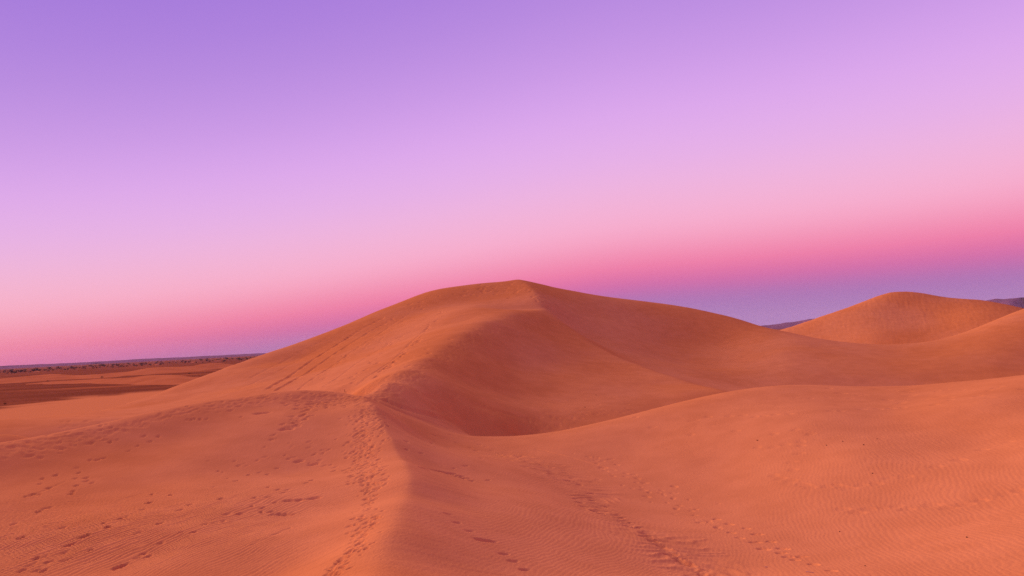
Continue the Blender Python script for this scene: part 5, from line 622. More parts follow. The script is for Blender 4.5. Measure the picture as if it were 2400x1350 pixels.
(-8.61,33.73,0.33,0.17,0.09,0.031),(-8.44,36.03,0.38,0.14,0.07,0.031),(-12.88,34.94,1.27,0.27,0.14,0.037),(-12.57,29.7,1.39,0.22,0.11,0.036),
(-11.4,37.85,1.21,0.16,0.08,0.024),(-10.65,35.4,1.06,0.19,0.1,0.032),(-13.51,32.75,1.4,0.26,0.13,0.046),(-11.52,34.81,1.27,0.15,0.08,0.037),
(-13.14,30.3,1.16,0.19,0.1,0.026),(-10.95,33.46,0.21,0.24,0.13,0.037),(-14.67,32.53,0.69,0.18,0.09,0.036),(-11.51,35.06,1.19,0.22,0.11,0.028),
(-10.59,34.74,0.21,0.27,0.14,0.05),(-13.31,30.91,2.36,0.23,0.12,0.046),(-12.08,33.3,1.0,0.13,0.07,0.032),(-12.53,32.97,1.21,0.24,0.13,0.039),
(-9.65,33.87,1.22,0.27,0.14,0.053),(-10.23,39.66,1.06,0.27,0.14,0.048),(-13.07,32.11,1.25,0.3,0.15,0.06),(-9.28,68.0,1.4,0.55,0.39,0.044),
(-7.84,71.32,2.12,0.36,0.26,0.026),(-8.32,78.23,1.57,0.57,0.41,0.046),(-12.14,59.5,0.54,0.44,0.32,0.044),(-10.15,60.27,1.28,0.57,0.41,0.051),
(-5.73,89.69,2.01,0.53,0.38,0.049),(-8.74,67.45,1.93,0.53,0.38,0.05),(-9.47,54.12,1.18,0.24,0.17,0.03),(-8.25,71.78,1.82,0.27,0.19,0.024),
(-2.59,100.01,1.64,0.4,0.29,0.03),(-2.71,101.14,0.73,0.53,0.39,0.055),(-9.23,62.79,2.03,0.32,0.23,0.027),(-8.28,75.76,1.98,0.41,0.29,0.034),
(-11.24,61.26,1.64,0.5,0.36,0.038),(-5.21,83.05,0.76,0.44,0.31,0.043),(-6.4,77.0,1.3,0.35,0.25,0.038),(-9.38,54.66,2.13,0.43,0.31,0.042),
(-8.18,68.42,1.53,0.57,0.41,0.051),(-5.94,90.52,2.16,0.29,0.21,0.027),(-5.57,83.64,1.58,0.59,0.43,0.044),(-5.69,80.14,0.53,0.38,0.27,0.033),
(-2.26,101.72,1.06,0.34,0.25,0.034),(-8.39,74.65,0.63,0.39,0.28,0.042),(-10.44,51.65,1.1,0.5,0.36,0.053),(-9.07,55.63,2.05,0.53,0.38,0.053),
(-2.51,98.88,1.36,0.6,0.43,0.044),(-9.21,79.62,1.33,0.3,0.22,0.023),(-12.56,60.7,0.15,0.43,0.31,0.046),(-4.74,97.3,1.04,0.51,0.36,0.059),
(-9.83,54.21,1.07,0.45,0.32,0.048),(2.71,114.55,1.79,0.53,0.38,0.064),(-5.78,83.89,1.87,0.63,0.45,0.052),(-9.89,51.86,0.77,0.31,0.22,0.036),
(-7.39,82.14,1.64,0.53,0.38,0.06),(-4.05,89.06,0.65,0.46,0.33,0.041),(-10.6,79.3,2.25,0.32,0.23,0.028),(-1.34,112.18,0.42,0.45,0.32,0.046),
(-5.62,89.15,1.14,0.65,0.47,0.049),(-10.47,54.87,0.88,0.35,0.25,0.035),(-2.5,105.36,1.65,0.43,0.31,0.036),(-10.27,64.64,1.94,0.34,0.25,0.046),
(-10.73,55.01,1.71,0.22,0.16,0.029),(-6.73,82.85,1.56,0.45,0.32,0.053),(-8.82,60.92,1.1,0.56,0.4,0.054),(-10.16,52.32,1.41,0.43,0.31,0.04),
(-10.16,61.08,0.95,0.47,0.34,0.051),(-1.61,100.36,0.88,0.41,0.3,0.035),(-10.29,53.46,1.3,0.45,0.32,0.035),(0.82,105.97,2.19,0.28,0.2,0.026),
(-2.91,96.87,1.33,0.49,0.35,0.04),(-11.31,62.35,0.71,0.41,0.29,0.037),(-6.14,91.15,0.87,0.31,0.23,0.03),(-5.92,92.88,1.59,0.48,0.34,0.057),
(-7.66,77.06,1.55,0.6,0.43,0.058),(-0.3,102.24,1.03,0.52,0.38,0.063),(-8.92,71.22,0.61,0.37,0.27,0.04),(-6.69,85.75,0.89,0.32,0.23,0.028),
(-9.03,66.69,0.43,0.61,0.44,0.056),(-6.37,85.04,1.31,0.65,0.47,0.052),(-4.43,86.74,1.29,0.58,0.42,0.042),(-10.31,59.97,1.55,0.24,0.18,0.027),
(0.08,108.49,1.54,0.27,0.19,0.023),(-9.89,60.24,2.05,0.41,0.3,0.057),(-7.05,80.31,1.86,0.33,0.24,0.029),(2.38,113.51,1.5,0.33,0.24,0.026),
(-6.19,83.4,1.45,0.42,0.3,0.036),(-10.12,53.85,0.94,0.47,0.34,0.035),(-8.77,67.27,1.32,0.38,0.28,0.034),(-6.97,81.6,1.41,0.46,0.33,0.044),
(-0.94,103.24,0.98,0.55,0.4,0.044),(-3.09,99.59,0.63,0.24,0.17,0.025),(-6.56,92.84,2.23,0.49,0.36,0.047),(2.74,114.01,1.79,0.26,0.19,0.023),
(-10.53,53.74,0.61,0.56,0.4,0.05),(-7.3,75.73,2.49,0.6,0.43,0.067),(-1.55,102.71,1.22,0.64,0.46,0.049),(0.17,103.01,0.15,0.61,0.44,0.044),
(-6.54,80.5,1.42,0.42,0.3,0.041),(-4.98,94.48,1.03,0.63,0.45,0.063),(-9.27,56.89,1.45,0.35,0.25,0.029),(-11.66,60.06,0.88,0.28,0.2,0.024),
(-2.3,101.03,1.42,0.59,0.43,0.057),(-10.87,59.12,1.92,0.61,0.44,0.06),(-9.86,68.36,2.46,0.55,0.39,0.065),(-3.67,91.56,0.86,0.71,0.51,0.071),
(-12.4,60.27,0.31,0.69,0.49,0.049),(-9.54,62.04,1.87,0.35,0.25,0.032),(-10.06,52.04,1.0,0.54,0.39,0.06),(-7.7,78.14,1.45,0.6,0.43,0.062),
(-9.86,51.97,1.3,0.64,0.46,0.045),(-10.69,52.66,1.23,0.55,0.4,0.043),(-11.87,59.55,0.68,0.5,0.36,0.052),(-11.17,61.17,-0.27,0.32,0.23,0.038),
(-10.35,52.81,1.62,0.34,0.24,0.033),(-9.35,60.04,1.57,0.61,0.44,0.05),(-8.25,72.01,1.97,0.58,0.42,0.053),(-9.79,53.48,1.48,0.49,0.35,0.046),
(-5.99,82.69,2.19,0.58,0.42,0.052),(-8.64,72.0,1.45,0.58,0.42,0.062),(-9.11,68.77,0.59,0.67,0.49,0.051),(-12.42,60.65,0.07,0.38,0.28,0.036),
(-6.87,74.81,1.61,0.35,0.25,0.036),(-1.4,105.4,1.1,0.57,0.41,0.048),(-9.25,53.42,1.73,0.3,0.22,0.026),(-3.8,103.07,0.01,0.46,0.33,0.04),
(-7.79,78.64,0.4,0.31,0.23,0.031),(0.54,106.64,1.21,0.37,0.27,0.04),(-8.18,70.32,0.48,0.26,0.18,0.022),(-0.74,101.8,1.16,0.4,0.29,0.039),
(-11.19,53.36,0.67,0.63,0.45,0.062),(-9.37,60.35,1.42,0.37,0.27,0.05),(-9.2,54.63,1.37,0.6,0.43,0.061),(-5.85,91.37,0.97,0.57,0.41,0.058),
(-10.14,59.87,1.57,0.25,0.18,0.028),(-10.64,53.08,0.67,0.37,0.26,0.032),(-7.9,83.65,1.67,0.51,0.37,0.054),(-3.59,100.07,1.46,0.35,0.25,0.038),
(-7.01,80.89,1.5,0.37,0.27,0.034),(-3.52,91.92,1.25,0.47,0.34,0.039),(-8.79,87.92,0.8,0.42,0.3,0.043),(-7.56,73.97,1.42,0.32,0.23,0.031),
(-10.31,59.91,2.22,0.46,0.33,0.053),(-5.6,88.6,1.56,0.4,0.29,0.034),(-9.12,58.76,0.6,0.47,0.34,0.04),(-7.35,79.29,0.83,0.63,0.45,0.048),
(-1.21,102.26,1.11,0.52,0.37,0.056),(-9.68,62.5,1.18,0.58,0.42,0.065),(-8.98,63.83,1.1,0.66,0.47,0.071),(-4.96,90.83,0.88,0.5,0.36,0.063),
(-0.38,105.14,0.86,0.5,0.36,0.037),(-9.54,55.12,1.44,0.7,0.51,0.058),(-10.33,63.26,0.26,0.33,0.24,0.03),(-8.08,74.39,1.08,0.56,0.4,0.058),
(-6.0,81.84,1.53,0.4,0.29,0.036),(0.22,106.12,0.7,0.28,0.2,0.032),(-10.42,52.66,0.8,0.63,0.45,0.048),(-2.8,99.31,1.44,0.45,0.32,0.05),
(-0.95,110.07,2.58,0.25,0.18,0.028),(-4.56,92.31,1.04,0.61,0.44,0.049),(-11.42,59.92,0.38,0.47,0.34,0.061),(-7.32,76.1,1.59,0.35,0.25,0.04),
(-11.32,59.3,0.61,0.6,0.43,0.049),(-5.03,91.79,1.87,0.29,0.21,0.032),(0.45,109.58,1.25,0.32,0.23,0.037),(-5.04,82.99,2.04,0.59,0.43,0.059),
(-7.46,77.94,2.2,0.58,0.41,0.069),(-8.31,72.61,1.26,0.32,0.23,0.03),(-10.77,61.48,0.27,0.27,0.19,0.027),(-2.87,97.74,0.31,0.35,0.25,0.034),
(-9.88,54.34,2.13,0.56,0.4,0.061),(-9.52,58.29,1.01,0.64,0.46,0.056),(-8.36,68.99,1.57,0.42,0.3,0.038),(-8.69,62.83,1.84,0.46,0.33,0.034),
(-7.4,76.48,1.32,0.32,0.23,0.036),(-5.57,89.8,1.6,0.6,0.43,0.058),(-3.19,97.64,1.48,0.55,0.4,0.049),(-9.45,54.91,1.44,0.45,0.32,0.044),
(-12.68,59.45,-0.12,0.29,0.21,0.029),(1.15,104.6,1.26,0.34,0.25,0.034),(-11.0,53.15,0.46,0.56,0.41,0.047),(-9.92,60.73,1.75,0.55,0.4,0.046),
(-10.16,53.88,1.86,0.39,0.28,0.037),(-11.56,59.44,0.94,0.57,0.41,0.055),(-9.72,60.74,2.41,0.31,0.23,0.032),(-6.71,80.43,1.97,0.31,0.23,0.029),
(-7.45,84.37,1.48,0.49,0.35,0.048),(-10.11,55.06,1.17,0.54,0.39,0.064),(-11.03,70.91,1.4,0.39,0.28,0.037),(-8.21,74.75,0.94,0.4,0.29,0.032),
(-5.01,92.85,0.87,0.44,0.32,0.055),(-7.81,79.92,1.27,0.38,0.28,0.042),(-12.21,58.64,1.48,0.3,0.22,0.035),(-8.02,72.93,1.7,0.34,0.24,0.031),
(-9.91,57.27,1.37,0.41,0.3,0.041),(-6.29,85.63,1.98,0.29,0.21,0.033),(-11.7,59.98,0.4,0.48,0.34,0.048),(-7.76,79.52,1.64,0.61,0.44,0.049),
(-7.87,78.08,1.99,0.58,0.42,0.056),(-7.31,77.69,1.67,0.22,0.16,0.028),(-8.4,69.05,0.64,0.57,0.41,0.054),(-10.76,53.97,-0.43,0.36,0.26,0.033),
(-1.79,105.34,1.06,0.63,0.45,0.055),(2.01,108.63,1.09,0.64,0.46,0.05),(-4.3,92.69,1.52,0.46,0.33,0.054),(-5.48,96.84,1.06,0.6,0.43,0.059),
(-5.28,87.7,1.44,0.54,0.39,0.047),(-10.62,59.04,1.55,0.54,0.39,0.063),(-5.9,87.7,2.27,0.37,0.27,0.039),(-9.79,63.92,1.08,0.39,0.28,0.037),
(-10.58,60.24,1.51,0.26,0.19,0.024),(-9.65,53.39,0.84,0.52,0.37,0.061),(-9.23,59.6,1.52,0.47,0.34,0.046),(-6.68,80.55,1.2,0.6,0.43,0.048),
(-1.67,110.13,1.85,0.48,0.35,0.059),(-4.46,90.91,1.0,0.37,0.27,0.038),(-8.17,62.22,0.96,0.43,0.31,0.043),(-6.76,86.77,1.75,0.41,0.29,0.048),
(-10.0,61.91,0.9,0.22,0.16,0.029),(-3.8,98.21,1.32,0.58,0.42,0.053),(-1.32,101.7,1.12,0.56,0.4,0.057),(-2.93,99.36,1.66,0.31,0.23,0.027),
(-4.42,90.76,1.93,0.5,0.36,0.045),(-1.96,99.35,1.26,0.29,0.21,0.024),(-8.56,67.88,1.19,0.52,0.38,0.052),(-8.69,71.48,1.38,0.6,0.44,0.061),
(-10.59,52.72,1.91,0.31,0.22,0.025),(-10.83,53.87,0.6,0.45,0.33,0.051),(0.16,111.65,0.22,0.35,0.25,0.042),(-8.2,67.49,1.7,0.34,0.24,0.028),
(-6.84,88.4,1.13,0.27,0.19,0.03),(-5.31,93.89,1.1,0.32,0.23,0.034),(-6.21,87.32,2.15,0.56,0.4,0.05),(-8.74,78.04,1.61,0.33,0.24,0.043),
(-9.79,54.45,1.92,0.44,0.31,0.035),(-10.01,60.47,0.66,0.49,0.35,0.053),(-10.05,60.73,1.06,0.46,0.33,0.047),(-2.3,99.99,0.89,0.5,0.36,0.037),
(-9.55,54.27,1.84,0.52,0.38,0.045),(-9.24,63.15,1.09,0.53,0.38,0.051),(-10.5,59.17,2.03,0.33,0.24,0.041),(-9.74,54.51,1.58,0.57,0.41,0.057),
(-3.97,94.33,1.72,0.39,0.28,0.04),(-10.45,53.57,1.45,0.43,0.31,0.041),(-10.17,58.34,1.63,0.43,0.31,0.057),(-3.57,93.3,0.93,0.47,0.34,0.053),
(1.18,105.28,1.08,0.49,0.35,0.037),(-11.68,59.51,-0.15,0.5,0.36,0.044),(-9.22,66.37,1.72,0.42,0.3,0.039),(-9.79,66.8,2.6,0.54,0.39,0.045),
(-6.1,86.67,0.24,0.46,0.33,0.045),(-2.43,101.17,0.58,0.64,0.46,0.055),(-2.85,96.39,1.64,0.32,0.23,0.03),(-5.73,90.69,1.07,0.64,0.46,0.055),
(-8.76,58.08,0.86,0.47,0.34,0.05),(-8.58,75.4,1.89,0.53,0.38,0.044),(-5.96,91.52,0.96,0.52,0.38,0.045),(-11.4,61.01,0.85,0.6,0.43,0.069),
(-6.71,82.22,2.25,0.55,0.39,0.053),(-5.83,88.72,1.77,0.35,0.25,0.027),(-12.93,61.19,0.03,0.38,0.27,0.045),(-8.94,70.1,2.43,0.38,0.27,0.028),
(-3.4,96.76,1.58,0.58,0.42,0.047),(-10.5,54.44,1.48,0.66,0.48,0.066),(-4.94,89.64,2.09,0.69,0.5,0.058),(-4.86,94.85,1.2,0.49,0.35,0.046),
(-5.98,87.98,1.27,0.3,0.22,0.031),(-1.9,100.16,2.42,0.53,0.38,0.054),(-8.65,61.2,1.59,0.46,0.33,0.062),(-9.93,51.83,0.65,0.42,0.3,0.031),
(-8.78,67.61,1.51,0.36,0.26,0.034),(-1.89,99.55,1.89,0.24,0.17,0.023),(-9.96,61.99,0.98,0.4,0.29,0.031),(1.12,117.65,1.55,0.46,0.33,0.042),
(-9.1,70.96,1.16,0.43,0.31,0.045),(-8.86,63.14,2.06,0.5,0.36,0.062),(-10.61,68.77,1.45,0.56,0.4,0.055),(-9.66,52.79,1.56,0.34,0.24,0.03),
(-2.34,105.45,1.23,0.67,0.48,0.061),(-2.38,99.98,1.98,0.47,0.34,0.051),(-0.25,107.94,1.64,0.61,0.44,0.056),(-4.97,93.43,1.9,0.34,0.24,0.03),
(-5.2,90.61,0.76,0.3,0.22,0.034),(-9.88,60.17,2.3,0.4,0.29,0.052),(-10.24,60.99,0.89,0.32,0.23,0.031),(1.36,112.92,0.34,0.49,0.35,0.046),
(-7.89,79.4,0.39,0.49,0.36,0.047),(-12.31,60.15,-0.25,0.35,0.25,0.044),(-2.81,99.86,1.13,0.48,0.35,0.042),(-9.0,71.06,1.15,0.56,0.4,0.048),
(-7.7,84.96,1.19,0.67,0.48,0.061),(-10.02,62.16,2.06,0.29,0.21,0.026),(-7.55,74.78,1.27,0.57,0.41,0.064),(-10.41,64.02,2.03,0.32,0.23,0.037),
(-4.91,94.65,1.78,0.59,0.42,0.054),(-3.32,98.19,0.77,0.5,0.36,0.063),(-1.73,104.06,1.48,0.45,0.33,0.049),(-9.78,61.67,1.92,0.38,0.27,0.029),
(-7.02,84.67,2.07,0.45,0.32,0.045),(-4.86,93.44,1.34,0.48,0.35,0.047),(-3.75,97.97,1.23,0.63,0.45,0.052),(-1.71,101.75,1.3,0.43,0.31,0.042),
(1.9,109.76,1.69,0.62,0.45,0.055),(-9.41,62.08,1.27,0.34,0.24,0.027),(-12.29,60.56,1.39,0.45,0.32,0.055),(-5.26,85.61,1.09,0.45,0.33,0.046),
(-10.03,58.02,0.88,0.6,0.43,0.064),(-10.99,54.01,0.82,0.58,0.42,0.059),(-10.26,59.2,0.59,0.4,0.29,0.044),(-6.51,81.85,1.21,0.4,0.29,0.037),
(-10.57,53.22,0.51,0.56,0.4,0.058),(-3.1,100.35,0.03,0.3,0.22,0.028),(0.65,109.56,1.42,0.36,0.26,0.034),(0.77,104.83,0.32,0.26,0.19,0.021),
(-4.49,91.58,1.01,0.54,0.39,0.042),(-9.31,53.21,1.4,0.64,0.46,0.055),(-5.35,90.45,0.85,0.27,0.2,0.024),(0.91,107.77,1.22,0.56,0.41,0.054),
(-7.05,72.49,1.73,0.5,0.36,0.045),(-11.6,60.04,-0.18,0.49,0.35,0.056),(-1.31,107.05,1.72,0.28,0.2,0.024),(-11.71,60.0,0.2,0.54,0.39,0.053),
(-3.63,100.3,1.3,0.41,0.3,0.031),(-8.51,67.76,1.07,0.28,0.2,0.032),(-6.3,80.01,2.17,0.51,0.37,0.047),(1.14,112.8,1.12,0.59,0.42,0.05),
(-9.92,60.25,1.91,0.7,0.5,0.074),(-0.63,102.46,0.49,0.49,0.35,0.059),(-7.39,73.48,1.09,0.49,0.35,0.048),(-9.39,59.3,0.89,0.66,0.48,0.067),
(-11.76,73.65,2.37,0.5,0.36,0.056),(-7.47,90.06,1.52,0.42,0.31,0.038),(1.39,106.74,1.11,0.44,0.32,0.053),(-6.13,90.07,1.41,0.35,0.26,0.041),
(-10.52,53.76,0.82,0.67,0.48,0.058),(-10.21,53.8,1.19,0.23,0.17,0.025),(-6.56,86.42,1.4,0.59,0.43,0.059),(-10.69,51.98,1.36,0.48,0.35,0.047),
(-8.72,74.28,0.3,0.46,0.33,0.06),(-12.28,60.76,0.88,0.53,0.38,0.045),(-2.03,100.61,1.54,0.29,0.21,0.024),(-10.98,54.22,-0.71,0.28,0.2,0.03),
(-10.61,54.14,0.58,0.48,0.34,0.04),(-6.72,87.52,1.71,0.34,0.24,0.03),(-2.05,102.48,0.9,0.28,0.2,0.034),(-10.62,52.6,1.05,0.67,0.48,0.073),
(-9.61,54.24,1.15,0.29,0.21,0.029),(-2.82,99.44,1.17,0.49,0.35,0.04),(-1.7,100.73,1.67,0.4,0.29,0.042),(-12.92,60.47,-0.15,0.39,0.28,0.04),
(-10.0,63.24,2.24,0.27,0.19,0.027),(-1.82,97.69,1.51,0.49,0.35,0.035),(-6.07,80.91,1.43,0.37,0.27,0.036),(-9.31,71.97,0.93,0.42,0.3,0.051),
(-8.91,60.59,1.01,0.44,0.32,0.052),(-10.81,59.16,1.68,0.36,0.26,0.037),(-4.75,92.87,1.82,0.5,0.36,0.039),(0.76,113.21,1.01,0.39,0.28,0.039),
(-9.58,60.43,1.37,0.66,0.47,0.05),(-9.79,64.11,1.41,0.53,0.38,0.048),(-9.69,59.08,1.76,0.54,0.39,0.048),(-11.05,60.01,1.11,0.37,0.27,0.042),
(-6.26,78.05,1.05,0.48,0.35,0.044),(2.02,107.37,1.24,0.55,0.39,0.063),(-4.41,91.94,1.18,0.55,0.4,0.052),(-9.97,57.74,1.7,0.4,0.29,0.047),
(-9.08,66.92,1.96,0.4,0.29,0.029),(-12.11,58.87,0.34,0.34,0.25,0.032),(-7.86,70.78,1.19,0.28,0.2,0.025),(-10.69,52.78,1.1,0.34,0.24,0.044),
(-9.87,53.19,1.26,0.52,0.37,0.059),(-9.38,61.57,1.76,0.58,0.42,0.045),(-10.42,52.37,1.04,0.47,0.34,0.06),(1.27,106.05,1.19,0.31,0.23,0.03),
(-9.68,70.52,1.19,0.38,0.27,0.034),(-9.23,67.49,1.74,0.47,0.34,0.044),(-1.04,101.49,1.93,0.27,0.19,0.032),(-10.06,58.89,2.49,0.47,0.34,0.042),
(-8.45,66.09,1.73,0.26,0.19,0.029),(-8.15,72.27,1.32,0.42,0.31,0.042),(-9.45,53.51,1.29,0.52,0.37,0.059),(-9.33,53.95,1.3,0.4,0.29,0.039),
(-8.41,72.27,1.63,0.41,0.29,0.031),(-10.17,52.02,1.92,0.35,0.25,0.041),(-3.62,92.45,0.56,0.5,0.36,0.045),(-6.4,81.6,1.21,0.47,0.34,0.046),
(-1.67,103.31,0.69,0.61,0.44,0.061),(-9.09,65.57,2.12,0.29,0.21,0.031),(1.79,112.57,1.02,0.41,0.3,0.039),(-3.81,93.81,0.64,0.45,0.32,0.048),
(-8.87,65.66,0.78,0.27,0.2,0.023),(-9.31,62.51,1.19,0.7,0.5,0.072),(-10.1,59.32,1.9,0.5,0.36,0.048),(-7.56,81.74,0.38,0.51,0.36,0.05),
(1.36,108.17,2.16,0.34,0.25,0.031),(-7.17,82.08,0.94,0.53,0.38,0.042),(-6.6,84.29,1.38,0.24,0.17,0.022),(-10.91,53.96,-0.29,0.37,0.27,0.032),
(-8.91,70.09,0.6,0.3,0.22,0.026),(-10.52,60.24,0.73,0.41,0.29,0.037),(-5.62,89.59,1.42,0.55,0.39,0.065),(-12.11,58.66,0.59,0.26,0.19,0.026),
(2.87,112.43,0.98,0.39,0.28,0.035),(-10.21,59.96,1.62,0.39,0.28,0.037),(0.35,108.35,1.63,0.3,0.22,0.033),(-12.88,59.65,0.4,0.27,0.2,0.028),
(-6.92,77.27,0.98,0.47,0.34,0.048),(-10.0,60.54,0.78,0.29,0.21,0.038),(-0.42,110.51,1.56,0.49,0.35,0.057),(-10.27,50.88,1.4,0.53,0.38,0.046),
(-10.59,61.0,0.65,0.34,0.25,0.033),(-2.56,98.3,1.63,0.54,0.39,0.068),(-7.78,63.8,1.45,0.27,0.19,0.028),(-7.75,81.87,1.6,0.6,0.44,0.046),
(-1.68,106.15,0.77,0.43,0.31,0.054),(-1.18,103.23,1.87,0.49,0.35,0.039),(-9.74,61.51,1.87,0.58,0.42,0.045),(-9.79,61.65,1.24,0.36,0.26,0.031),
(-9.34,55.06,2.09,0.36,0.26,0.034),(-5.82,90.81,1.65,0.39,0.28,0.046),(-8.83,59.96,1.64,0.7,0.5,0.06),(-3.98,94.45,1.37,0.4,0.29,0.037),
(-1.43,105.01,0.93,0.31,0.23,0.033),(-1.97,103.64,1.27,0.57,0.41,0.051),(-0.28,107.12,1.59,0.43,0.31,0.039),(-2.05,107.49,0.99,0.37,0.27,0.047),
(-5.29,90.92,0.75,0.38,0.28,0.032),(-6.31,81.12,0.78,0.56,0.4,0.045),(-9.49,62.67,2.02,0.4,0.29,0.053),(-10.41,54.65,0.34,0.29,0.21,0.025),
(-2.45,99.31,1.36,0.61,0.44,0.049),(-2.13,105.52,1.75,0.66,0.47,0.061),(-4.79,92.26,1.3,0.46,0.33,0.042),(-8.59,76.01,1.18,0.53,0.38,0.053),
(-9.88,58.23,1.72,0.28,0.2,0.037),(-7.0,77.92,1.62,0.53,0.38,0.045),(-6.39,80.24,1.43,0.29,0.21,0.036),(-2.44,99.87,1.2,0.41,0.29,0.042),
(-3.34,99.04,1.65,0.57,0.41,0.045),(-10.05,51.45,1.02,0.63,0.46,0.063),(-3.46,89.5,0.81,0.34,0.24,0.03),(-9.39,53.09,0.95,0.49,0.33,0.069),
(-11.0,54.02,-1.16,0.2,0.13,0.036),(-8.75,54.67,1.28,0.18,0.12,0.026),(-10.21,58.96,1.13,0.42,0.28,0.059),(-10.58,49.91,1.39,0.31,0.2,0.042),
(-9.31,56.24,1.82,0.37,0.24,0.064),(-9.29,54.62,1.93,0.18,0.12,0.027),(-10.64,50.41,1.83,0.39,0.26,0.053),(-11.03,50.38,0.95,0.24,0.16,0.032),
(-11.23,53.91,-0.62,0.29,0.19,0.046),(-10.61,49.62,1.22,0.43,0.29,0.058),(-8.28,62.07,1.42,0.36,0.24,0.036),(-10.81,51.17,1.64,0.22,0.14,0.032),
(-11.09,52.34,2.55,0.34,0.22,0.041),(-10.67,59.08,1.94,0.37,0.25,0.047),(-13.19,59.02,0.5,0.29,0.2,0.036),(-7.96,61.12,1.63,0.5,0.33,0.051),
(-10.83,51.53,1.1,0.33,0.22,0.054),(-10.65,49.5,1.16,0.38,0.25,0.062),(-9.57,60.82,1.72,0.43,0.29,0.061),(-9.16,53.93,0.55,0.38,0.25,0.045),
(-9.64,57.89,1.14,0.25,0.17,0.032),(-9.01,59.47,1.06,0.43,0.29,0.063),(-9.11,52.44,1.26,0.46,0.31,0.068),(-9.5,53.54,2.17,0.31,0.21,0.051),
(-11.18,53.65,0.12,0.38,0.26,0.041),(-13.17,59.18,-0.88,0.34,0.23,0.033),(-10.03,48.69,1.97,0.28,0.19,0.033),(-10.18,52.68,0.49,0.3,0.2,0.048),
(-11.18,52.12,0.83,0.35,0.23,0.049),(-10.3,51.2,1.01,0.41,0.27,0.063),(-9.91,53.76,1.23,0.41,0.28,0.065),(-10.29,51.49,0.74,0.29,0.2,0.036),
(-9.7,60.96,1.92,0.25,0.17,0.035),(-10.45,58.43,1.79,0.23,0.15,0.034),(-10.46,49.38,1.41,0.39,0.26,0.061),(-12.85,58.83,0.22,0.27,0.18,0.036),
(-9.77,45.41,2.22,0.42,0.28,0.051),(-11.32,50.72,1.6,0.2,0.14,0.028),(-9.02,56.57,2.21,0.21,0.14,0.036),(-10.42,58.93,1.41,0.29,0.19,0.044),
(-10.66,51.3,1.99,0.38,0.25,0.044),(-10.54,58.34,1.96,0.33,0.22,0.044),(-13.09,59.63,0.64,0.48,0.32,0.052),(-12.5,58.4,0.83,0.18,0.12,0.026),
(-9.45,61.31,1.12,0.31,0.2,0.055),(-9.3,59.07,1.94,0.44,0.29,0.053),(-9.5,45.34,1.07,0.44,0.29,0.052),(-9.16,53.79,1.67,0.35,0.24,0.049),
(-9.26,54.69,1.52,0.2,0.13,0.031),(-8.86,59.86,1.09,0.24,0.16,0.023),(-10.6,52.07,0.18,0.25,0.17,0.042),(-8.85,55.12,1.58,0.34,0.22,0.043),
(-9.04,55.58,1.35,0.29,0.19,0.029),(-9.72,53.46,1.54,0.3,0.2,0.044),(-9.62,53.83,1.6,0.46,0.31,0.058),(-9.06,54.93,2.2,0.21,0.14,0.034),
(-9.58,55.11,1.41,0.24,0.16,0.025),(-9.75,52.69,1.71,0.38,0.25,0.044),(-10.53,53.21,0.87,0.21,0.14,0.033),(-9.58,52.95,0.95,0.43,0.29,0.072),
(-9.81,58.46,1.9,0.34,0.23,0.04),(-8.85,62.84,1.67,0.22,0.15,0.026),(-9.97,52.85,1.29,0.24,0.16,0.03),(-8.38,61.8,1.47,0.44,0.3,0.067),
(-10.08,50.91,1.96,0.22,0.15,0.029),(-11.08,52.48,2.12,0.22,0.15,0.029),(-9.68,58.81,1.64,0.39,0.26,0.045),(-10.52,49.95,1.34,0.22,0.15,0.036),
(-10.72,50.81,1.14,0.22,0.15,0.026),(-9.28,58.6,1.13,0.22,0.15,0.026),(-11.08,52.52,1.35,0.24,0.16,0.033),(-9.2,60.32,1.43,0.3,0.2,0.04),
(-9.26,59.34,1.31,0.33,0.22,0.04),(-9.56,53.86,0.55,0.38,0.26,0.056),(-9.78,54.15,1.2,0.24,0.16,0.032),(-10.34,49.08,0.96,0.29,0.19,0.041),
(-9.47,61.7,1.16,0.26,0.17,0.041),(-9.35,59.25,1.36,0.35,0.23,0.057),(-9.92,54.38,1.91,0.46,0.3,0.068),(-9.85,61.6,0.96,0.2,0.13,0.029),
(-10.43,51.97,1.39,0.31,0.21,0.037),(-10.3,50.29,1.72,0.31,0.21,0.047),(-10.96,52.06,0.9,0.2,0.14,0.032),(-10.67,52.38,1.1,0.28,0.18,0.031),
(-10.9,52.12,0.43,0.23,0.15,0.031),(-8.7,62.03,1.1,0.33,0.22,0.047),(-10.47,51.65,1.61,0.27,0.18,0.041),(-10.37,53.47,1.36,0.29,0.19,0.046),
(-10.11,52.64,1.61,0.38,0.25,0.064),(-10.71,50.49,1.66,0.25,0.16,0.029),(-9.71,51.79,1.5,0.25,0.16,0.033),(-9.87,53.38,1.49,0.33,0.22,0.047),
(-13.72,60.24,-0.18,0.34,0.23,0.056),(-8.91,56.33,1.88,0.28,0.18,0.048),(-9.13,60.78,1.69,0.36,0.24,0.047),(-11.16,52.53,1.3,0.2,0.13,0.028),
(-8.87,60.77,2.12,0.18,0.12,0.028),(-8.98,56.29,2.23,0.27,0.18,0.033),(-9.98,59.65,2.01,0.46,0.31,0.063),(-10.26,53.78,1.34,0.34,0.23,0.058),
(-10.11,46.2,1.54,0.36,0.24,0.047),(-7.87,62.14,1.88,0.23,0.16,0.033),(-9.92,46.67,1.37,0.33,0.22,0.049),(-9.96,52.19,1.76,0.41,0.27,0.054),
(-8.71,57.48,1.15,0.36,0.24,0.049),(-9.3,53.6,1.91,0.29,0.2,0.03),(-9.63,53.52,0.86,0.27,0.18,0.045),(-9.64,60.14,0.7,0.4,0.27,0.052),
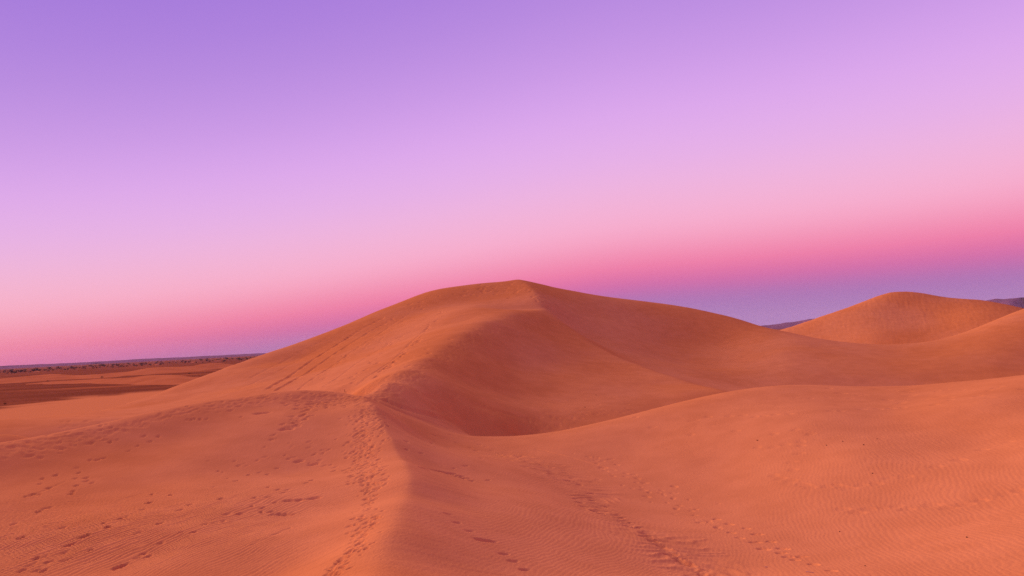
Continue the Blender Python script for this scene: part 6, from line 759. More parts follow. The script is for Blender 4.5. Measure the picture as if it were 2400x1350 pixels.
(-9.01,59.08,1.63,0.33,0.22,0.034),(-8.67,59.12,1.98,0.35,0.23,0.048),(-9.87,43.82,0.36,0.43,0.29,0.066),(-10.45,52.2,1.89,0.21,0.14,0.027),
(-9.65,59.46,0.86,0.35,0.23,0.058),(-11.09,50.79,1.75,0.33,0.22,0.039),(-9.88,53.53,1.41,0.25,0.17,0.038),(-10.91,46.58,1.92,0.36,0.24,0.05),
(-10.4,51.89,2.27,0.37,0.25,0.042),(-8.89,63.09,2.12,0.33,0.22,0.037),(-10.04,49.65,1.71,0.19,0.13,0.025),(-9.66,44.82,0.44,0.36,0.24,0.053),
(-11.09,59.05,0.59,0.23,0.16,0.031),(-8.37,59.99,1.25,0.27,0.18,0.041),(-9.5,54.59,1.43,0.36,0.24,0.059),(-9.11,54.48,2.49,0.42,0.28,0.068),
(-9.1,60.74,1.48,0.26,0.17,0.03),(-10.21,51.19,1.77,0.46,0.3,0.046),(-12.74,58.74,-0.82,0.21,0.14,0.03),(-10.67,53.15,1.96,0.35,0.24,0.048),
(-10.57,46.65,1.71,0.37,0.25,0.052),(-8.99,62.35,1.99,0.33,0.22,0.052),(-9.47,58.0,2.74,0.34,0.22,0.041),(-9.17,53.66,0.92,0.44,0.3,0.064),
(-10.99,52.49,1.18,0.27,0.18,0.026),(-9.86,52.61,1.26,0.4,0.27,0.058),(-9.78,52.04,2.61,0.33,0.22,0.04),(-9.66,54.37,2.69,0.25,0.17,0.037),
(-12.34,58.5,1.93,0.24,0.16,0.031),(-8.7,61.2,1.55,0.31,0.21,0.045),(-9.97,53.58,0.5,0.16,0.11,0.025),(-9.46,55.14,2.07,0.17,0.11,0.029),
(-10.39,51.67,0.93,0.36,0.24,0.042),(-10.14,53.95,1.24,0.23,0.16,0.041),(-10.39,53.29,0.67,0.35,0.23,0.039),(-9.89,51.69,1.38,0.23,0.15,0.03),
(-9.86,53.97,1.66,0.33,0.22,0.034),(-9.79,53.46,1.68,0.35,0.23,0.056),(-9.32,55.69,1.72,0.32,0.22,0.05),(-10.06,54.6,2.02,0.38,0.25,0.057),
(-9.63,53.41,0.81,0.3,0.2,0.034),(-10.73,59.0,1.65,0.34,0.23,0.046),(-10.34,52.4,1.52,0.4,0.27,0.052),(-9.1,54.26,1.08,0.36,0.24,0.05),
(-10.12,52.63,1.05,0.38,0.25,0.072),(-9.11,57.46,2.36,0.35,0.23,0.062),(-12.39,58.99,0.1,0.28,0.19,0.039),(-9.96,52.83,1.34,0.48,0.32,0.057),
(-9.05,55.8,1.84,0.25,0.17,0.043),(-8.32,63.85,1.92,0.32,0.21,0.039),(-10.07,54.89,0.83,0.27,0.18,0.031),(-14.35,125.22,1.5,0.48,0.31,0.144),
(-14.06,76.95,1.79,0.87,0.56,0.156),(-14.73,74.39,1.03,0.61,0.39,0.186),(-14.19,69.9,0.82,0.46,0.3,0.084),(-13.93,90.44,1.99,0.54,0.35,0.104),
(-13.05,92.79,1.7,0.79,0.51,0.154),(-14.65,75.87,1.3,0.96,0.61,0.228),(-14.45,77.13,1.67,0.7,0.45,0.163),(-14.67,74.12,1.33,0.45,0.29,0.136),
(-14.39,111.14,1.7,0.5,0.32,0.123),(-13.82,105.55,1.74,0.64,0.41,0.18),(-13.77,84.5,1.58,0.88,0.57,0.176),(-14.16,113.9,1.2,0.92,0.59,0.205),
(-13.46,122.05,1.61,0.48,0.31,0.138),(-14.97,72.44,2.17,0.33,0.21,0.09),(-14.1,133.94,0.21,0.53,0.34,0.169),(-13.53,128.27,0.82,0.53,0.34,0.106),
(-13.89,70.42,0.65,0.55,0.35,0.097),(-13.78,81.09,0.82,0.57,0.37,0.128),(-14.66,116.15,0.81,0.42,0.27,0.074),(-13.78,75.57,1.68,1.01,0.65,0.194),
(-13.4,95.72,0.75,0.48,0.31,0.152),(-12.9,123.57,1.26,0.35,0.22,0.076),(-13.67,80.06,1.45,0.4,0.26,0.1),(-13.9,68.85,2.26,0.73,0.47,0.146),
(-14.03,69.13,1.39,0.36,0.23,0.073),(-14.47,110.52,1.68,0.7,0.45,0.171),(-13.82,99.0,0.75,0.37,0.24,0.087),(-14.19,75.04,1.9,0.7,0.45,0.146),
(-14.16,90.68,1.35,0.57,0.37,0.133),(-14.43,126.94,0.71,0.35,0.23,0.09),(-14.65,117.91,0.84,0.45,0.29,0.075),(-13.5,90.71,1.05,0.74,0.48,0.146),
(-13.83,68.13,2.5,0.44,0.28,0.108),(-13.84,130.94,1.94,0.63,0.41,0.127),(-13.93,78.64,1.73,0.65,0.42,0.16),(-14.57,96.27,2.25,0.98,0.63,0.226),
(-13.19,94.63,1.73,1.02,0.65,0.196),(-13.96,102.67,1.22,0.7,0.45,0.152),(-13.74,99.22,1.62,0.69,0.44,0.163),(-14.32,114.81,1.08,0.64,0.41,0.16),
(-13.52,81.11,1.65,0.74,0.47,0.15),(-13.52,68.0,1.13,0.59,0.38,0.157),(-13.47,80.32,1.81,0.58,0.37,0.097),(-14.61,110.04,1.57,0.59,0.38,0.106),
(-13.33,94.39,1.43,0.77,0.49,0.163),(-13.23,82.29,1.75,0.86,0.56,0.17),(-13.97,68.24,1.51,0.73,0.47,0.189),(-14.5,115.48,1.35,0.83,0.53,0.191),
(-13.34,71.16,1.88,1.03,0.66,0.193),(-14.48,78.88,1.73,0.59,0.38,0.126),(-13.08,128.89,0.82,0.79,0.51,0.18),(-14.17,75.42,1.13,0.33,0.21,0.102),
(-13.98,78.04,1.14,0.4,0.26,0.104),(-14.6,113.04,1.43,0.74,0.47,0.2),(-13.91,68.55,0.81,0.72,0.46,0.174),(-14.39,91.84,1.33,0.7,0.45,0.125),
(-14.19,76.11,2.1,0.58,0.37,0.115),(-13.64,119.68,2.18,0.75,0.48,0.174),(-13.86,78.25,1.86,0.79,0.51,0.22),(-18.49,104.69,0.92,0.62,0.36,0.083),
(-18.53,111.74,0.78,0.86,0.49,0.111),(-16.77,70.36,1.83,0.85,0.48,0.115),(-17.7,87.69,1.45,0.59,0.34,0.088),(-17.39,77.84,1.18,0.33,0.19,0.068),
(-16.68,70.47,2.31,0.71,0.4,0.109),(-18.76,112.33,2.57,0.6,0.34,0.098),(-18.49,97.32,1.49,0.37,0.21,0.074),(-18.45,76.88,1.55,0.93,0.53,0.148),
(-16.59,82.05,1.32,0.92,0.53,0.126),(-20.78,111.95,1.75,0.94,0.54,0.116),(-17.24,85.41,1.67,0.44,0.25,0.061),(-18.94,109.39,1.1,0.51,0.29,0.069),
(-18.98,91.7,2.34,0.41,0.24,0.086),(-20.31,105.69,2.04,0.69,0.39,0.131),(-17.44,73.45,0.93,0.63,0.36,0.096),(-17.7,84.47,1.77,0.43,0.25,0.072),
(-18.88,114.61,0.74,0.89,0.51,0.172),(-18.25,78.82,1.67,0.63,0.36,0.097),(-18.79,88.04,2.02,0.66,0.37,0.099),(-18.61,107.48,1.46,0.94,0.54,0.113),
(-18.5,87.13,1.39,0.52,0.3,0.085),(-18.08,109.09,0.99,0.39,0.22,0.051),(-17.19,74.08,0.8,0.72,0.41,0.126),(-19.2,108.48,1.91,0.84,0.48,0.144),
(-17.51,100.39,0.29,0.89,0.51,0.141),(-19.47,108.72,1.11,0.6,0.34,0.096),(-18.78,97.8,0.96,0.85,0.49,0.138),(-20.05,111.8,1.75,0.64,0.37,0.119),
(-19.34,107.25,1.61,0.8,0.46,0.164),(-18.66,94.44,1.84,0.67,0.39,0.135),(-19.49,114.35,2.3,0.78,0.45,0.137),(-18.46,95.06,0.5,0.77,0.44,0.128),
(-19.68,96.37,1.35,0.56,0.32,0.1),(-17.43,75.49,1.77,0.43,0.25,0.072),(-18.11,85.53,1.18,0.84,0.48,0.154),(-18.12,76.52,1.91,0.56,0.32,0.101),
(-18.07,93.01,2.39,0.9,0.52,0.154),(-19.27,76.2,1.6,0.56,0.32,0.087),(-17.44,79.61,2.02,0.83,0.47,0.146),(-22.9,111.64,1.23,0.76,0.38,0.101),
(-27.2,119.51,1.4,0.67,0.34,0.111),(-26.56,95.94,2.11,0.9,0.45,0.118),(-27.92,100.51,1.46,0.95,0.48,0.131),(-30.67,103.91,1.74,0.59,0.3,0.068),
(-25.12,122.1,1.36,0.88,0.44,0.117),(-25.64,105.2,0.5,0.5,0.25,0.071),(-25.37,117.84,1.49,0.78,0.39,0.122),(-28.89,114.66,1.89,0.91,0.45,0.105),
(-23.9,119.05,2.08,0.73,0.37,0.132),(-28.02,113.81,1.78,0.88,0.44,0.158),(-23.19,121.64,1.74,0.86,0.43,0.122),(-27.18,116.42,1.95,0.83,0.42,0.116),
(-26.61,98.49,0.85,0.85,0.43,0.118),(-25.16,114.76,1.03,0.98,0.49,0.116),(-26.27,118.44,1.83,0.56,0.28,0.104),(-23.34,118.83,1.68,1.0,0.5,0.154),
(-23.97,124.9,0.86,0.63,0.31,0.093),(-25.46,102.32,0.65,0.91,0.45,0.143),(-24.54,86.57,1.26,0.64,0.32,0.092),(-26.51,122.63,1.17,0.64,0.32,0.078),
(-22.78,116.89,0.85,0.99,0.49,0.133),(-23.29,120.21,1.83,0.46,0.23,0.065),(-27.48,106.41,1.64,0.97,0.49,0.144),(-27.19,110.23,0.93,0.78,0.39,0.156),
(-25.51,88.9,1.65,0.64,0.32,0.082),(-23.91,125.95,1.78,0.67,0.34,0.091),(-27.55,102.67,1.14,1.18,0.59,0.148),(-28.48,97.87,0.46,0.88,0.44,0.159),
(-24.22,86.5,2.33,0.86,0.43,0.149),(-26.73,109.48,0.56,0.61,0.31,0.068),(-26.24,96.57,0.6,0.91,0.45,0.139),(-25.19,90.69,1.33,0.81,0.41,0.158),
(-26.37,119.22,1.69,0.85,0.43,0.118),(-24.77,122.74,1.15,0.64,0.32,0.101),(-26.17,105.03,1.33,0.55,0.28,0.072),(-26.08,96.04,1.49,0.57,0.28,0.077),
(-27.73,108.47,1.42,0.7,0.35,0.104),(-25.27,118.3,1.55,0.76,0.38,0.109),(-25.97,104.85,1.68,0.86,0.43,0.127),(-24.21,138.09,0.92,0.97,0.54,0.101),
(-20.44,151.37,0.53,1.11,0.62,0.151),(-22.68,141.48,1.09,0.8,0.45,0.079),(-26.92,142.03,0.53,0.93,0.52,0.148),(-22.27,146.47,0.41,0.49,0.27,0.088),
(-23.41,143.25,1.25,0.53,0.3,0.092),(-18.19,153.33,0.52,0.76,0.42,0.069),(-20.92,147.68,0.23,0.51,0.29,0.059),(-22.4,136.25,0.36,1.14,0.63,0.161),
(-22.25,147.13,2.04,0.52,0.29,0.079),(-20.06,148.07,0.61,0.78,0.43,0.115),(-20.11,149.22,1.54,0.48,0.27,0.073),(-19.27,145.3,1.56,1.04,0.58,0.153),
(-24.98,141.02,1.42,0.55,0.3,0.06),(-24.53,146.68,1.28,0.71,0.39,0.112),(-25.17,141.61,0.97,0.87,0.49,0.152),(-25.12,136.2,1.89,0.82,0.45,0.12),
(-22.29,137.0,0.6,0.5,0.28,0.06),(-25.99,140.89,1.01,0.71,0.4,0.091),(-22.73,151.09,0.85,1.16,0.65,0.167),(-22.84,146.03,1.7,0.71,0.39,0.071),
(-23.85,140.44,1.61,0.51,0.29,0.07),(-22.03,147.67,1.68,0.7,0.39,0.107),(-19.26,154.78,1.46,0.61,0.34,0.089),(-16.9,150.56,1.51,0.76,0.42,0.107),
(-16.57,153.55,1.29,0.92,0.51,0.099),(-22.43,148.71,0.41,0.61,0.34,0.088),(-23.24,136.35,0.08,0.55,0.31,0.058),(-24.5,140.06,1.58,0.82,0.45,0.121),
(-22.46,143.53,1.72,0.45,0.25,0.076),(-15.35,158.88,0.49,0.53,0.35,0.061),(-7.81,157.05,0.86,1.01,0.67,0.138),(-9.51,155.0,0.12,0.79,0.53,0.12),
(-13.46,160.94,1.35,0.87,0.58,0.141),(2.37,153.52,0.15,1.07,0.72,0.128),(-3.0,153.99,0.53,0.76,0.51,0.089),(0.95,151.02,0.43,0.7,0.47,0.121),
(-9.91,149.43,0.25,0.8,0.53,0.086),(5.84,156.11,1.95,0.58,0.38,0.067),(-4.39,153.45,1.09,0.42,0.28,0.065),(-6.34,153.65,0.76,1.05,0.7,0.139),
(-7.29,150.46,0.65,0.72,0.48,0.091),(-4.2,157.31,1.12,0.98,0.65,0.129),(2.52,158.89,0.91,1.0,0.67,0.155),(-10.51,156.51,0.51,1.28,0.85,0.173),
(-13.21,154.08,0.91,0.48,0.32,0.074),(3.09,160.61,1.67,0.71,0.47,0.098),(-3.87,159.27,0.19,0.61,0.41,0.07),(-4.94,156.78,0.66,0.68,0.45,0.092),
(0.95,153.77,-0.15,0.57,0.38,0.094),(-6.48,158.05,1.54,1.05,0.7,0.141),(-6.12,160.27,1.55,1.07,0.72,0.133),(-7.34,153.91,0.78,0.68,0.45,0.082),
(0.25,160.01,-0.16,0.8,0.53,0.086),(-11.17,157.62,0.77,0.51,0.34,0.08),(1.52,151.75,-0.12,0.81,0.54,0.093),(-5.25,154.51,1.05,1.05,0.7,0.13),
(0.11,156.01,0.1,0.7,0.47,0.081),(-6.46,157.51,0.09,0.73,0.49,0.096),(-6.83,154.3,0.27,0.95,0.63,0.114),(-11.1,154.0,0.95,0.6,0.4,0.075),
(-8.95,152.75,0.46,0.97,0.65,0.123),(0.36,161.34,-0.17,0.46,0.31,0.081),(-7.79,161.86,0.88,1.14,0.76,0.144),(-5.51,158.35,0.66,0.77,0.51,0.082),
(-4.64,159.55,0.78,1.02,0.68,0.136),(-3.61,156.93,0.56,0.77,0.51,0.118),(-5.95,152.25,-0.22,0.9,0.6,0.108),(-0.29,159.99,-1.23,1.22,0.82,0.134),
(-2.83,161.31,0.17,0.59,0.39,0.054),(-11.15,152.5,-0.66,0.9,0.6,0.145),(-4.68,155.79,0.03,0.7,0.47,0.113),(-3.76,150.75,0.15,0.99,0.66,0.145),
(-9.94,153.71,0.62,0.68,0.45,0.101),(-5.43,159.81,0.9,0.77,0.51,0.095),(-5.45,161.06,1.36,0.63,0.42,0.092),(-6.65,154.82,0.63,0.84,0.56,0.148),
(-6.79,155.5,0.76,0.96,0.64,0.156),(0.76,149.14,-0.09,1.0,0.67,0.166),(-3.18,156.87,-0.12,0.86,0.58,0.12),(-7.42,151.18,0.31,0.99,0.66,0.128),
(-12.9,158.29,1.62,0.64,0.43,0.087),(-7.38,158.28,0.78,0.88,0.59,0.121),(-7.33,163.55,1.37,1.01,0.67,0.155),(-1.1,156.68,-0.45,0.73,0.49,0.097),
(-7.22,157.94,1.4,0.54,0.36,0.068),(-10.14,155.66,-0.18,0.72,0.48,0.092),(-1.61,152.72,0.76,0.83,0.55,0.116),(-0.76,144.83,-0.21,0.88,0.59,0.131),
(-0.82,158.04,-0.04,0.57,0.38,0.065),(5.47,141.0,-1.65,0.72,0.48,0.09),(4.88,147.0,-1.26,0.64,0.43,0.112),(4.67,139.62,-1.1,0.62,0.42,0.062),
(4.09,148.45,-1.52,0.8,0.54,0.107),(6.09,138.91,-0.78,0.76,0.51,0.101),(4.88,138.81,-2.09,0.44,0.29,0.064),(6.26,138.64,-1.42,0.65,0.43,0.099),
(3.39,150.43,-1.85,1.16,0.77,0.12),(6.09,141.57,-1.62,0.51,0.34,0.064),(4.46,145.21,-1.8,0.7,0.47,0.081),(6.81,135.92,1.11,1.08,0.72,0.165),
(5.9,139.69,-1.69,0.91,0.61,0.124),(5.38,154.94,1.5,0.71,0.47,0.106),(6.16,157.64,-1.84,0.78,0.52,0.084),(5.1,140.82,-2.24,0.71,0.47,0.089),
(6.84,147.38,-2.35,0.86,0.57,0.111),(5.57,138.68,-1.05,0.48,0.32,0.08),(5.1,154.55,1.56,1.2,0.8,0.166),(4.99,147.86,-1.35,0.66,0.44,0.083),
(3.92,162.14,1.31,0.44,0.3,0.057),(5.43,140.37,-1.8,1.04,0.69,0.113),(4.4,150.07,-1.36,0.58,0.39,0.076),(4.0,145.32,-1.47,0.46,0.31,0.07),
(4.67,142.11,-1.65,0.65,0.44,0.076),(4.43,137.76,-1.11,0.43,0.28,0.078),(6.19,141.07,-2.16,0.87,0.58,0.115),(5.75,139.92,-1.67,1.2,0.8,0.135),
(4.89,138.17,-1.38,0.76,0.51,0.135),(4.15,141.83,-1.64,1.09,0.72,0.151),(3.85,149.86,-1.37,0.54,0.36,0.083),(3.92,153.38,-1.4,0.48,0.32,0.07),
(5.61,138.64,-1.39,0.7,0.46,0.091),(5.22,144.32,-1.72,1.03,0.69,0.119),(5.93,150.96,-2.17,0.81,0.54,0.085),(6.14,138.04,-1.45,0.84,0.56,0.09),
(6.27,142.0,-0.92,1.06,0.7,0.114),(7.0,143.76,-1.97,0.98,0.65,0.153),(6.6,138.81,-1.08,0.66,0.44,0.067),(4.48,146.22,-0.65,0.66,0.44,0.077),
(6.2,135.85,0.69,0.86,0.58,0.114),(-4.13,59.12,-0.53,0.57,0.16,0.048),(-6.64,54.79,1.6,0.61,0.18,0.047),(-6.68,54.2,1.91,0.49,0.14,0.052),
(-3.03,61.21,0.5,0.46,0.13,0.032),(-6.12,57.66,0.35,0.67,0.19,0.072),(-7.64,51.03,0.62,0.42,0.12,0.034),(-5.75,56.28,0.99,0.33,0.09,0.028),
(-5.62,58.06,0.31,0.55,0.16,0.052),(-6.37,52.71,1.19,0.42,0.12,0.046),(-3.08,60.16,0.01,0.62,0.18,0.063),(-3.43,58.86,1.25,0.6,0.17,0.047),
(-3.86,60.98,0.14,0.68,0.19,0.048),(-2.66,59.32,0.24,0.57,0.16,0.048),(-5.22,58.48,1.95,0.65,0.18,0.047),(-4.68,59.45,0.8,0.58,0.16,0.045),
(-4.05,60.2,0.41,0.84,0.24,0.06),(-7.22,57.67,0.51,0.86,0.25,0.059),(-6.57,57.48,0.74,0.72,0.2,0.051),(-3.8,59.23,0.02,0.92,0.26,0.079),
(-0.57,60.43,1.09,0.58,0.16,0.046),(-2.95,62.24,0.96,0.53,0.15,0.058),(-5.43,57.01,0.32,0.58,0.17,0.07),(-4.31,59.93,0.07,0.56,0.16,0.047),
(-8.67,50.59,1.28,0.79,0.23,0.065),(-3.8,59.87,-0.18,0.5,0.14,0.044),(-1.32,61.96,0.77,0.49,0.14,0.039),(-4.2,59.95,0.39,0.78,0.22,0.066),
(-1.06,65.88,0.13,0.67,0.19,0.053),(-5.52,58.83,0.63,0.88,0.25,0.069),(-6.71,59.82,0.45,0.68,0.19,0.061),(-4.87,59.25,0.75,0.39,0.11,0.025),
(-7.97,51.57,0.9,0.64,0.18,0.047),(-0.17,62.16,0.12,0.4,0.11,0.04),(-6.35,55.4,1.25,0.88,0.25,0.06),(-1.7,59.04,0.21,0.91,0.26,0.086),
(-7.8,50.98,-0.05,0.59,0.17,0.055),(-6.59,54.54,1.55,0.57,0.16,0.049),(-6.76,53.91,1.24,0.68,0.19,0.057),(-8.04,46.81,1.78,0.63,0.18,0.065),
(-8.1,51.56,0.69,0.53,0.15,0.036),(-2.29,61.21,0.8,0.42,0.12,0.037),(-6.51,52.85,0.91,0.65,0.19,0.065),(-4.51,58.5,0.36,0.42,0.12,0.045),
(-4.54,59.86,0.44,0.67,0.19,0.054),(-6.81,58.66,0.39,0.58,0.16,0.049),(-2.38,61.39,-0.74,0.47,0.13,0.039),(-2.33,60.25,0.24,0.93,0.27,0.072),
(-2.11,62.03,1.54,0.64,0.18,0.045),(-6.2,56.53,0.86,0.85,0.24,0.055),(-6.26,56.32,1.5,0.46,0.13,0.039),(-2.78,60.1,-0.15,0.7,0.2,0.059),
(-3.45,62.09,0.74,0.52,0.15,0.038),(-7.14,53.18,0.36,0.57,0.16,0.054),(-6.2,56.82,1.82,0.51,0.15,0.055),(0.84,63.52,-0.81,0.46,0.13,0.049),
(-6.14,60.08,-0.15,0.61,0.17,0.072),(-3.55,58.41,0.51,0.44,0.13,0.035),(-5.47,61.22,1.2,0.83,0.24,0.071),(-2.07,61.88,1.12,0.6,0.17,0.04),
(-3.6,59.09,1.59,0.7,0.2,0.064),(5.99,68.29,-0.1,0.33,0.2,0.037),(8.26,71.12,-1.13,0.49,0.3,0.053),(3.47,64.74,-0.18,0.36,0.22,0.04),
(1.8,63.82,0.61,0.48,0.3,0.046),(0.86,61.98,0.45,0.33,0.21,0.026),(2.4,68.51,-0.06,0.35,0.22,0.032),(6.76,69.11,-0.96,0.27,0.17,0.022),
(4.0,65.11,-0.21,0.21,0.13,0.023),(7.64,66.36,-1.82,0.33,0.21,0.034),(0.17,61.45,0.43,0.53,0.33,0.037),(6.46,66.51,-0.11,0.27,0.17,0.027),
(4.23,64.19,0.23,0.45,0.28,0.045),(1.51,63.67,0.42,0.23,0.15,0.029),(8.34,70.79,-1.15,0.58,0.36,0.055),(6.17,65.26,-0.64,0.28,0.17,0.032),
(2.92,63.45,1.19,0.31,0.19,0.028),(6.13,67.02,0.1,0.44,0.28,0.045),(11.79,68.27,-0.03,0.22,0.14,0.02),(4.28,63.96,-0.08,0.42,0.27,0.034),
(3.0,62.63,-0.43,0.47,0.3,0.049),(9.67,70.72,-0.61,0.31,0.2,0.03),(3.24,62.64,0.7,0.52,0.32,0.041),(2.98,64.43,1.21,0.25,0.16,0.034),
(0.92,63.69,0.24,0.51,0.32,0.051),(3.43,65.91,-0.25,0.38,0.24,0.042),(4.19,64.58,-0.08,0.26,0.17,0.031),(1.74,62.88,-0.11,0.36,0.23,0.042),
(7.38,66.2,0.15,0.54,0.34,0.043),(2.49,63.29,-0.28,0.44,0.28,0.034),(6.82,66.58,-0.6,0.31,0.19,0.026),(2.6,64.78,0.14,0.5,0.31,0.041),
(4.62,69.11,-0.36,0.41,0.25,0.035),(-0.22,62.77,0.76,0.54,0.34,0.047),(3.67,64.27,-0.45,0.46,0.29,0.058),(5.88,66.65,-0.78,0.34,0.21,0.031),
(11.32,71.47,-0.7,0.56,0.35,0.046),(-1.52,59.93,0.03,0.45,0.28,0.047),(4.77,67.21,-0.02,0.3,0.19,0.025),(7.44,66.8,-0.41,0.31,0.19,0.028),
(8.45,67.59,0.6,0.24,0.15,0.029),(1.4,63.39,0.75,0.24,0.15,0.024),(7.97,67.14,-1.13,0.34,0.21,0.041),(3.19,65.08,-0.11,0.27,0.17,0.031),
(2.06,65.7,0.08,0.23,0.14,0.017),(5.86,67.22,-0.44,0.47,0.3,0.041),(5.57,66.6,-1.94,0.46,0.29,0.043),(0.11,60.75,1.94,0.39,0.24,0.039),
(6.56,65.74,0.06,0.5,0.31,0.04),(10.84,69.4,0.8,0.37,0.23,0.028),(1.48,63.86,0.27,0.39,0.24,0.041),(4.29,65.0,0.15,0.41,0.26,0.044),
(5.87,65.12,0.05,0.35,0.22,0.036),(7.7,65.11,0.13,0.34,0.21,0.033),(3.67,63.3,-0.38,0.44,0.28,0.045),(3.58,63.74,-0.31,0.49,0.3,0.041),
(4.98,64.77,-0.1,0.28,0.17,0.028),(3.14,63.54,0.03,0.26,0.16,0.021),(10.03,67.06,-0.78,0.46,0.29,0.044),(10.37,75.38,-1.23,0.45,0.28,0.047),
(4.75,63.83,-0.66,0.25,0.16,0.021),(-0.59,59.96,1.14,0.52,0.32,0.047),(6.6,64.41,-0.53,0.37,0.23,0.037),(12.54,69.79,1.27,0.2,0.12,0.019),
(1.24,62.51,0.01,0.47,0.3,0.056),(4.06,64.79,0.24,0.49,0.31,0.042),(8.12,66.91,-0.29,0.36,0.22,0.027),(2.76,63.68,-0.18,0.3,0.19,0.026),
(-2.1,60.56,0.51,0.32,0.2,0.022),(5.23,69.26,0.24,0.22,0.14,0.023),(3.76,64.98,0.55,0.43,0.27,0.039),(9.83,69.82,-0.84,0.25,0.16,0.02),
(4.91,62.97,1.83,0.34,0.21,0.033),(9.64,69.74,-0.12,0.4,0.25,0.043),(-2.73,58.88,0.24,0.31,0.19,0.035),(-0.09,61.44,1.88,0.51,0.32,0.044),
(6.36,66.19,-0.36,0.5,0.31,0.049),(8.71,67.42,-0.54,0.21,0.13,0.018),(7.38,65.56,-0.45,0.39,0.24,0.043),(3.09,65.37,-0.25,0.33,0.21,0.036),
(1.72,62.33,-0.5,0.36,0.22,0.042),(2.05,65.43,-0.5,0.49,0.31,0.039),(4.6,68.34,-0.79,0.43,0.27,0.04),(-1.16,59.72,0.49,0.39,0.25,0.039),
(1.18,62.8,0.35,0.34,0.22,0.037),(4.78,65.74,-0.44,0.46,0.29,0.054),(6.5,67.07,-0.52,0.41,0.26,0.039),(3.8,65.07,-0.12,0.44,0.27,0.049),
(2.6,66.48,-1.24,0.57,0.36,0.043),(4.5,62.83,1.49,0.46,0.29,0.045),(0.87,64.15,0.93,0.5,0.31,0.051),(6.73,67.14,-0.15,0.47,0.3,0.05),
(3.36,67.53,-0.69,0.41,0.25,0.04),(3.39,63.84,-0.37,0.37,0.23,0.045),(0.65,62.53,0.55,0.25,0.16,0.024),(4.02,67.5,-0.47,0.51,0.32,0.045),
(8.44,73.58,-0.61,0.36,0.23,0.045),(5.34,66.0,0.22,0.26,0.16,0.029),(5.13,65.61,0.79,0.32,0.2,0.037),(9.44,72.47,0.7,0.34,0.21,0.027),
(3.73,65.29,-0.2,0.42,0.26,0.033),(9.31,70.62,-0.62,0.36,0.22,0.034),(4.2,65.84,0.53,0.42,0.26,0.04),(3.53,63.52,0.55,0.37,0.23,0.041),
(0.51,63.36,0.32,0.24,0.15,0.019),(8.05,65.81,-0.3,0.31,0.19,0.024),(5.28,63.94,-0.27,0.4,0.25,0.031),(2.73,66.4,0.35,0.28,0.17,0.032),
(-0.14,61.09,1.19,0.23,0.14,0.03),(-0.2,61.43,0.73,0.48,0.3,0.036),(8.31,68.56,0.41,0.37,0.23,0.034),(4.83,67.9,-0.69,0.29,0.18,0.029),
(6.77,65.82,-0.32,0.33,0.2,0.03),(5.28,67.79,-0.34,0.42,0.27,0.04),(10.57,67.72,-0.02,0.24,0.15,0.019),(11.12,68.55,-0.65,0.53,0.33,0.044),
(2.98,63.12,-0.38,0.49,0.3,0.05),(6.08,66.83,-0.57,0.33,0.2,0.035),(3.09,71.85,-1.49,0.4,0.25,0.047),(8.78,66.13,-1.14,0.3,0.19,0.032),
(3.17,65.7,-0.3,0.4,0.25,0.04),(4.02,64.52,-0.38,0.28,0.17,0.032),(7.98,47.07,-1.21,0.45,0.28,0.038),(7.77,65.43,0.19,0.24,0.15,0.02),
(0.29,47.39,-0.79,0.27,0.17,0.026),(12.97,72.34,-0.2,0.33,0.21,0.038),(1.8,62.31,-0.7,0.36,0.22,0.049),(4.56,63.34,-0.76,0.21,0.13,0.019),
(4.9,64.74,-0.67,0.34,0.21,0.031),(10.19,67.11,-0.05,0.42,0.26,0.042),(-0.44,61.97,0.98,0.37,0.23,0.039),(8.41,65.99,-0.45,0.48,0.3,0.034),
(5.5,64.18,0.11,0.43,0.27,0.033),(3.91,64.65,-0.35,0.52,0.33,0.039),(2.08,65.08,0.67,0.36,0.23,0.04),(5.12,65.2,-0.4,0.33,0.21,0.044),
(7.86,68.15,-0.36,0.57,0.36,0.049),(7.36,64.77,-0.23,0.3,0.19,0.039),(8.86,68.11,-0.35,0.3,0.19,0.034),(9.33,67.51,0.01,0.41,0.26,0.04),
(5.96,64.44,-0.0,0.24,0.15,0.02),(-7.55,101.42,0.99,0.66,0.39,0.064),(-13.04,91.46,1.4,0.3,0.18,0.044),(-16.84,85.03,1.44,0.32,0.19,0.033),
(-11.44,68.64,1.09,0.5,0.29,0.05),(-11.75,74.25,2.13,0.5,0.29,0.045),(-15.54,116.94,0.9,0.37,0.22,0.038),(-3.36,91.3,0.8,0.59,0.35,0.069),
(-10.44,80.89,1.98,0.82,0.48,0.068),(-8.52,68.77,2.72,0.54,0.32,0.061),(-21.96,141.62,1.09,0.61,0.35,0.07),(-8.32,88.48,2.04,0.75,0.44,0.092),
(-20.62,115.15,2.14,0.61,0.36,0.066),(-13.26,76.82,1.9,0.74,0.43,0.066),(-18.4,90.69,1.83,0.45,0.26,0.046),(-7.63,81.7,2.54,0.76,0.44,0.072),
(-10.81,67.98,2.14,0.75,0.44,0.087),(-20.62,112.41,0.77,0.53,0.31,0.058),(-14.13,76.91,1.2,0.58,0.34,0.059),(-9.97,75.32,1.32,0.27,0.16,0.038),
(-10.7,61.39,1.82,0.61,0.36,0.069),(-19.99,135.14,-0.13,0.27,0.16,0.03),(-15.36,113.4,1.75,0.44,0.26,0.067),(-7.75,66.23,1.85,0.3,0.17,0.044),
(-17.72,121.24,0.1,0.7,0.41,0.084),(-13.23,60.05,0.07,0.48,0.28,0.069),(-11.91,97.39,1.2,0.59,0.35,0.062),(-17.45,84.2,1.8,0.54,0.31,0.046),
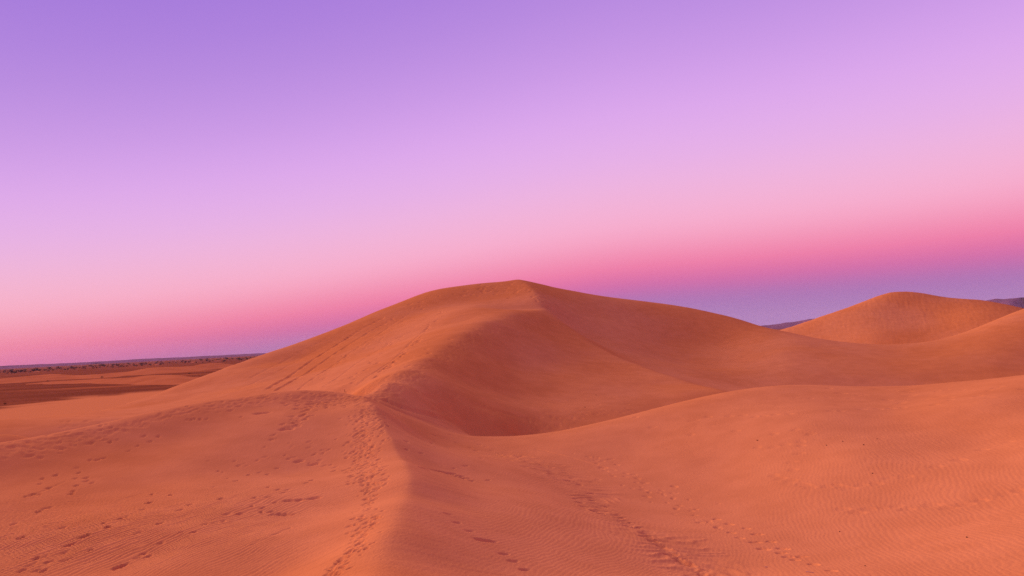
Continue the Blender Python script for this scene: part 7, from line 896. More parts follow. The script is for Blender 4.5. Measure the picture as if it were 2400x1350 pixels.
(-8.19,56.54,1.65,0.75,0.44,0.074),(-9.74,77.38,1.68,0.77,0.45,0.084),(-7.65,101.22,0.89,0.59,0.34,0.068),(-11.42,70.52,1.87,0.41,0.24,0.052),
(-13.3,85.36,1.2,0.56,0.32,0.079),(-9.84,92.64,1.8,0.35,0.2,0.034),(-13.63,104.08,1.74,0.5,0.29,0.046),(-9.83,69.4,2.28,0.36,0.21,0.037),
(-12.87,89.84,1.53,0.51,0.3,0.05),(-13.95,95.93,1.66,0.59,0.34,0.072),(-15.15,128.07,2.23,0.68,0.39,0.068),(-9.55,55.59,1.59,0.76,0.44,0.077),
(-10.42,76.09,1.25,0.68,0.4,0.089),(-1.74,47.51,-0.29,0.36,0.16,0.055),(-3.93,41.5,-0.82,0.22,0.1,0.036),(-0.99,40.36,-1.31,0.36,0.16,0.061),
(-1.03,40.84,-1.43,0.3,0.14,0.042),(-2.33,39.29,-1.61,0.34,0.15,0.043),(-3.59,42.26,-0.36,0.36,0.16,0.052),(-2.61,45.15,-0.52,0.38,0.17,0.06),
(-5.56,34.4,1.27,0.2,0.09,0.034),(-0.15,36.54,0.13,0.24,0.11,0.032),(-2.12,38.72,-0.87,0.33,0.15,0.053),(0.52,41.2,-0.91,0.49,0.22,0.056),
(-5.5,44.74,0.27,0.39,0.17,0.063),(-1.38,39.9,-0.51,0.26,0.12,0.038),(-1.78,43.5,-0.81,0.35,0.16,0.045),(-3.13,43.92,-0.9,0.41,0.18,0.055),
(-2.22,44.74,-0.83,0.39,0.17,0.064),(-5.3,41.63,1.67,0.4,0.18,0.065),(0.55,38.16,-1.59,0.26,0.12,0.025),(-4.75,36.1,1.3,0.23,0.1,0.027),
(-1.25,41.7,-1.41,0.49,0.22,0.064),(-0.66,41.6,-1.22,0.26,0.11,0.044),(-1.44,42.41,-0.26,0.32,0.14,0.042),(-1.04,42.77,-1.03,0.28,0.13,0.034),
(-4.46,38.42,1.6,0.45,0.2,0.044),(0.11,36.32,-0.29,0.46,0.2,0.049),(-2.75,43.05,-1.4,0.51,0.23,0.065),(-2.8,41.48,-0.47,0.28,0.12,0.039),
(-0.58,38.16,-0.99,0.43,0.19,0.065),(-3.28,40.29,-0.45,0.5,0.22,0.063),(-4.07,44.76,-0.73,0.42,0.19,0.049),(-5.23,42.57,0.72,0.24,0.11,0.03),
(-4.77,45.54,0.14,0.46,0.21,0.044),(0.12,41.21,-0.48,0.5,0.22,0.052),(-4.62,46.9,0.06,0.4,0.18,0.072),(0.07,41.58,-1.29,0.39,0.17,0.059),
(-1.56,37.98,-0.24,0.27,0.12,0.04),(-5.67,50.34,0.67,0.27,0.12,0.032),(-0.08,40.53,-1.38,0.41,0.18,0.048),(-0.1,41.17,-0.64,0.33,0.15,0.047),
(-4.51,36.76,1.16,0.3,0.14,0.042),(3.89,40.68,-0.07,0.19,0.1,0.023),(4.51,38.22,-0.76,0.48,0.25,0.053),(7.03,32.34,-0.33,0.33,0.18,0.038),
(6.78,31.54,-1.78,0.36,0.19,0.044),(4.77,36.21,-1.14,0.34,0.18,0.041),(6.42,32.7,-1.27,0.21,0.11,0.035),(5.71,31.1,-1.78,0.23,0.12,0.022),
(5.49,36.65,-1.18,0.39,0.2,0.038),(5.31,38.59,-0.74,0.33,0.17,0.057),(4.03,38.23,0.01,0.16,0.08,0.02),(7.15,26.92,-0.86,0.26,0.14,0.037),
(6.95,28.38,-0.88,0.28,0.15,0.04),(7.21,25.8,-1.95,0.28,0.15,0.034),(3.14,41.45,-1.53,0.19,0.1,0.023),(4.02,39.8,-0.96,0.19,0.1,0.027),
(4.63,39.47,-0.43,0.35,0.18,0.048),(5.91,35.48,-1.18,0.42,0.22,0.045),(3.6,36.36,-0.59,0.2,0.1,0.023),(5.78,33.35,-0.82,0.44,0.23,0.048),
(4.74,36.75,0.03,0.24,0.13,0.036),(6.2,28.88,-0.65,0.23,0.12,0.031),(7.37,31.01,-1.56,0.23,0.12,0.036),(5.37,35.98,-0.55,0.33,0.18,0.039),
(7.12,27.36,-1.55,0.21,0.11,0.026),(7.17,26.08,-2.06,0.39,0.21,0.056),(3.95,35.47,-0.74,0.2,0.1,0.029),(4.27,39.05,-1.21,0.35,0.18,0.036),
(6.51,29.73,-1.64,0.37,0.19,0.052),(7.12,27.1,-2.06,0.23,0.12,0.025),(5.71,32.16,-0.95,0.42,0.22,0.059),(4.38,37.98,-0.88,0.42,0.22,0.045),
(5.98,34.48,-1.59,0.18,0.1,0.026),(7.25,29.34,-1.24,0.27,0.14,0.03),(6.09,34.6,-0.69,0.41,0.22,0.044),(6.93,32.5,-0.61,0.21,0.11,0.029),
(4.24,39.71,-0.33,0.36,0.19,0.045),(4.3,40.31,-0.77,0.3,0.16,0.048),(4.53,37.39,-0.88,0.37,0.19,0.034),(6.74,27.59,-1.34,0.17,0.09,0.025),
(5.12,39.71,0.04,0.4,0.21,0.045),(4.92,34.26,-1.52,0.25,0.13,0.034),(4.46,40.16,-1.34,0.32,0.17,0.045),(6.37,30.9,-1.32,0.24,0.12,0.033),
(5.22,39.12,-0.92,0.17,0.09,0.021),(5.3,33.66,-1.32,0.23,0.12,0.03),(6.78,30.22,-0.98,0.31,0.16,0.042),(5.84,36.28,-0.35,0.31,0.16,0.049),
(7.2,27.23,-1.55,0.33,0.17,0.04),(5.77,33.86,-1.67,0.24,0.13,0.027),(8.29,29.67,-0.95,0.22,0.12,0.029),(6.81,27.06,-0.66,0.33,0.17,0.058),
(5.69,34.74,-0.76,0.23,0.12,0.038),(7.29,33.45,-1.11,0.43,0.23,0.06),(3.97,40.54,-0.78,0.38,0.2,0.043),(6.6,33.06,-1.04,0.29,0.15,0.03),
(6.52,32.43,-1.68,0.28,0.15,0.032),(6.99,29.16,-1.14,0.33,0.17,0.031),(6.52,32.17,-1.28,0.23,0.12,0.031),(1.76,39.24,-1.08,0.25,0.13,0.029),
(5.96,32.88,-1.77,0.34,0.18,0.043),(-42.68,68.15,1.8,0.88,0.44,0.107),(-42.46,68.45,1.19,0.75,0.38,0.077),(-42.44,65.8,0.84,0.95,0.47,0.09),
(-46.13,72.32,2.44,0.88,0.44,0.085),(-56.16,94.23,1.72,0.78,0.39,0.096),(-44.24,64.73,1.12,0.48,0.24,0.051),(-43.4,71.49,2.06,0.83,0.41,0.101),
(-43.06,65.87,1.52,0.86,0.43,0.084),(-43.12,65.34,1.41,0.75,0.38,0.096),(-44.67,67.49,1.73,0.67,0.34,0.071),(-42.44,67.68,1.89,0.83,0.42,0.092),
(-44.36,68.22,1.07,0.52,0.26,0.042),(-4.63,7.76,1.11,0.55,0.27,0.078),(-44.18,67.71,1.83,0.77,0.39,0.109),(24.24,42.72,-0.27,0.71,0.43,0.034),
(22.58,42.23,-1.47,0.7,0.42,0.029),(27.0,38.64,-1.73,0.31,0.19,0.018),(26.68,36.4,-1.98,0.66,0.4,0.029),(24.92,44.19,-0.85,0.51,0.31,0.028),
(24.4,45.19,-0.89,0.32,0.19,0.014),(26.19,42.15,-1.44,0.37,0.22,0.021),(24.96,43.88,-1.08,0.49,0.29,0.021),(26.61,38.41,-2.24,0.73,0.44,0.025),
(22.94,34.96,-0.7,0.29,0.17,0.015),(24.24,46.43,-0.21,0.61,0.37,0.029),(24.2,35.47,-1.23,0.55,0.33,0.025),(19.11,41.21,-0.29,0.52,0.31,0.024),
(25.27,44.15,-0.3,0.28,0.17,0.013),(21.37,45.59,-0.56,0.64,0.39,0.033),(23.44,37.49,-1.53,0.42,0.25,0.026),(46.0,104.6,-0.47,0.48,0.29,0.027),
(24.59,40.23,-1.19,0.6,0.36,0.031),(18.15,45.07,-0.61,0.37,0.22,0.015),(23.56,40.02,-1.86,0.46,0.28,0.016),(22.69,40.72,-1.57,0.5,0.3,0.022),
(23.94,36.76,-1.39,0.41,0.25,0.015),(18.84,44.4,-0.53,0.39,0.24,0.022),(26.85,38.53,-0.87,0.64,0.38,0.024),(25.77,42.42,-0.79,0.4,0.24,0.025),
(19.92,44.23,-0.79,0.4,0.24,0.019),(28.2,44.99,-1.86,0.43,0.26,0.022),(21.87,44.35,-0.33,0.36,0.22,0.018),(26.29,40.78,-1.52,0.39,0.23,0.022),
(21.63,47.88,-1.77,0.64,0.39,0.033),(22.92,42.26,0.07,0.25,0.15,0.014),(25.96,38.01,-2.09,0.52,0.31,0.027),(24.11,38.53,-1.77,0.49,0.29,0.027),
(21.45,45.76,-0.48,0.25,0.15,0.013),(22.41,47.78,-0.63,0.28,0.17,0.015),(21.34,38.39,-1.47,0.48,0.29,0.025),(24.44,36.69,-1.64,0.64,0.38,0.025),
(20.98,43.57,-0.41,0.4,0.24,0.016),(24.63,44.95,0.25,0.41,0.25,0.015),(22.35,44.48,-0.88,0.35,0.21,0.017)]
GROOVES = [([(-32.71,89.85),(-33.05,94.24),(-34.98,103.68),(-35.36,109.31),(-35.44,114.75),(-35.58,120.91),(-35.42,125.81),(-34.81,129.23),(-33.95,132.3),(-32.81,135.61),(-31.53,138.74),(-30.18,141.01),
(-28.81,142.73),(-27.39,144.47)],0.6,0.28),([(-30.67,88.0),(-30.55,90.82),(-30.64,94.48),(-32.1,103.16),(-32.4,109.24),(-32.1,113.86),(-31.77,117.99),(-31.36,122.04),(-30.76,125.91),
(-29.92,130.33),(-28.97,134.78),(-27.87,137.16),(-26.8,138.58),(-25.69,139.91)],0.55,0.24),([(-26.61,83.84),(-26.68,87.66),(-26.77,91.93),(-27.72,99.72),(-28.33,106.96),(-28.05,111.04),
(-27.59,114.56),(-27.04,118.03),(-26.43,121.65),(-25.8,125.84),(-25.22,131.53),(-24.35,136.42),(-23.08,139.74),(-21.74,143.14)],0.5,0.13),([(-21.25,75.88),(-21.25,78.04),(-21.26,80.38),
(-21.26,82.83),(-21.23,85.31),(-21.16,87.77),(-21.13,90.61),(-21.17,93.94),(-21.41,98.42),(-21.62,103.06),(-21.36,105.76),(-20.95,107.93),(-20.47,109.92),(-19.95,111.82)],0.45,0.1),
([(-42.73,110.88),(-42.64,113.2),(-42.57,115.7),(-42.59,118.57),(-42.87,122.31),(-43.2,126.41),(-42.98,129.06),(-42.43,130.84),(-41.76,132.33),(-41.02,133.69),(-40.24,135.02),(-39.45,136.39),
(-38.65,137.8),(-37.85,139.3)],0.6,0.1),([(-15.79,68.52),(-15.41,69.55),(-15.59,73.25),(-15.42,75.62),(-15.07,77.25),(-14.69,78.88),(-14.32,80.69),(-14.11,83.24),(-14.24,87.56),
(-14.37,92.32),(-14.4,96.86),(-14.68,103.56),(-14.74,109.4),(-14.49,113.43)],0.45,0.08),([(-39.55,97.82),(-40.13,102.54),(-40.2,106.26),(-39.92,109.3),(-39.48,112.09),(-39.28,115.17),
(-39.33,118.86),(-39.75,123.97),(-39.93,128.61),(-39.12,130.49),(-38.04,132.03),(-36.93,133.61),(-35.8,135.26),(-34.67,137.04)],0.5,0.07),([(-10.14,49.13),(-9.79,49.0),(-9.46,48.94),
(-9.14,48.95),(-8.8,49.05),(-8.46,49.19),(-8.11,49.33),(-7.74,49.48),(-7.35,49.66),(-6.96,49.86),(-6.57,50.12),(-6.13,50.43),(-5.7,50.74),(-5.26,51.05)],0.5,0.14),
([(-9.64,50.5),(-9.32,50.48),(-9.0,50.51),(-8.69,50.55),(-8.38,50.62),(-8.02,50.81),(-7.63,51.11),(-7.25,51.45),(-6.87,51.86),(-6.47,52.38),(-6.04,53.14),(-5.64,54.28),
(-5.26,55.93),(-4.8,57.1)],0.6,0.12),([(-7.49,56.8),(-7.0,58.12),(-6.44,59.03),(-5.84,59.74),(-5.22,60.33),(-4.57,60.76),(-3.9,61.11),(-3.23,61.45),(-2.56,61.85),
(-1.85,62.44),(-1.07,63.12),(-0.28,63.61),(0.53,63.86),(1.34,63.9)],0.6,0.07),([(-4.17,28.68),(-4.12,29.93),(-3.95,30.41),(-3.74,30.65),(-3.53,30.83),(-3.28,30.85),
(-3.01,30.76),(-2.74,30.6),(-2.47,30.41),(-2.26,30.25),(-2.18,30.22),(-2.1,30.15),(-2.02,30.11),(-1.95,30.06)],0.16,0.06),([(0.95,43.46),(1.21,43.05),(1.47,42.65),
(1.72,42.27),(1.97,41.92),(2.3,41.43),(2.67,40.9),(3.03,40.38),(3.38,39.87),(3.73,39.39),(4.06,38.93),(4.39,38.47),(4.71,38.02),(5.02,37.56)],0.2,0.05),
([(-18.58,25.99),(-18.58,26.13),(-18.58,26.27),(-18.58,26.41),(-18.59,26.57),(-18.58,26.71),(-18.59,26.87),(-18.61,27.06),(-18.65,27.31),(-18.69,27.55),(-18.71,27.78),(-18.75,28.04),
(-18.78,28.28),(-18.81,28.53)],0.16,0.06),([(-7.34,18.8),(-7.31,18.9),(-7.28,19.0),(-7.25,19.11),(-7.21,19.2),(-7.18,19.31),(-7.14,19.41),(-7.1,19.53),(-7.06,19.67),
(-7.01,19.8),(-6.97,19.95),(-6.93,20.1),(-6.88,20.24),(-6.83,20.39)],0.12,0.03)]
PEBBLES = [(12.28,19.53,0.055),(8.99,18.69,0.045),(10.4,23.18,0.05),(12.58,36.79,0.08),(14.57,33.07,0.06),(15.35,33.05,0.06),(15.72,31.82,0.07),(16.72,32.51,0.05),
(14.02,27.87,0.06),(6.67,68.99,0.12),(8.68,76.33,0.12)]
SPOTS = [(-17.01,67.85),(6.92,20.28),(7.53,18.69)]
MOUNDS = [[(-604.4,753.3,-677.0,843.6,4.1),(-598.9,757.0,-670.8,847.8,4.13),(-593.4,760.8,-664.6,852.1,4.16),(-587.7,764.7,-658.3,856.4,4.2),(-582.1,768.5,-651.9,860.7,
4.23),(-577.0,773.4,-646.3,866.1,4.46),(-572.3,778.9,-641.0,872.3,4.83),(-567.6,784.5,-635.8,878.6,5.21),(-563.8,791.6,-631.5,886.5,5.57),(-562.7,802.7,-630.2,
899.0,5.88),(-561.5,814.1,-628.9,911.8,6.18),(-555.2,818.4,-621.9,916.6,6.27),(-544.0,815.3,-609.2,913.1,5.79),(-532.8,812.2,-596.7,909.7,4.29),(-521.6,809.2,
-584.2,906.3,3.55),(-510.6,806.2,-571.9,902.9,3.08),(-499.1,802.2,-559.0,898.5,2.89),(-487.2,797.5,-545.6,893.2,2.96),(-475.4,792.8,-532.4,888.0,2.77),(-463.7,
788.2,-519.3,882.8,2.02),(-452.2,783.7,-506.4,877.7,1.27),(-440.8,779.2,-493.7,872.7,0.54)],[(-589.0,893.5,-677.3,1027.5,0.3),(-571.7,885.1,-657.4,1017.9,0.3),
(-554.6,876.9,-637.8,1008.5,0.51),(-537.9,868.9,-618.6,999.2,1.14),(-522.0,861.7,-600.3,991.0,1.74),(-507.6,856.8,-583.7,985.3,2.28),(-493.4,852.0,-567.3,979.8,
2.8),(-479.3,847.2,-551.1,974.3,3.33),(-471.1,852.8,-541.7,980.8,4.9),(-462.8,858.5,-532.1,987.4,6.49),(-454.4,864.3,-522.5,994.0,6.87),(-446.5,871.5,-513.4,
1002.3,6.62),(-440.4,882.6,-506.4,1015.1,6.31),(-434.2,894.0,-499.2,1028.1,6.0),(-427.7,905.6,-491.8,1041.5,5.68),(-429.4,935.6,-493.7,1076.0,7.38),(-431.2,967.7,
-495.7,1112.9,8.22),(-433.1,1002.1,-497.9,1152.5,7.7),(-423.3,1010.6,-486.6,1162.3,6.81),(-409.2,1009.2,-470.5,1160.6,6.02),(-395.2,1007.8,-454.3,1159.0,5.24),(-381.2,
1006.4,-438.3,1157.4,4.46)],[(-409.1,571.9,-499.1,697.8,0.3),(-402.2,573.2,-490.7,699.4,0.3),(-395.3,574.5,-482.2,700.9,0.3),(-388.3,575.9,-473.7,702.5,0.3),
(-380.4,575.7,-464.1,702.4,0.3),(-372.2,575.3,-454.1,701.8,0.3),(-363.7,574.3,-443.8,700.6,0.3),(-350.6,565.7,-427.7,690.1,0.48),(-337.8,557.3,-412.1,679.9,
1.36),(-324.2,547.1,-395.4,667.5,1.79),(-308.5,533.0,-376.4,650.3,2.19),(-293.7,519.6,-358.3,633.9,2.61),(-279.6,506.9,-341.1,618.4,3.81),(-267.0,496.3,-325.7,
605.5,4.7),(-255.3,486.9,-311.4,594.0,4.8),(-244.1,477.8,-297.7,583.0,4.9),(-234.2,471.1,-285.6,574.8,4.59),(-225.6,466.6,-275.2,569.3,3.86),(-217.2,462.3,
-264.9,564.0,3.16),(-209.0,458.0,-254.9,558.8,2.58),(-200.9,453.8,-245.0,553.7,2.01),(-193.0,449.7,-235.3,548.7,1.46)]]
TREES = [(-2065.7,2642.7,4.02),(-2305.5,2964.2,4.14),(-2441.4,3146.2,6.9),(-2187.3,2826.2,8.4),(-1945.1,2516.3,7.36),(-1607.8,2080.1,4.37),(-1960.4,2538.5,4.6),(-2048.6,2655.2,6.27),
(-2219.4,2876.7,6.59),(-1606.2,2089.0,3.34),(-1619.3,2110.1,2.97),(-1817.6,2372.2,5.05),(-1876.8,2458.1,3.36),(-1668.1,2197.3,3.11),(-2016.4,2666.9,5.21),(-2461.9,3263.2,6.72),
(-1759.4,2333.6,4.59),(-1755.6,2350.9,6.52),(-2518.3,3380.1,7.81),(-1551.1,2087.0,2.99),(-2234.7,3014.4,5.35),(-1471.9,1985.6,3.0),(-1608.7,2174.4,3.61),(-1940.5,2630.0,5.39),
(-1462.6,1987.1,4.94),(-2345.1,3186.5,8.49),(-1714.0,2330.4,6.05),(-1676.9,2280.7,3.75),(-2368.7,3225.2,8.37),(-1627.1,2216.4,4.83),(-1470.3,2009.7,5.95),(-1550.1,2125.3,4.94),
(-2032.5,2791.4,6.14),(-2054.0,2833.0,5.18),(-1597.2,2210.7,6.5),(-1714.6,2377.0,6.36),(-2246.4,3115.5,5.43),(-1764.4,2447.3,5.27),(-1538.4,2148.2,5.49),(-2010.4,2807.5,8.09),
(-2375.6,3319.0,5.01),(-1459.8,2059.5,3.82),(-2125.3,3007.3,5.23),(-1727.7,2453.9,6.71),(-1999.5,2842.1,7.15),(-1543.9,2195.4,6.33),(-1686.4,2401.4,3.47),(-2104.7,3007.3,7.55),
(-2262.3,3236.1,9.42),(-1820.3,2606.0,6.19),(-1726.1,2479.2,4.28),(-1693.3,2434.5,5.67),(-1682.3,2422.0,6.87),(-1741.6,2534.4,3.59),(-1556.1,2264.6,6.16),(-1390.0,2036.1,4.93),
(-1692.4,2484.8,3.62),(-2264.9,3326.1,8.89),(-2445.5,3591.5,8.85),(-1908.8,2810.0,7.17),(-1555.2,2302.7,4.5),(-1891.0,2821.4,4.81),(-2436.7,3649.3,8.97),(-1965.7,2951.1,7.3),
(-2133.5,3215.3,5.45),(-1615.3,2437.1,3.97),(-1593.8,2419.2,3.83),(-1436.5,2185.6,4.15),(-1376.9,2105.6,5.34),(-1702.9,2608.5,4.76),(-2316.1,3568.9,7.71),(-1641.8,2534.3,6.73),
(-1895.8,2938.1,5.62),(-1403.0,2180.1,5.08),(-1863.1,2905.0,6.59),(-1682.8,2644.9,4.81),(-1437.5,2273.1,3.73),(-1789.6,2841.1,7.04),(-1348.2,2145.8,4.86),(-2296.2,3661.1,4.77),
(-2396.2,3851.4,6.59),(-2231.1,3599.6,10.07),(-1359.8,2204.8,4.37),(-1779.2,2885.9,6.0),(-2030.4,3310.4,6.8),(-1377.8,2253.4,4.55),(-1415.9,2332.8,5.23),(-2084.0,3436.9,8.65),
(-2284.0,3783.8,8.75),(-2281.2,3781.7,10.52),(-1858.6,3091.1,8.52),(-1592.0,2649.3,3.79),(-2145.1,3571.4,8.1),(-1924.4,3210.0,6.43),(-1504.1,2527.3,4.19),(-2247.4,3780.1,5.24),
(-1473.8,2496.8,3.23),(-1272.1,2163.9,4.12),(-1775.2,3021.5,7.99),(-1980.9,3372.2,8.55),(-2072.5,3558.3,9.66),(-1585.4,2731.5,7.48),(-2264.7,3910.4,6.71),(-1257.7,2174.1,3.87),
(-1386.1,2407.3,3.94),(-1379.3,2396.7,4.0),(-1630.7,2836.5,5.14),(-2187.1,3822.5,6.02),(-1329.3,2323.7,3.49),(-1389.8,2431.0,3.56),(-1335.4,2354.1,4.64),(-2280.6,4030.3,9.73),
(-2267.8,4019.4,5.65),(-1720.7,3051.9,4.31),(-2211.5,3933.3,5.48),(-1599.0,2869.2,6.78),(-1301.3,2337.1,3.35),(-1223.3,2208.7,4.53),(-1578.7,2886.3,6.88),(-1386.3,2541.1,3.32),
(-1227.0,2250.1,5.98),(-1811.4,3322.3,8.56),(-1920.5,3538.1,5.96),(-1524.3,2819.2,4.52),(-2098.7,3888.5,7.38),(-1795.8,3335.9,4.56),(-1329.7,2491.4,5.1),(-1206.1,2265.4,4.0),
(-1520.2,2894.9,6.31),(-1932.6,3687.9,5.69),(-2158.8,4128.5,8.58),(-1191.1,2296.7,5.11),(-1185.7,2286.5,4.68),(-2087.2,4033.3,8.65),(-1467.6,2839.7,3.81),(-1721.4,3340.4,4.58),
(-1398.8,2722.6,3.46),(-1534.1,3037.1,5.32),(-1844.1,3693.3,4.82),(-1398.3,2823.7,4.28),(-1439.8,2958.2,7.25),(-1896.4,3906.3,8.22),(-1205.0,2498.0,3.34),(-1355.1,2814.6,5.32),
(-1519.8,3157.2,6.43),(-1298.4,2726.8,6.61),(-1730.1,3649.5,4.86),(-1119.3,2402.8,4.49),(-2015.3,4385.6,10.55),(-1568.4,3425.7,8.38),(-1063.9,2331.4,2.99),(-1762.7,3916.9,10.01),
(-1320.9,2935.6,6.8),(-1140.0,2554.8,5.15),(-1310.3,2968.9,4.45),(-1417.3,3265.1,6.5),(-1748.7,4062.2,5.9),(-964.9,2264.0,3.07),(-1009.7,2373.8,5.86),(-1027.5,2426.4,3.37),
(-1842.4,4355.4,10.71),(-1704.4,4045.3,6.94),(-1498.0,3557.6,4.74),(-1600.2,3804.6,8.05),(-1226.3,2936.6,4.07),(-1485.0,3591.4,7.33),(-1288.8,3174.7,6.53),(-1541.5,3818.4,5.11),
(-1107.2,2742.7,6.48),(-1593.0,3953.5,6.81),(-1230.9,3060.3,5.65),(-994.4,2472.0,3.26),(-1216.1,3026.7,4.02),(-1003.1,2505.5,3.63),(-1142.0,2866.1,5.82),(-1168.4,2945.0,4.47),
(-1837.1,4668.1,5.64),(-1285.3,3280.9,5.62),(-1250.5,3192.6,5.18),(-1067.8,2728.1,6.28),(-1469.0,3801.5,8.42),(-1685.3,4431.3,5.16),(-1181.0,3107.3,7.79),(-1201.5,3173.8,4.51)]
SHRUBS = [(-248.5,333.5,0.84),(-528.6,774.1,1.37),(-485.6,804.2,1.89),(-366.3,769.5,1.41),(-222.1,365.1,0.27)]
HUMMOCKS = [(-1567.8,2127.0,3.73),(-1407.6,2011.6,4.72),(-1486.7,2177.1,5.54),(-1708.9,2592.4,4.4),(-1558.6,2387.1,4.2),(-1474.6,2445.2,4.99),(-1431.0,2475.4,3.82),(-1337.1,2540.4,4.79),
(-1221.9,2340.8,5.0),(-1227.1,2616.5,6.12),(-1158.1,2664.3,5.33)]
PLANS = {'A': [(-10.8,52.9),(-14.5,58.2),(-21.2,58.3),(-26.7,54.8),(-33.0,48.9),(-41.7,40.3),(-65.0,37.5),(-95.0,0.0),(-86.6,-50.0),(0.0,-100.0),(52.0,-30.0),(19.7,3.5),
(6.9,5.8),(7.1,9.7),(5.3,19.7),(4.9,22.0),(4.3,26.2),(3.3,31.2),(1.7,36.5),(-1.0,42.0),(-3.7,44.8),(-5.4,49.7),(-7.0,48.0),(-9.2,47.1),
(-10.2,47.9)],'B': [(-3.7,44.8),(-1.0,42.0),(1.7,36.5),(3.3,31.2),(4.3,26.2),(4.9,22.0),(5.3,19.7),(7.1,9.7),(6.9,5.8),(19.7,3.5),(52.0,-30.0),
(89.7,-7.8),(67.5,39.0),(43.1,55.2),(36.0,62.4),(28.5,63.9),(22.9,63.0),(17.6,61.5),(12.7,59.7),(8.1,57.4),(4.0,56.9),(0.0,55.5),(-2.8,53.9),
(-4.9,51.3)],'C': [(-10.8,52.9),(-10.2,47.9),(-9.2,47.1),(-7.0,48.0),(-5.4,49.7),(-4.9,51.3),(-2.8,53.9),(0.0,55.5),(4.0,56.9),(8.1,57.4),(12.7,59.7),
(17.6,61.5),(23.4,76.5),(22.5,89.2),(20.5,94.8),(18.5,102.3),(16.3,108.8),(14.0,116.2),(11.2,123.5),(8.6,129.7),(7.4,135.8),(6.8,147.8),(5.1,160.9),
(3.6,172.0),(0.0,215.0),(-30.6,217.9),(-51.3,205.7),(-68.4,187.9),(-83.5,163.9),(-84.8,135.7),(-77.4,110.6),(-72.6,93.0),(-71.9,69.5),(-63.0,49.3),(-41.7,40.3),
(-33.0,48.9),(-26.7,54.8),(-21.2,58.3),(-14.5,58.2)],'D': [(17.6,61.5),(23.4,76.5),(22.5,89.2),(20.5,94.8),(18.5,102.3),(16.3,108.8),(14.0,116.2),(11.2,123.5),
(8.6,129.7),(7.4,135.8),(6.8,147.8),(5.1,160.9),(3.6,172.0),(0.0,215.0),(38.5,218.6),(59.3,206.7),(67.1,194.8),(73.4,181.7),(85.4,167.5),(95.9,153.5),
(108.3,143.8),(128.5,133.1),(164.5,95.0),(144.9,38.8),(98.5,17.4),(67.5,39.0),(43.1,55.2),(36.0,62.4),(28.5,63.9),(22.9,63.0)],'E': [(59.3,206.7),(67.1,194.8),
(73.4,181.7),(85.4,167.5),(95.9,153.5),(108.3,143.8),(128.5,133.1),(164.5,95.0),(221.2,154.9),(219.2,219.2),(179.0,255.6),(140.7,276.2),(102.1,266.1),(73.1,239.1)],
'F': [(-63.0,49.3),(-71.9,69.5),(-72.6,93.0),(-77.4,110.6),(-84.8,135.7),(-83.5,163.9),(-77.3,173.6),(-243.2,501.5),(-224.4,424.6),(-218.1,385.3),(-234.8,343.3),(-227.6,302.5),
(-231.0,273.2),(-129.9,75.0)]}
SURVEY = np.array(SURVEY)
SMOOTH = 3e-4

def seg_dist(x, y, line):
    d2 = np.full(x.shape, 1e12, np.float32)
    for (x0, y0, *_), (x1, y1, *_) in zip(line[:-1], line[1:]):
        dx, dy = x1 - x0, y1 - y0
        t = np.clip(((x - x0) * dx + (y - y0) * dy) / (dx * dx + dy * dy + 1e-9), 0, 1)
        d2 = np.minimum(d2, (x - x0 - t * dx) ** 2 + (y - y0 - t * dy) ** 2)
    return np.sqrt(d2)

def tents(x, y):
    z = np.zeros(x.shape, np.float32)
    for line, s, L, e in CREASES:
        d = seg_dist(x, y, line)
        if isinstance(e, tuple):                       # (near softness, y, far softness, y)
            e = np.interp(y, (e[1], e[3]), (e[0], e[2])).astype(np.float32)
        z -= s * (np.sqrt(d * d + e * e) - e) * np.exp(-(d / L) ** 2)
    return z

def kern(d2):
    return np.where(d2 > 1e-9, d2 * np.log(d2 + 1e-12), 0)

def fit_terrain():
    p = SURVEY
    n = len(p)
    sc = 50.0
    q = p[:, :2] / sc
    d2 = ((q[:, None] - q[None]) ** 2).sum(-1)
    A = np.zeros((n + 3, n + 3))
    A[:n, :n] = kern(d2) + np.eye(n) * SMOOTH
    A[:n, n] = 1; A[:n, n + 1:] = q
    A[n, :n] = 1; A[n + 1:, :n] = q.T
    b = np.zeros(n + 3)
    b[:n] = p[:, 2] - tents(p[:, 0], p[:, 1])
    return np.linalg.solve(A, b), q, sc

COEF = None
def base_height(x, y):
    global COEF
    if COEF is None:
        COEF = fit_terrain()
    w, q, sc = COEF
    n = len(q)
    x = np.asarray(x, np.float32); y = np.asarray(y, np.float32)
    out = np.empty(x.size, np.float32)
    xf, yf = x.ravel(), y.ravel()
    for i in range(0, x.size, 8192):
        a = xf[i:i + 8192] / sc; b = yf[i:i + 8192] / sc
        d2 = ((a[:, None] - q[:, 0].astype(np.float32)) ** 2 + (b[:, None] - q[:, 1].astype(np.float32)) ** 2)
        k = d2 * np.log(d2 + 1e-10)
        out[i:i + 8192] = k @ w[:n].astype(np.float32) + w[n] + w[n + 1] * a + w[n + 2] * b
    z = out.reshape(x.shape) + tents(x, y)
    r = np.hypot(x, y)
    f = np.clip((r - 300) / 130, 0, 1)
    f = f * f * (3 - 2 * f)
    return z * (1 - f)


def hash2(ix, iy, seed):
    h = (ix.astype(np.int64) * 374761393 + iy.astype(np.int64) * 668265263 + seed * 974711) & 0xffffffff
    h = ((h ^ (h >> 13)) * 1274126177) & 0xffffffff
    return ((h ^ (h >> 16)) & 0xffff).astype(np.float32) / 32767.5 - 1

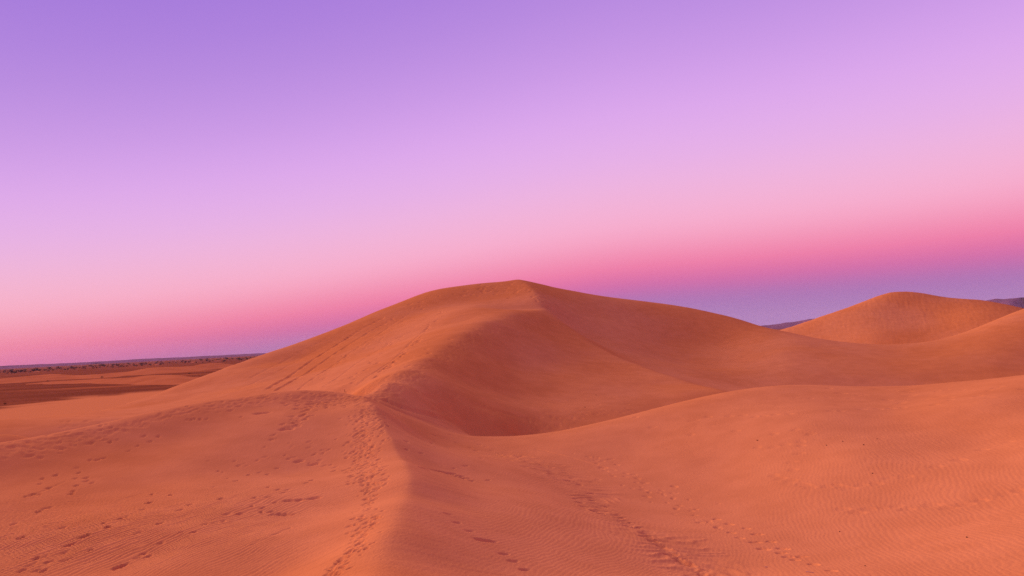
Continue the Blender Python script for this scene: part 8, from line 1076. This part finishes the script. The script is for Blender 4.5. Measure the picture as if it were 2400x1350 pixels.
def noise(x, y, seed=0):
    ix, iy = np.floor(x), np.floor(y)
    fx, fy = (x - ix).astype(np.float32), (y - iy).astype(np.float32)
    fx = fx * fx * fx * (fx * (fx * 6 - 15) + 10); fy = fy * fy * fy * (fy * (fy * 6 - 15) + 10)
    a, b = hash2(ix, iy, seed), hash2(ix + 1, iy, seed)
    c, d = hash2(ix, iy + 1, seed), hash2(ix + 1, iy + 1, seed)
    return (a + (b - a) * fx) * (1 - fy) + (c + (d - c) * fx) * fy

def inside(x, y, poly):
    r = np.zeros(x.shape, bool)
    n = len(poly)
    for i in range(n):
        (x0, y0), (x1, y1) = poly[i], poly[(i + 1) % n]
        if y0 == y1: continue
        r ^= ((y0 > y) != (y1 > y)) & (x < (x1 - x0) * (y - y0) / (y1 - y0) + x0)
    return r

def smooth(a, b, x):
    t = np.clip((x - a) / (b - a), 0, 1)
    return t * t * (3 - 2 * t)

# ------------------------------------------------------------------ materials
def new_mat(name):
    m = bpy.data.materials.new(name); m.use_nodes = True
    nt = m.node_tree
    b = nt.nodes['Principled BSDF']
    b.inputs['Specular IOR Level'].default_value = 0.0
    return m, nt, b

def tex_noise(nt, vec, scale, detail=4, rough=0.55):
    n = nt.nodes.new('ShaderNodeTexNoise')
    n.inputs['Scale'].default_value = scale; n.inputs['Detail'].default_value = detail; n.inputs['Roughness'].default_value = rough
    nt.links.new(vec, n.inputs['Vector'])
    return n.outputs['Fac']

def mix_col(nt, fac, a, b):
    n = nt.nodes.new('ShaderNodeMix'); n.data_type = 'RGBA'
    for s, v in ((6, a), (7, b)):
        if isinstance(v, tuple): n.inputs[s].default_value = (*v, 1)
        else: nt.links.new(v, n.inputs[s])
    if isinstance(fac, float): n.inputs[0].default_value = fac
    else: nt.links.new(fac, n.inputs[0])
    return n.outputs[2]

def ramp01(nt, v, a, b):
    n = nt.nodes.new('ShaderNodeMapRange'); n.interpolation_type = 'SMOOTHSTEP'
    n.inputs[1].default_value = a; n.inputs[2].default_value = b
    nt.links.new(v, n.inputs[0])
    return n.outputs[0]

def world_pos(nt, scale=(1, 1, 1)):
    g = nt.nodes.new('ShaderNodeNewGeometry')
    m = nt.nodes.new('ShaderNodeMapping'); m.inputs['Scale'].default_value = scale
    nt.links.new(g.outputs['Position'], m.inputs['Vector'])
    return m.outputs[0]

SAND = (0.695, 0.241, 0.066)
def sand_material():
    m, nt, b = new_mat('sand')
    p = world_pos(nt)
    big = ramp01(nt, tex_noise(nt, p, 0.035, 3), 0.35, 0.65)
    mid = ramp01(nt, tex_noise(nt, p, 0.6, 4), 0.3, 0.7)
    fine = tex_noise(nt, p, 28, 3, 0.7)
    c = mix_col(nt, big, (SAND[0] * 0.97, SAND[1] * 0.92, SAND[2] * 0.82), (SAND[0] * 1.03, SAND[1] * 1.07, SAND[2] * 1.2))
    d = mix_col(nt, mid, (0.95, 0.935, 0.92), (1.04, 1.05, 1.06))
    mu = nt.nodes.new('ShaderNodeMix'); mu.data_type = 'RGBA'; mu.blend_type = 'MULTIPLY'; mu.inputs[0].default_value = 1
    nt.links.new(c, mu.inputs[6]); nt.links.new(d, mu.inputs[7])
    e = mix_col(nt, ramp01(nt, fine, 0.25, 0.75), (0.92, 0.91, 0.9), (1.06, 1.07, 1.08))
    mu2 = nt.nodes.new('ShaderNodeMix'); mu2.data_type = 'RGBA'; mu2.blend_type = 'MULTIPLY'; mu2.inputs[0].default_value = 1
    nt.links.new(mu.outputs[2], mu2.inputs[6]); nt.links.new(e, mu2.inputs[7])
    nt.links.new(mu2.outputs[2], b.inputs['Base Color'])
    b.inputs['Roughness'].default_value = 0.92
    bump0 = nt.nodes.new('ShaderNodeBump'); bump0.inputs['Strength'].default_value = 0.22; bump0.inputs['Distance'].default_value = 0.06
    nt.links.new(tex_noise(nt, world_pos(nt, (1.0, 0.32, 0.6)), 1.5, 4, 0.6), bump0.inputs['Height'])
    bump = nt.nodes.new('ShaderNodeBump'); bump.inputs['Strength'].default_value = 0.35; bump.inputs['Distance'].default_value = 0.02
    nt.links.new(tex_noise(nt, p, 9, 5, 0.65), bump.inputs['Height'])
    nt.links.new(bump0.outputs[0], bump.inputs['Normal'])
    nt.links.new(bump.outputs[0], b.inputs['Normal'])
    return m

def plain_material():
    m, nt, b = new_mat('gravel_plain')
    p = world_pos(nt, (0.35, 1, 1))
    q = world_pos(nt)
    at = nt.nodes.new('ShaderNodeAttribute'); at.attribute_name = 'sand_cover'
    veil = ramp01(nt, tex_noise(nt, p, 0.011, 5, 0.6), 0.5, 0.68)
    patch = ramp01(nt, tex_noise(nt, p, 0.03, 5, 0.6), 0.38, 0.62)
    speck = ramp01(nt, tex_noise(nt, q, 0.35, 5, 0.75), 0.35, 0.65)
    c = mix_col(nt, patch, (0.27, 0.074, 0.026), (0.37, 0.104, 0.036))
    c = mix_col(nt, speck, (0.19, 0.05, 0.016), c)
    c = mix_col(nt, veil, c, (0.47, 0.135, 0.036))
    c = mix_col(nt, at.outputs['Fac'], c, SAND)
    nt.links.new(c, b.inputs['Base Color'])
    b.inputs['Roughness'].default_value = 0.95
    bump = nt.nodes.new('ShaderNodeBump'); bump.inputs['Strength'].default_value = 0.4; bump.inputs['Distance'].default_value = 0.3
    nt.links.new(tex_noise(nt, q, 0.8, 6, 0.7), bump.inputs['Height'])
    nt.links.new(bump.outputs[0], b.inputs['Normal'])
    return m

def plain_colour(name, a, bcol, scale, rough=0.9):
    m, nt, b = new_mat(name)
    p = world_pos(nt)
    nt.links.new(mix_col(nt, ramp01(nt, tex_noise(nt, p, scale, 5, 0.65), 0.3, 0.7), a, bcol), b.inputs['Base Color'])
    b.inputs['Roughness'].default_value = rough
    return m

M_SAND = sand_material()
M_PLAIN = plain_material()
M_DRIFT = plain_colour('drift_sand', (0.48, 0.14, 0.038), (0.60, 0.19, 0.052), 0.03)
M_HAZED_ROCK = plain_colour('hazed_hill_rock', (0.15, 0.06, 0.085), (0.21, 0.08, 0.11), 0.004)  # purple of the distant haze is mixed into the rock's own colour
M_LEAF = plain_colour('dusty_leaf', (0.03, 0.022, 0.010), (0.06, 0.038, 0.018), 0.5)
M_BARK = plain_colour('bark', (0.08, 0.045, 0.03), (0.13, 0.07, 0.045), 2.0)
M_STONE = plain_colour('dark_stone', (0.12, 0.045, 0.025), (0.2, 0.07, 0.04), 30)
M_STRAW = plain_colour('dry_stalk', (0.16, 0.07, 0.035), (0.26, 0.12, 0.06), 20)
M_PALE = plain_colour('pale_stick', (0.5, 0.27, 0.17), (0.62, 0.36, 0.24), 25)

def tag(o, label=None, cat=None, group=None, kind=None):
    for k, v in (('label', label), ('category', cat), ('group', group), ('kind', kind)):
        if v: o[k] = v
    return o

def mesh_object(name, verts, faces, mat, parent=None, normals=None):
    me = bpy.data.meshes.new(name)
    verts = np.asarray(verts, np.float32); faces = np.asarray(faces, np.int32)
    k = faces.shape[1]
    me.vertices.add(len(verts)); me.vertices.foreach_set('co', verts.ravel())
    me.loops.add(faces.size); me.loops.foreach_set('vertex_index', faces.ravel())
    me.polygons.add(len(faces))
    me.polygons.foreach_set('loop_start', np.arange(0, faces.size, k, dtype=np.int32))
    me.polygons.foreach_set('use_smooth', np.ones(len(faces), bool))
    me.update(calc_edges=True)
    if normals is not None:
        me.normals_split_custom_set_from_vertices(normals)
    me.materials.append(mat)
    o = bpy.data.objects.new(name, me)
    scene.collection.objects.link(o)
    if parent: o.parent = parent
    return o

# ------------------------------------------------------------------ the dune field
def rows():
    r = [0.4]
    while r[-1] < 15300:
        v = r[-1]
        k = 1.25 if v < 5 else 1.02 if v < 9.5 else 1.0036 if v < 58 else 1.006 if v < 190 else 1.012 if v < 430 else 1.07
        r.append(v * k)
    return np.array(r)

def columns():
    f = np.arange(-41.5, 41.5, 0.078)
    side = [41.5]
    st = 0.1
    while side[-1] + st < 180:
        side.append(side[-1] + st); st = min(st * 1.12, 4)
    side = np.array(side)
    return np.radians(np.concatenate([-side[::-1][:-1], f, side[:-1]]))

def relief(x, y, r):
    """wind ripples and soft swells laid over the dunes"""
    z = 0.10 * noise(x / 9, y / 9, 1) * smooth(10, 40, r) + 0.035 * noise(x / 2.6, y / 3.5, 2) * smooth(4, 14, r)
    z *= 1 - smooth(120, 300, r)
    # fine ripples; crests run away from the viewer, bent by gusts
    wx = x + 0.5 * noise(x / 3.4, y / 5.5, 3) + 0.14 * noise(x / .9, y / 1.6, 4) + 0.05 * noise(x / .22, y / .5, 5)
    ph = wx * math.cos(0.30) - y * math.sin(0.30)
    w = np.sin(ph * 2 * math.pi / 0.15)
    w = w + 0.35 * np.sin(2 * ph * 2 * math.pi / 0.15 + 0.9)
    amp = 0.0062 * smooth(-0.45, 0.5, noise(x / 6.5, y / 8, 6) + 0.25) * (1 - smooth(34, 60, r)) * smooth(6, 9, r)
    amp = amp * 0.5 + 0.030 * np.exp(-(((x + 14.5) / 7.5) ** 2 + ((y - 20.5) / 7) ** 2)) * smooth(-.7, .3, noise(x / 4, y / 5, 14) + .3)
    lee = seg_dist(x, y, CREASES[0][0])
    amp = amp * (0.25 + 0.75 * smooth(0.8, 4.5, lee))
    z += amp * w
    # coarse ripples lying across the trough floor
    tr = seg_dist(x, y, TROUGH)
    px = x + 0.5 * noise(x / 1.1, y / 1.4, 7) + .15 * noise(x / .4, y / .4, 12)
    py = y + 0.7 * noise(x / 1.6, y / 1.2, 8) + .15 * noise(x / .4, y / .4, 13)
    big = np.sin((px * 0.35 + py * 0.94) * 2 * math.pi / 0.62)
    big = np.where(big > 0, big ** 1.5 if False else np.abs(big) ** 1.6, -0.35 * np.abs(big))
    z += 0.05 * big * np.exp(-(tr / 1.4) ** 2) * smooth(-0.5, 0.3, noise(x / 2.5, y / 2.5, 9) + .2)
    # wind-combed streaks on the lit flank of the trodden ridge
    st = noise((x * 0.92 + y * 0.38) / 1.8, (y * 0.92 - x * 0.38) / 0.16, 10)
    z += 0.006 * st * np.exp(-((lee - 1.2) / 2.2) ** 2) * smooth(8, 12, r) * (1 - smooth(28, 40, r))
    # sand slides running down the face under the curved ridge
    rl = CREASES[2][0]
    d = seg_dist(x, y, rl)
    side = x - np.interp(y, [q[1] for q in rl], [q[0] for q in rl])
    sl = noise(y / 0.9 + x * 0.1, x / 5 - y * 0.04, 16) + 0.6 * noise(y / 0.4, x / 3, 17)
    z += 0.016 * sl * smooth(0.5, 3, side) * (1 - smooth(12, 22, d)) * smooth(52, 58, y) * (1 - smooth(115, 126, y))
    return z.astype(np.float32)

def stamp_prints(X, Y, Z, rr, az):
    low = np.zeros_like(Z); high = np.zeros_like(Z)
    for (x, y, h, ln, wd, dp) in PRINTS:
        r = math.hypot(x, y); a = math.atan2(x, y)
        reach = ln * 1.1
        i0, i1 = np.searchsorted(rr, (r - reach, r + reach))
        j0, j1 = np.searchsorted(az, (a - reach / r, a + reach / r))
        if i1 <= i0 or j1 <= j0: continue
        sx = X[i0:i1, j0:j1] - x; sy = Y[i0:i1, j0:j1] - y
        u = (sx * math.cos(h) + sy * math.sin(h)) / (ln / 2)
        v = (-sx * math.sin(h) + sy * math.cos(h)) / (wd / 2)
        v = v * (1 + 0.25 * u)                                     # heel narrower than toe
        q = np.sqrt(u * u + v * v)
        w = (slice(i0, i1), slice(j0, j1))
        low[w] = np.minimum(low[w], -dp * np.exp(-q ** 4 * 0.8) * (1 + 0.15 * u))
        high[w] = np.maximum(high[w], 0.14 * dp * np.exp(-((q - 1.35) / 0.28) ** 2) * (0.6 + 0.4 * u))
    Z += low + high * np.clip(1 + low / 0.02, 0, 1)

def stamp_grooves(X, Y, Z, rr, az):
    for line, w, d in GROOVES:
        l = np.array(line)
        lr, la = np.hypot(l[:, 0], l[:, 1]), np.arctan2(l[:, 0], l[:, 1])
        i0, i1 = np.searchsorted(rr, (lr.min() - 3 * w, lr.max() + 3 * w))
        j0, j1 = np.searchsorted(az, (la.min() - 3 * w / lr.min(), la.max() + 3 * w / lr.min()))
        s = (slice(i0, i1), slice(j0, j1))
        q = seg_dist(X[s], Y[s], line) / (w / 2)
        br = 0.65 + 0.5 * noise(X[s] / (w * 3), Y[s] / (w * 3), 21)
        Z[s] += d * br * (-np.exp(-q ** 2 * 0.7) + 0.3 * np.exp(-((q - 1.7) / 0.5) ** 2))

TROUGH = PLANS['B'][1:7]

DUNES = {
    'A': ('trodden foreground dune with footprints strung along its sharp ridge', 'sand dune'),
    'B': ('smooth rippled foreground dune beyond the trough, crossed by faint footprints', 'sand dune'),
    'C': ('tallest dune with pointed summit, curved ridge and dark hollow below it', 'sand dune'),
    'D': ('broad sloping dune that runs down from the summit to a wide saddle', 'sand dune'),
    'E': ('orange far dune with rounded peak standing alone behind the saddle', 'sand dune'),
    'F': ('flat apron of pale sand between the tall dune and the dark plain', 'sand flat'),
}

def build_dunes():
    rr, az = rows(), columns()
    R, A = np.meshgrid(rr, az, indexing='ij')
    X, Y = (R * np.sin(A)).astype(np.float32), (R * np.cos(A)).astype(np.float32)
    near = rr < 440
    Z = np.zeros_like(X)
    Z[near] = base_height(X[near], Y[near])
    Z = 0.3 * np.logaddexp(0, Z / 0.3).astype(np.float32) * (1 - smooth(380, 430, R)).astype(np.float32)
    Z[near] += relief(X[near], Y[near], R[near]) * smooth(0.3, 2.5, Z[near])
    stamp_grooves(X, Y, Z, rr, az)
    stamp_prints(X, Y, Z, rr, az)
    # normals from the whole field, so that neighbouring dunes meet without a seam
    P = np.stack([X, Y, Z], -1)
    du = np.empty_like(P); du[1:-1] = P[2:] - P[:-2]; du[0] = P[1] - P[0]; du[-1] = P[-1] - P[-2]
    dv = np.roll(P, -1, 1) - np.roll(P, 1, 1)
    Nn = np.cross(dv, du); Nn /= np.linalg.norm(Nn, axis=-1, keepdims=True) + 1e-12
    nr, nc = Z.shape
    idx = np.arange(nr * nc, dtype=np.int32).reshape(nr, nc)
    nx = np.roll(idx, -1, 1)
    F = np.stack([idx[:-1], idx[1:], nx[1:], nx[:-1]], -1).reshape(-1, 4)[:, ::-1]
    F = np.ascontiguousarray(F)
    Pf = P.reshape(-1, 3); Nf = Nn.reshape(-1, 3)
    if Nf[:, 2].mean() < 0: Nf = -Nf
    cx = Pf[F, 0].mean(1); cy = Pf[F, 1].mean(1)
    a, b, c = Pf[F[0, 0]], Pf[F[0, 1]], Pf[F[0, 2]]
    if np.cross(b - a, c - a)[2] < 0: F = np.ascontiguousarray(F[:, ::-1])
    # how far the wind has carried sand out over the gravel
    apron = PLANS['F'] + PLANS['F'][:1]
    m = (R > 90) & (R < 440) & (np.abs(A) < 1.0)
    cover = np.zeros_like(X)
    sd = seg_dist(X[m], Y[m], apron) * np.where(inside(X[m], Y[m], PLANS['F']) | inside(X[m], Y[m], PLANS['C']), 1, -1)
    sd = sd + 9 * noise(X[m] / 30, Y[m] / 16, 41) + 5 * noise(X[m] / 11, Y[m] / 6, 42)
    cover[m] = smooth(-9, 9, sd)
    cover = cover.ravel()
    region = np.full(len(F), -1, np.int8)
    for k, key in enumerate('FEDCBA'):
        region[inside(cx, cy, PLANS[key])] = k
    region[(region < 0) & (np.hypot(cx, cy) < 75)] = 5
    for k, key in list(enumerate('FEDCBA')) + [(-1, None)]:
        f = F[region == k]
        vi = np.unique(f)
        re = np.zeros(len(Pf), np.int32); re[vi] = np.arange(len(vi))
        if key:
            o = mesh_object('sand_flat' if key == 'F' else 'sand_dune', Pf[vi], re[f], M_PLAIN if key == 'F' else M_SAND, normals=Nf[vi])
            if key == 'F': o.data.attributes.new('sand_cover', 'FLOAT', 'POINT').data.foreach_set('value', cover[vi])
            tag(o, *DUNES[key], kind='structure')
        else:
            o = mesh_object('desert_ground', Pf[vi], re[f], M_PLAIN, normals=Nf[vi])
            o.data.attributes.new('sand_cover', 'FLOAT', 'POINT').data.foreach_set('value', cover[vi])
            tag(o, 'dark red-brown gravel plain stretching to the horizon', 'plain', kind='structure')

build_dunes()

# ------------------------------------------------------------------ low dunes out on the plain
MOUND_LABELS = ['low bright sand drift with a small hump, nearest the dark scrub line',
                'low far drift rising in two steps beside the tall dune flank',
                'broad low drift at the near edge of the plain, below the other drifts']
def build_mounds():
    for n, prof in enumerate(MOUNDS):
        p = np.array(prof); m = 4; ncol = (len(p) - 1) * m + 1; nrow = 15
        t = np.linspace(0, len(p) - 1, ncol)
        q = np.stack([np.interp(t, np.arange(len(p)), p[:, i]) for i in range(5)], -1)
        end = smooth(0, 5, np.minimum(t, len(p) - 1 - t))
        v = []
        for j in range(nrow):
            s = j / (nrow - 1) * 2.0
            bx = q[:, 0] + (q[:, 2] - q[:, 0]) * s; by = q[:, 1] + (q[:, 3] - q[:, 1]) * s
            sh = (1 - abs(1 - s)) ; sh = sh * sh * (3 - 2 * sh) * 0.6 + sh * 0.4
            h = q[:, 4] * sh * end + 0.15 * noise(bx / 25, by / 25, 31 + n) * sh - 0.25 * (1 - sh)
            v.append(np.stack([bx, by, h], -1))
        v = np.array(v).reshape(-1, 3)
        idx = np.arange(nrow * ncol).reshape(nrow, ncol)
        f = np.stack([idx[:-1, :-1], idx[:-1, 1:], idx[1:, 1:], idx[1:, :-1]], -1).reshape(-1, 4)
        tag(mesh_object('sand_dune', v, f, M_DRIFT), MOUND_LABELS[n], 'sand dune', kind='structure')
build_mounds()

# ------------------------------------------------------------------ far hills
def hill(name, label, dist, prof, depth, seed):
    """prof: (azimuth deg, height m)"""
    p = np.array(prof, float)
    a = np.radians(np.arange(p[0, 0], p[-1, 0], 0.12))
    hgt = np.interp(np.degrees(a), p[:, 0], p[:, 1])
    hgt = hgt * (1 + 0.07 * noise(np.degrees(a) / 1.3, a * 0, seed) + 0.04 * noise(np.degrees(a) / 0.4, a * 0, seed + 1))
    v = []; nrow = 12
    for j in range(nrow):
        s = j / (nrow - 1) * 2
        sh = 1 - abs(1 - s)
        r = dist - depth + depth * s + depth * 0.25 * noise(np.degrees(a) / 0.9, a * 0 + s * 2, seed + 2) * (0 if s in (0, 2) else 1)
        h = hgt * sh * (1 + 0.25 * noise(np.degrees(a) / 0.5, a * 0 + s * 3, seed + 3) * (1 - sh)) - 3 * (1 - sh)
        v.append(np.stack([r * np.sin(a), r * np.cos(a), h], -1))
    v = np.array(v).reshape(-1, 3); nc = len(a)
    idx = np.arange(nrow * nc).reshape(nrow, nc)
    f = np.stack([idx[:-1, :-1], idx[:-1, 1:], idx[1:, 1:], idx[1:, :-1]], -1).reshape(-1, 4)
    tag(mesh_object(name, v, f, M_HAZED_ROCK), label, 'hill', kind='structure')

hill('hill', 'long low purple ridge on the horizon behind the far scrub', 13500,
     [(-48, 10), (-44, 46), (-37, 52), (-33, 46), (-28, 49), (-24, 44), (-20, 42), (-16, 32), (-10, 0)], 1100, 50)
hill('hill', 'purple mountain slope rising behind the far dune', 12000,
     [(8, 0), (14, 16), (17.5, 33), (19.5, 60), (22, 112), (24, 138), (30, 214), (34, 270), (36.5, 292), (40, 305), (46, 255), (54, 60), (58, 0)], 2600, 70)

# ------------------------------------------------------------------ scrub trees, bushes and hummocks far out
def ico(bm, c, r, squash, rnd, sub=1):
    res = bmesh.ops.create_icosphere(bm, subdivisions=sub, radius=r)
    for v in res['verts']:
        v.co *= 1 + rnd.uniform(-0.22, 0.22)
        v.co.z *= squash
        v.co += Vector(c)

def tree_meshes(seed):
    rnd = random.Random(seed)
    crown = bmesh.new()
    for k in range(110):
        u = rnd.uniform(0, 2 * math.pi); rad = 0.52 * math.sqrt(rnd.random()); h = rnd.uniform(0.28, 1.0)
        rad *= math.sin(math.pi * min(1, (h - 0.1) / 0.95)) + 0.15
        c = Vector((math.cos(u) * rad, math.sin(u) * rad, h))
        d1 = Vector((rnd.gauss(0, 1), rnd.gauss(0, 1), rnd.gauss(0, 1))).normalized() * rnd.uniform(.05, .11)
        d2 = d1.cross(Vector((rnd.gauss(0, 1), rnd.gauss(0, 1), rnd.gauss(0, 1)))).normalized() * rnd.uniform(.04, .08)
        crown.faces.new([crown.verts.new(c + d1), crown.verts.new(c + d2), crown.verts.new(c - d1), crown.verts.new(c - d2)])
    cm = bpy.data.meshes.new('crown'); crown.to_mesh(cm); crown.free(); cm.materials.append(M_LEAF)
    tr = bmesh.new()
    for k in range(4):
        u = k * 1.6 + rnd.uniform(-.4, .4); top = Vector((math.cos(u) * .22, math.sin(u) * .22, rnd.uniform(.5, .75)))
        base = Vector((math.cos(u) * .03, math.sin(u) * .03, -0.02))
        ring = []
        for p, w in ((base, .05), (base.lerp(top, .5) + Vector((0, 0, .06)), .03), (top, .012)):
            ring.append([tr.verts.new(p + Vector((math.cos(q) * w, math.sin(q) * w, 0))) for q in (0, 1.57, 3.14, 4.71)])
        for a, b in zip(ring[:-1], ring[1:]):
            for i in range(4): tr.faces.new([a[i], a[(i + 1) % 4], b[(i + 1) % 4], b[i]])
    tm = bpy.data.meshes.new('trunk'); tr.to_mesh(tm); tr.free(); tm.materials.append(M_BARK)
    return cm, tm

BUSH_LABELS = ['dark low bush on the near gravel at the left edge of the photo', 'small bush at the foot of the hump-backed sand drift',
               'bush where the two low drifts meet a thin dark streak', 'bush on the pale strip close to the tall dune flank',
               'tiny bush at the near edge of the dark gravel, beside the pale sand']
def place_plants():
    kinds = [tree_meshes(s) for s in (3, 8, 15)]
    rnd = random.Random(5)
    def plant(name, x, y, s, wide, label, cat, group):
        cm, tm = rnd.choice(kinds)
        e = bpy.data.objects.new(name, None); scene.collection.objects.link(e)
        e.location = (x, y, ground_z(x, y)); e.scale = (s * wide, s * wide, s); e.rotation_euler.z = rnd.uniform(0, 6.28)
        tag(e, label, cat, group)
        for nm, me in (('crown', cm), ('trunk', tm)):
            o = bpy.data.objects.new(nm, me); scene.collection.objects.link(o); o.parent = e
    for x, y, s in TREES:
        plant('desert_tree', x, y, s, rnd.uniform(1.4, 2.6), 'dark scrubby tree in the line of growth below the horizon', 'tree', 'trees along the far edge of the plain')
    for (x, y, s), lab in zip(SHRUBS, BUSH_LABELS):
        plant('desert_bush', x, y, s, 1.8, lab, 'bush', 'bushes scattered on the plain')
    me = None
    for x, y, s in HUMMOCKS:
        bm = bmesh.new(); ico(bm, (0, 0, 0), 1.0, 0.55, rnd, 2)
        me = bpy.data.meshes.new('sand_hummock'); bm.to_mesh(me); bm.free(); me.materials.append(M_SAND)
        for p in me.polygons: p.use_smooth = True
        o = bpy.data.objects.new('sand_hummock', me); scene.collection.objects.link(o)
        o.location = (x, y, 0); o.scale = (s * 2.2, s * 1.2, s)
        tag(o, 'pale sand hummock between the dark trees below the horizon', 'hummock', 'hummocks among the far trees')

def ground_z(x, y):
    return float(0.3 * np.logaddexp(0, base_height(np.array([x]), np.array([y]))[0] / 0.3)) if math.hypot(x, y) < 430 else 0.0
place_plants()

# ------------------------------------------------------------------ small things on the sand
def surface(x, y):
    dg = bpy.context.evaluated_depsgraph_get()
    ok, loc, *_ = scene.ray_cast(dg, Vector((x, y, 60)), Vector((0, 0, -1)))
    return loc.z if ok else 0.0

PEBBLE_LABELS = ['largest dark pebble, alone near the lower right corner of the photo', 'dark pebble at the bottom edge of the rippled dune',
                 'small dark pebble on the rippled dune just above the lower footprints', 'dark pebble beside the faint upper footprints near the dune brow',
                 'leftmost pebble of the loose row of four on the rippled dune', 'second pebble from the left in the loose row of four',
                 'third pebble from the left in the loose row of four', 'rightmost pebble of the loose row of four on the rippled dune',
                 'dark pebble below the loose row of four pebbles', 'lower of two dark stones in the hollow under the summit', 'upper of two dark stones in the hollow under the summit']
def small_things():
    rnd = random.Random(11)
    for (x, y, s), lab in zip(PEBBLES, PEBBLE_LABELS):
        bm = bmesh.new(); ico(bm, (0, 0, 0), s * 0.45, 0.62, rnd, 2)
        me = bpy.data.meshes.new('pebble'); bm.to_mesh(me); bm.free(); me.materials.append(M_STONE)
        o = bpy.data.objects.new('pebble', me); scene.collection.objects.link(o)
        o.location = (x, y, surface(x, y) + s * 0.2); o.rotation_euler.z = rnd.uniform(0, 6); o.scale = (1.25, 0.85, 1)
        tag(o, lab, 'pebble')
    # dry stalk on the brow of the trodden dune
    x, y = SPOTS[0]
    bm = bmesh.new()
    for k in range(7):
        u = rnd.uniform(0, 6.28); lean = rnd.uniform(.02, .10); h = rnd.uniform(.14, .34)
        pts = [Vector((math.cos(u) * lean * t * t, math.sin(u) * lean * t * t, h * t - 0.03)) for t in (0, .35, .7, 1)]
        rg = [[bm.verts.new(p + Vector((math.cos(q), math.sin(q), 0)) * w) for q in (0, 2.1, 4.2)] for p, w in zip(pts, (.012, .010, .007, .002))]
        for a, b in zip(rg[:-1], rg[1:]):
            for i in range(3): bm.faces.new([a[i], a[(i + 1) % 3], b[(i + 1) % 3], b[i]])
    me = bpy.data.meshes.new('dry_grass'); bm.to_mesh(me); bm.free(); me.materials.append(M_STRAW)
    o = bpy.data.objects.new('dry_grass', me); scene.collection.objects.link(o); o.location = (x, y, surface(x, y))
    tag(o, 'small dry grass stalk standing on the brow of the trodden dune', 'grass tuft')
    for (x, y), lab, ln in ((SPOTS[1], 'tiny pale chip of wood lying in the trough at the bottom edge', .10), (SPOTS[2], 'thin pale stick lying on the sand at the bottom edge', .24)):
        bm = bmesh.new(); rg = []
        for t in (0, .3, .65, 1):
            c = Vector(((t - .5) * ln, 0.03 * ln * math.sin(t * 7), 0.006 * math.sin(t * 4)))
            rg.append([bm.verts.new(c + Vector((0, math.cos(q), math.sin(q))) * (.011 - .005 * t)) for q in (0, 1.26, 2.51, 3.77, 5.03)])
        for a, b in zip(rg[:-1], rg[1:]):
            for i in range(5): bm.faces.new([a[i], a[(i + 1) % 5], b[(i + 1) % 5], b[i]])
        bm.faces.new(rg[0][::-1]); bm.faces.new(rg[-1])
        me = bpy.data.meshes.new('dry_stick'); bm.to_mesh(me); bm.free(); me.materials.append(M_PALE)
        o = bpy.data.objects.new('dry_stick', me); scene.collection.objects.link(o); o.location = (x, y, surface(x, y) + 0.008)
        o.rotation_euler.z = -0.5
        tag(o, lab, 'stick')
small_things()

# ------------------------------------------------------------------ the air between here and the hills
HAZE = 1.6e-5
def build_haze():
    bm = bmesh.new(); bmesh.ops.create_cube(bm, size=1)
    me = bpy.data.meshes.new('haze'); bm.to_mesh(me); bm.free()
    m = bpy.data.materials.new('haze'); m.use_nodes = True
    nt = m.node_tree; nt.nodes.clear()
    v = nt.nodes.new('ShaderNodeVolumePrincipled')
    v.inputs['Color'].default_value = (0.96, 0.77, 0.88, 1); v.inputs['Density'].default_value = HAZE; v.inputs['Anisotropy'].default_value = 0.0
    out = nt.nodes.new('ShaderNodeOutputMaterial'); nt.links.new(v.outputs[0], out.inputs['Volume'])
    me.materials.append(m)
    o = bpy.data.objects.new('haze', me); scene.collection.objects.link(o)
    o.scale = (34000, 34000, 372); o.location = (0, 0, 184)
    tag(o, 'thin violet evening haze over the desert', 'haze', kind='stuff')
build_haze()
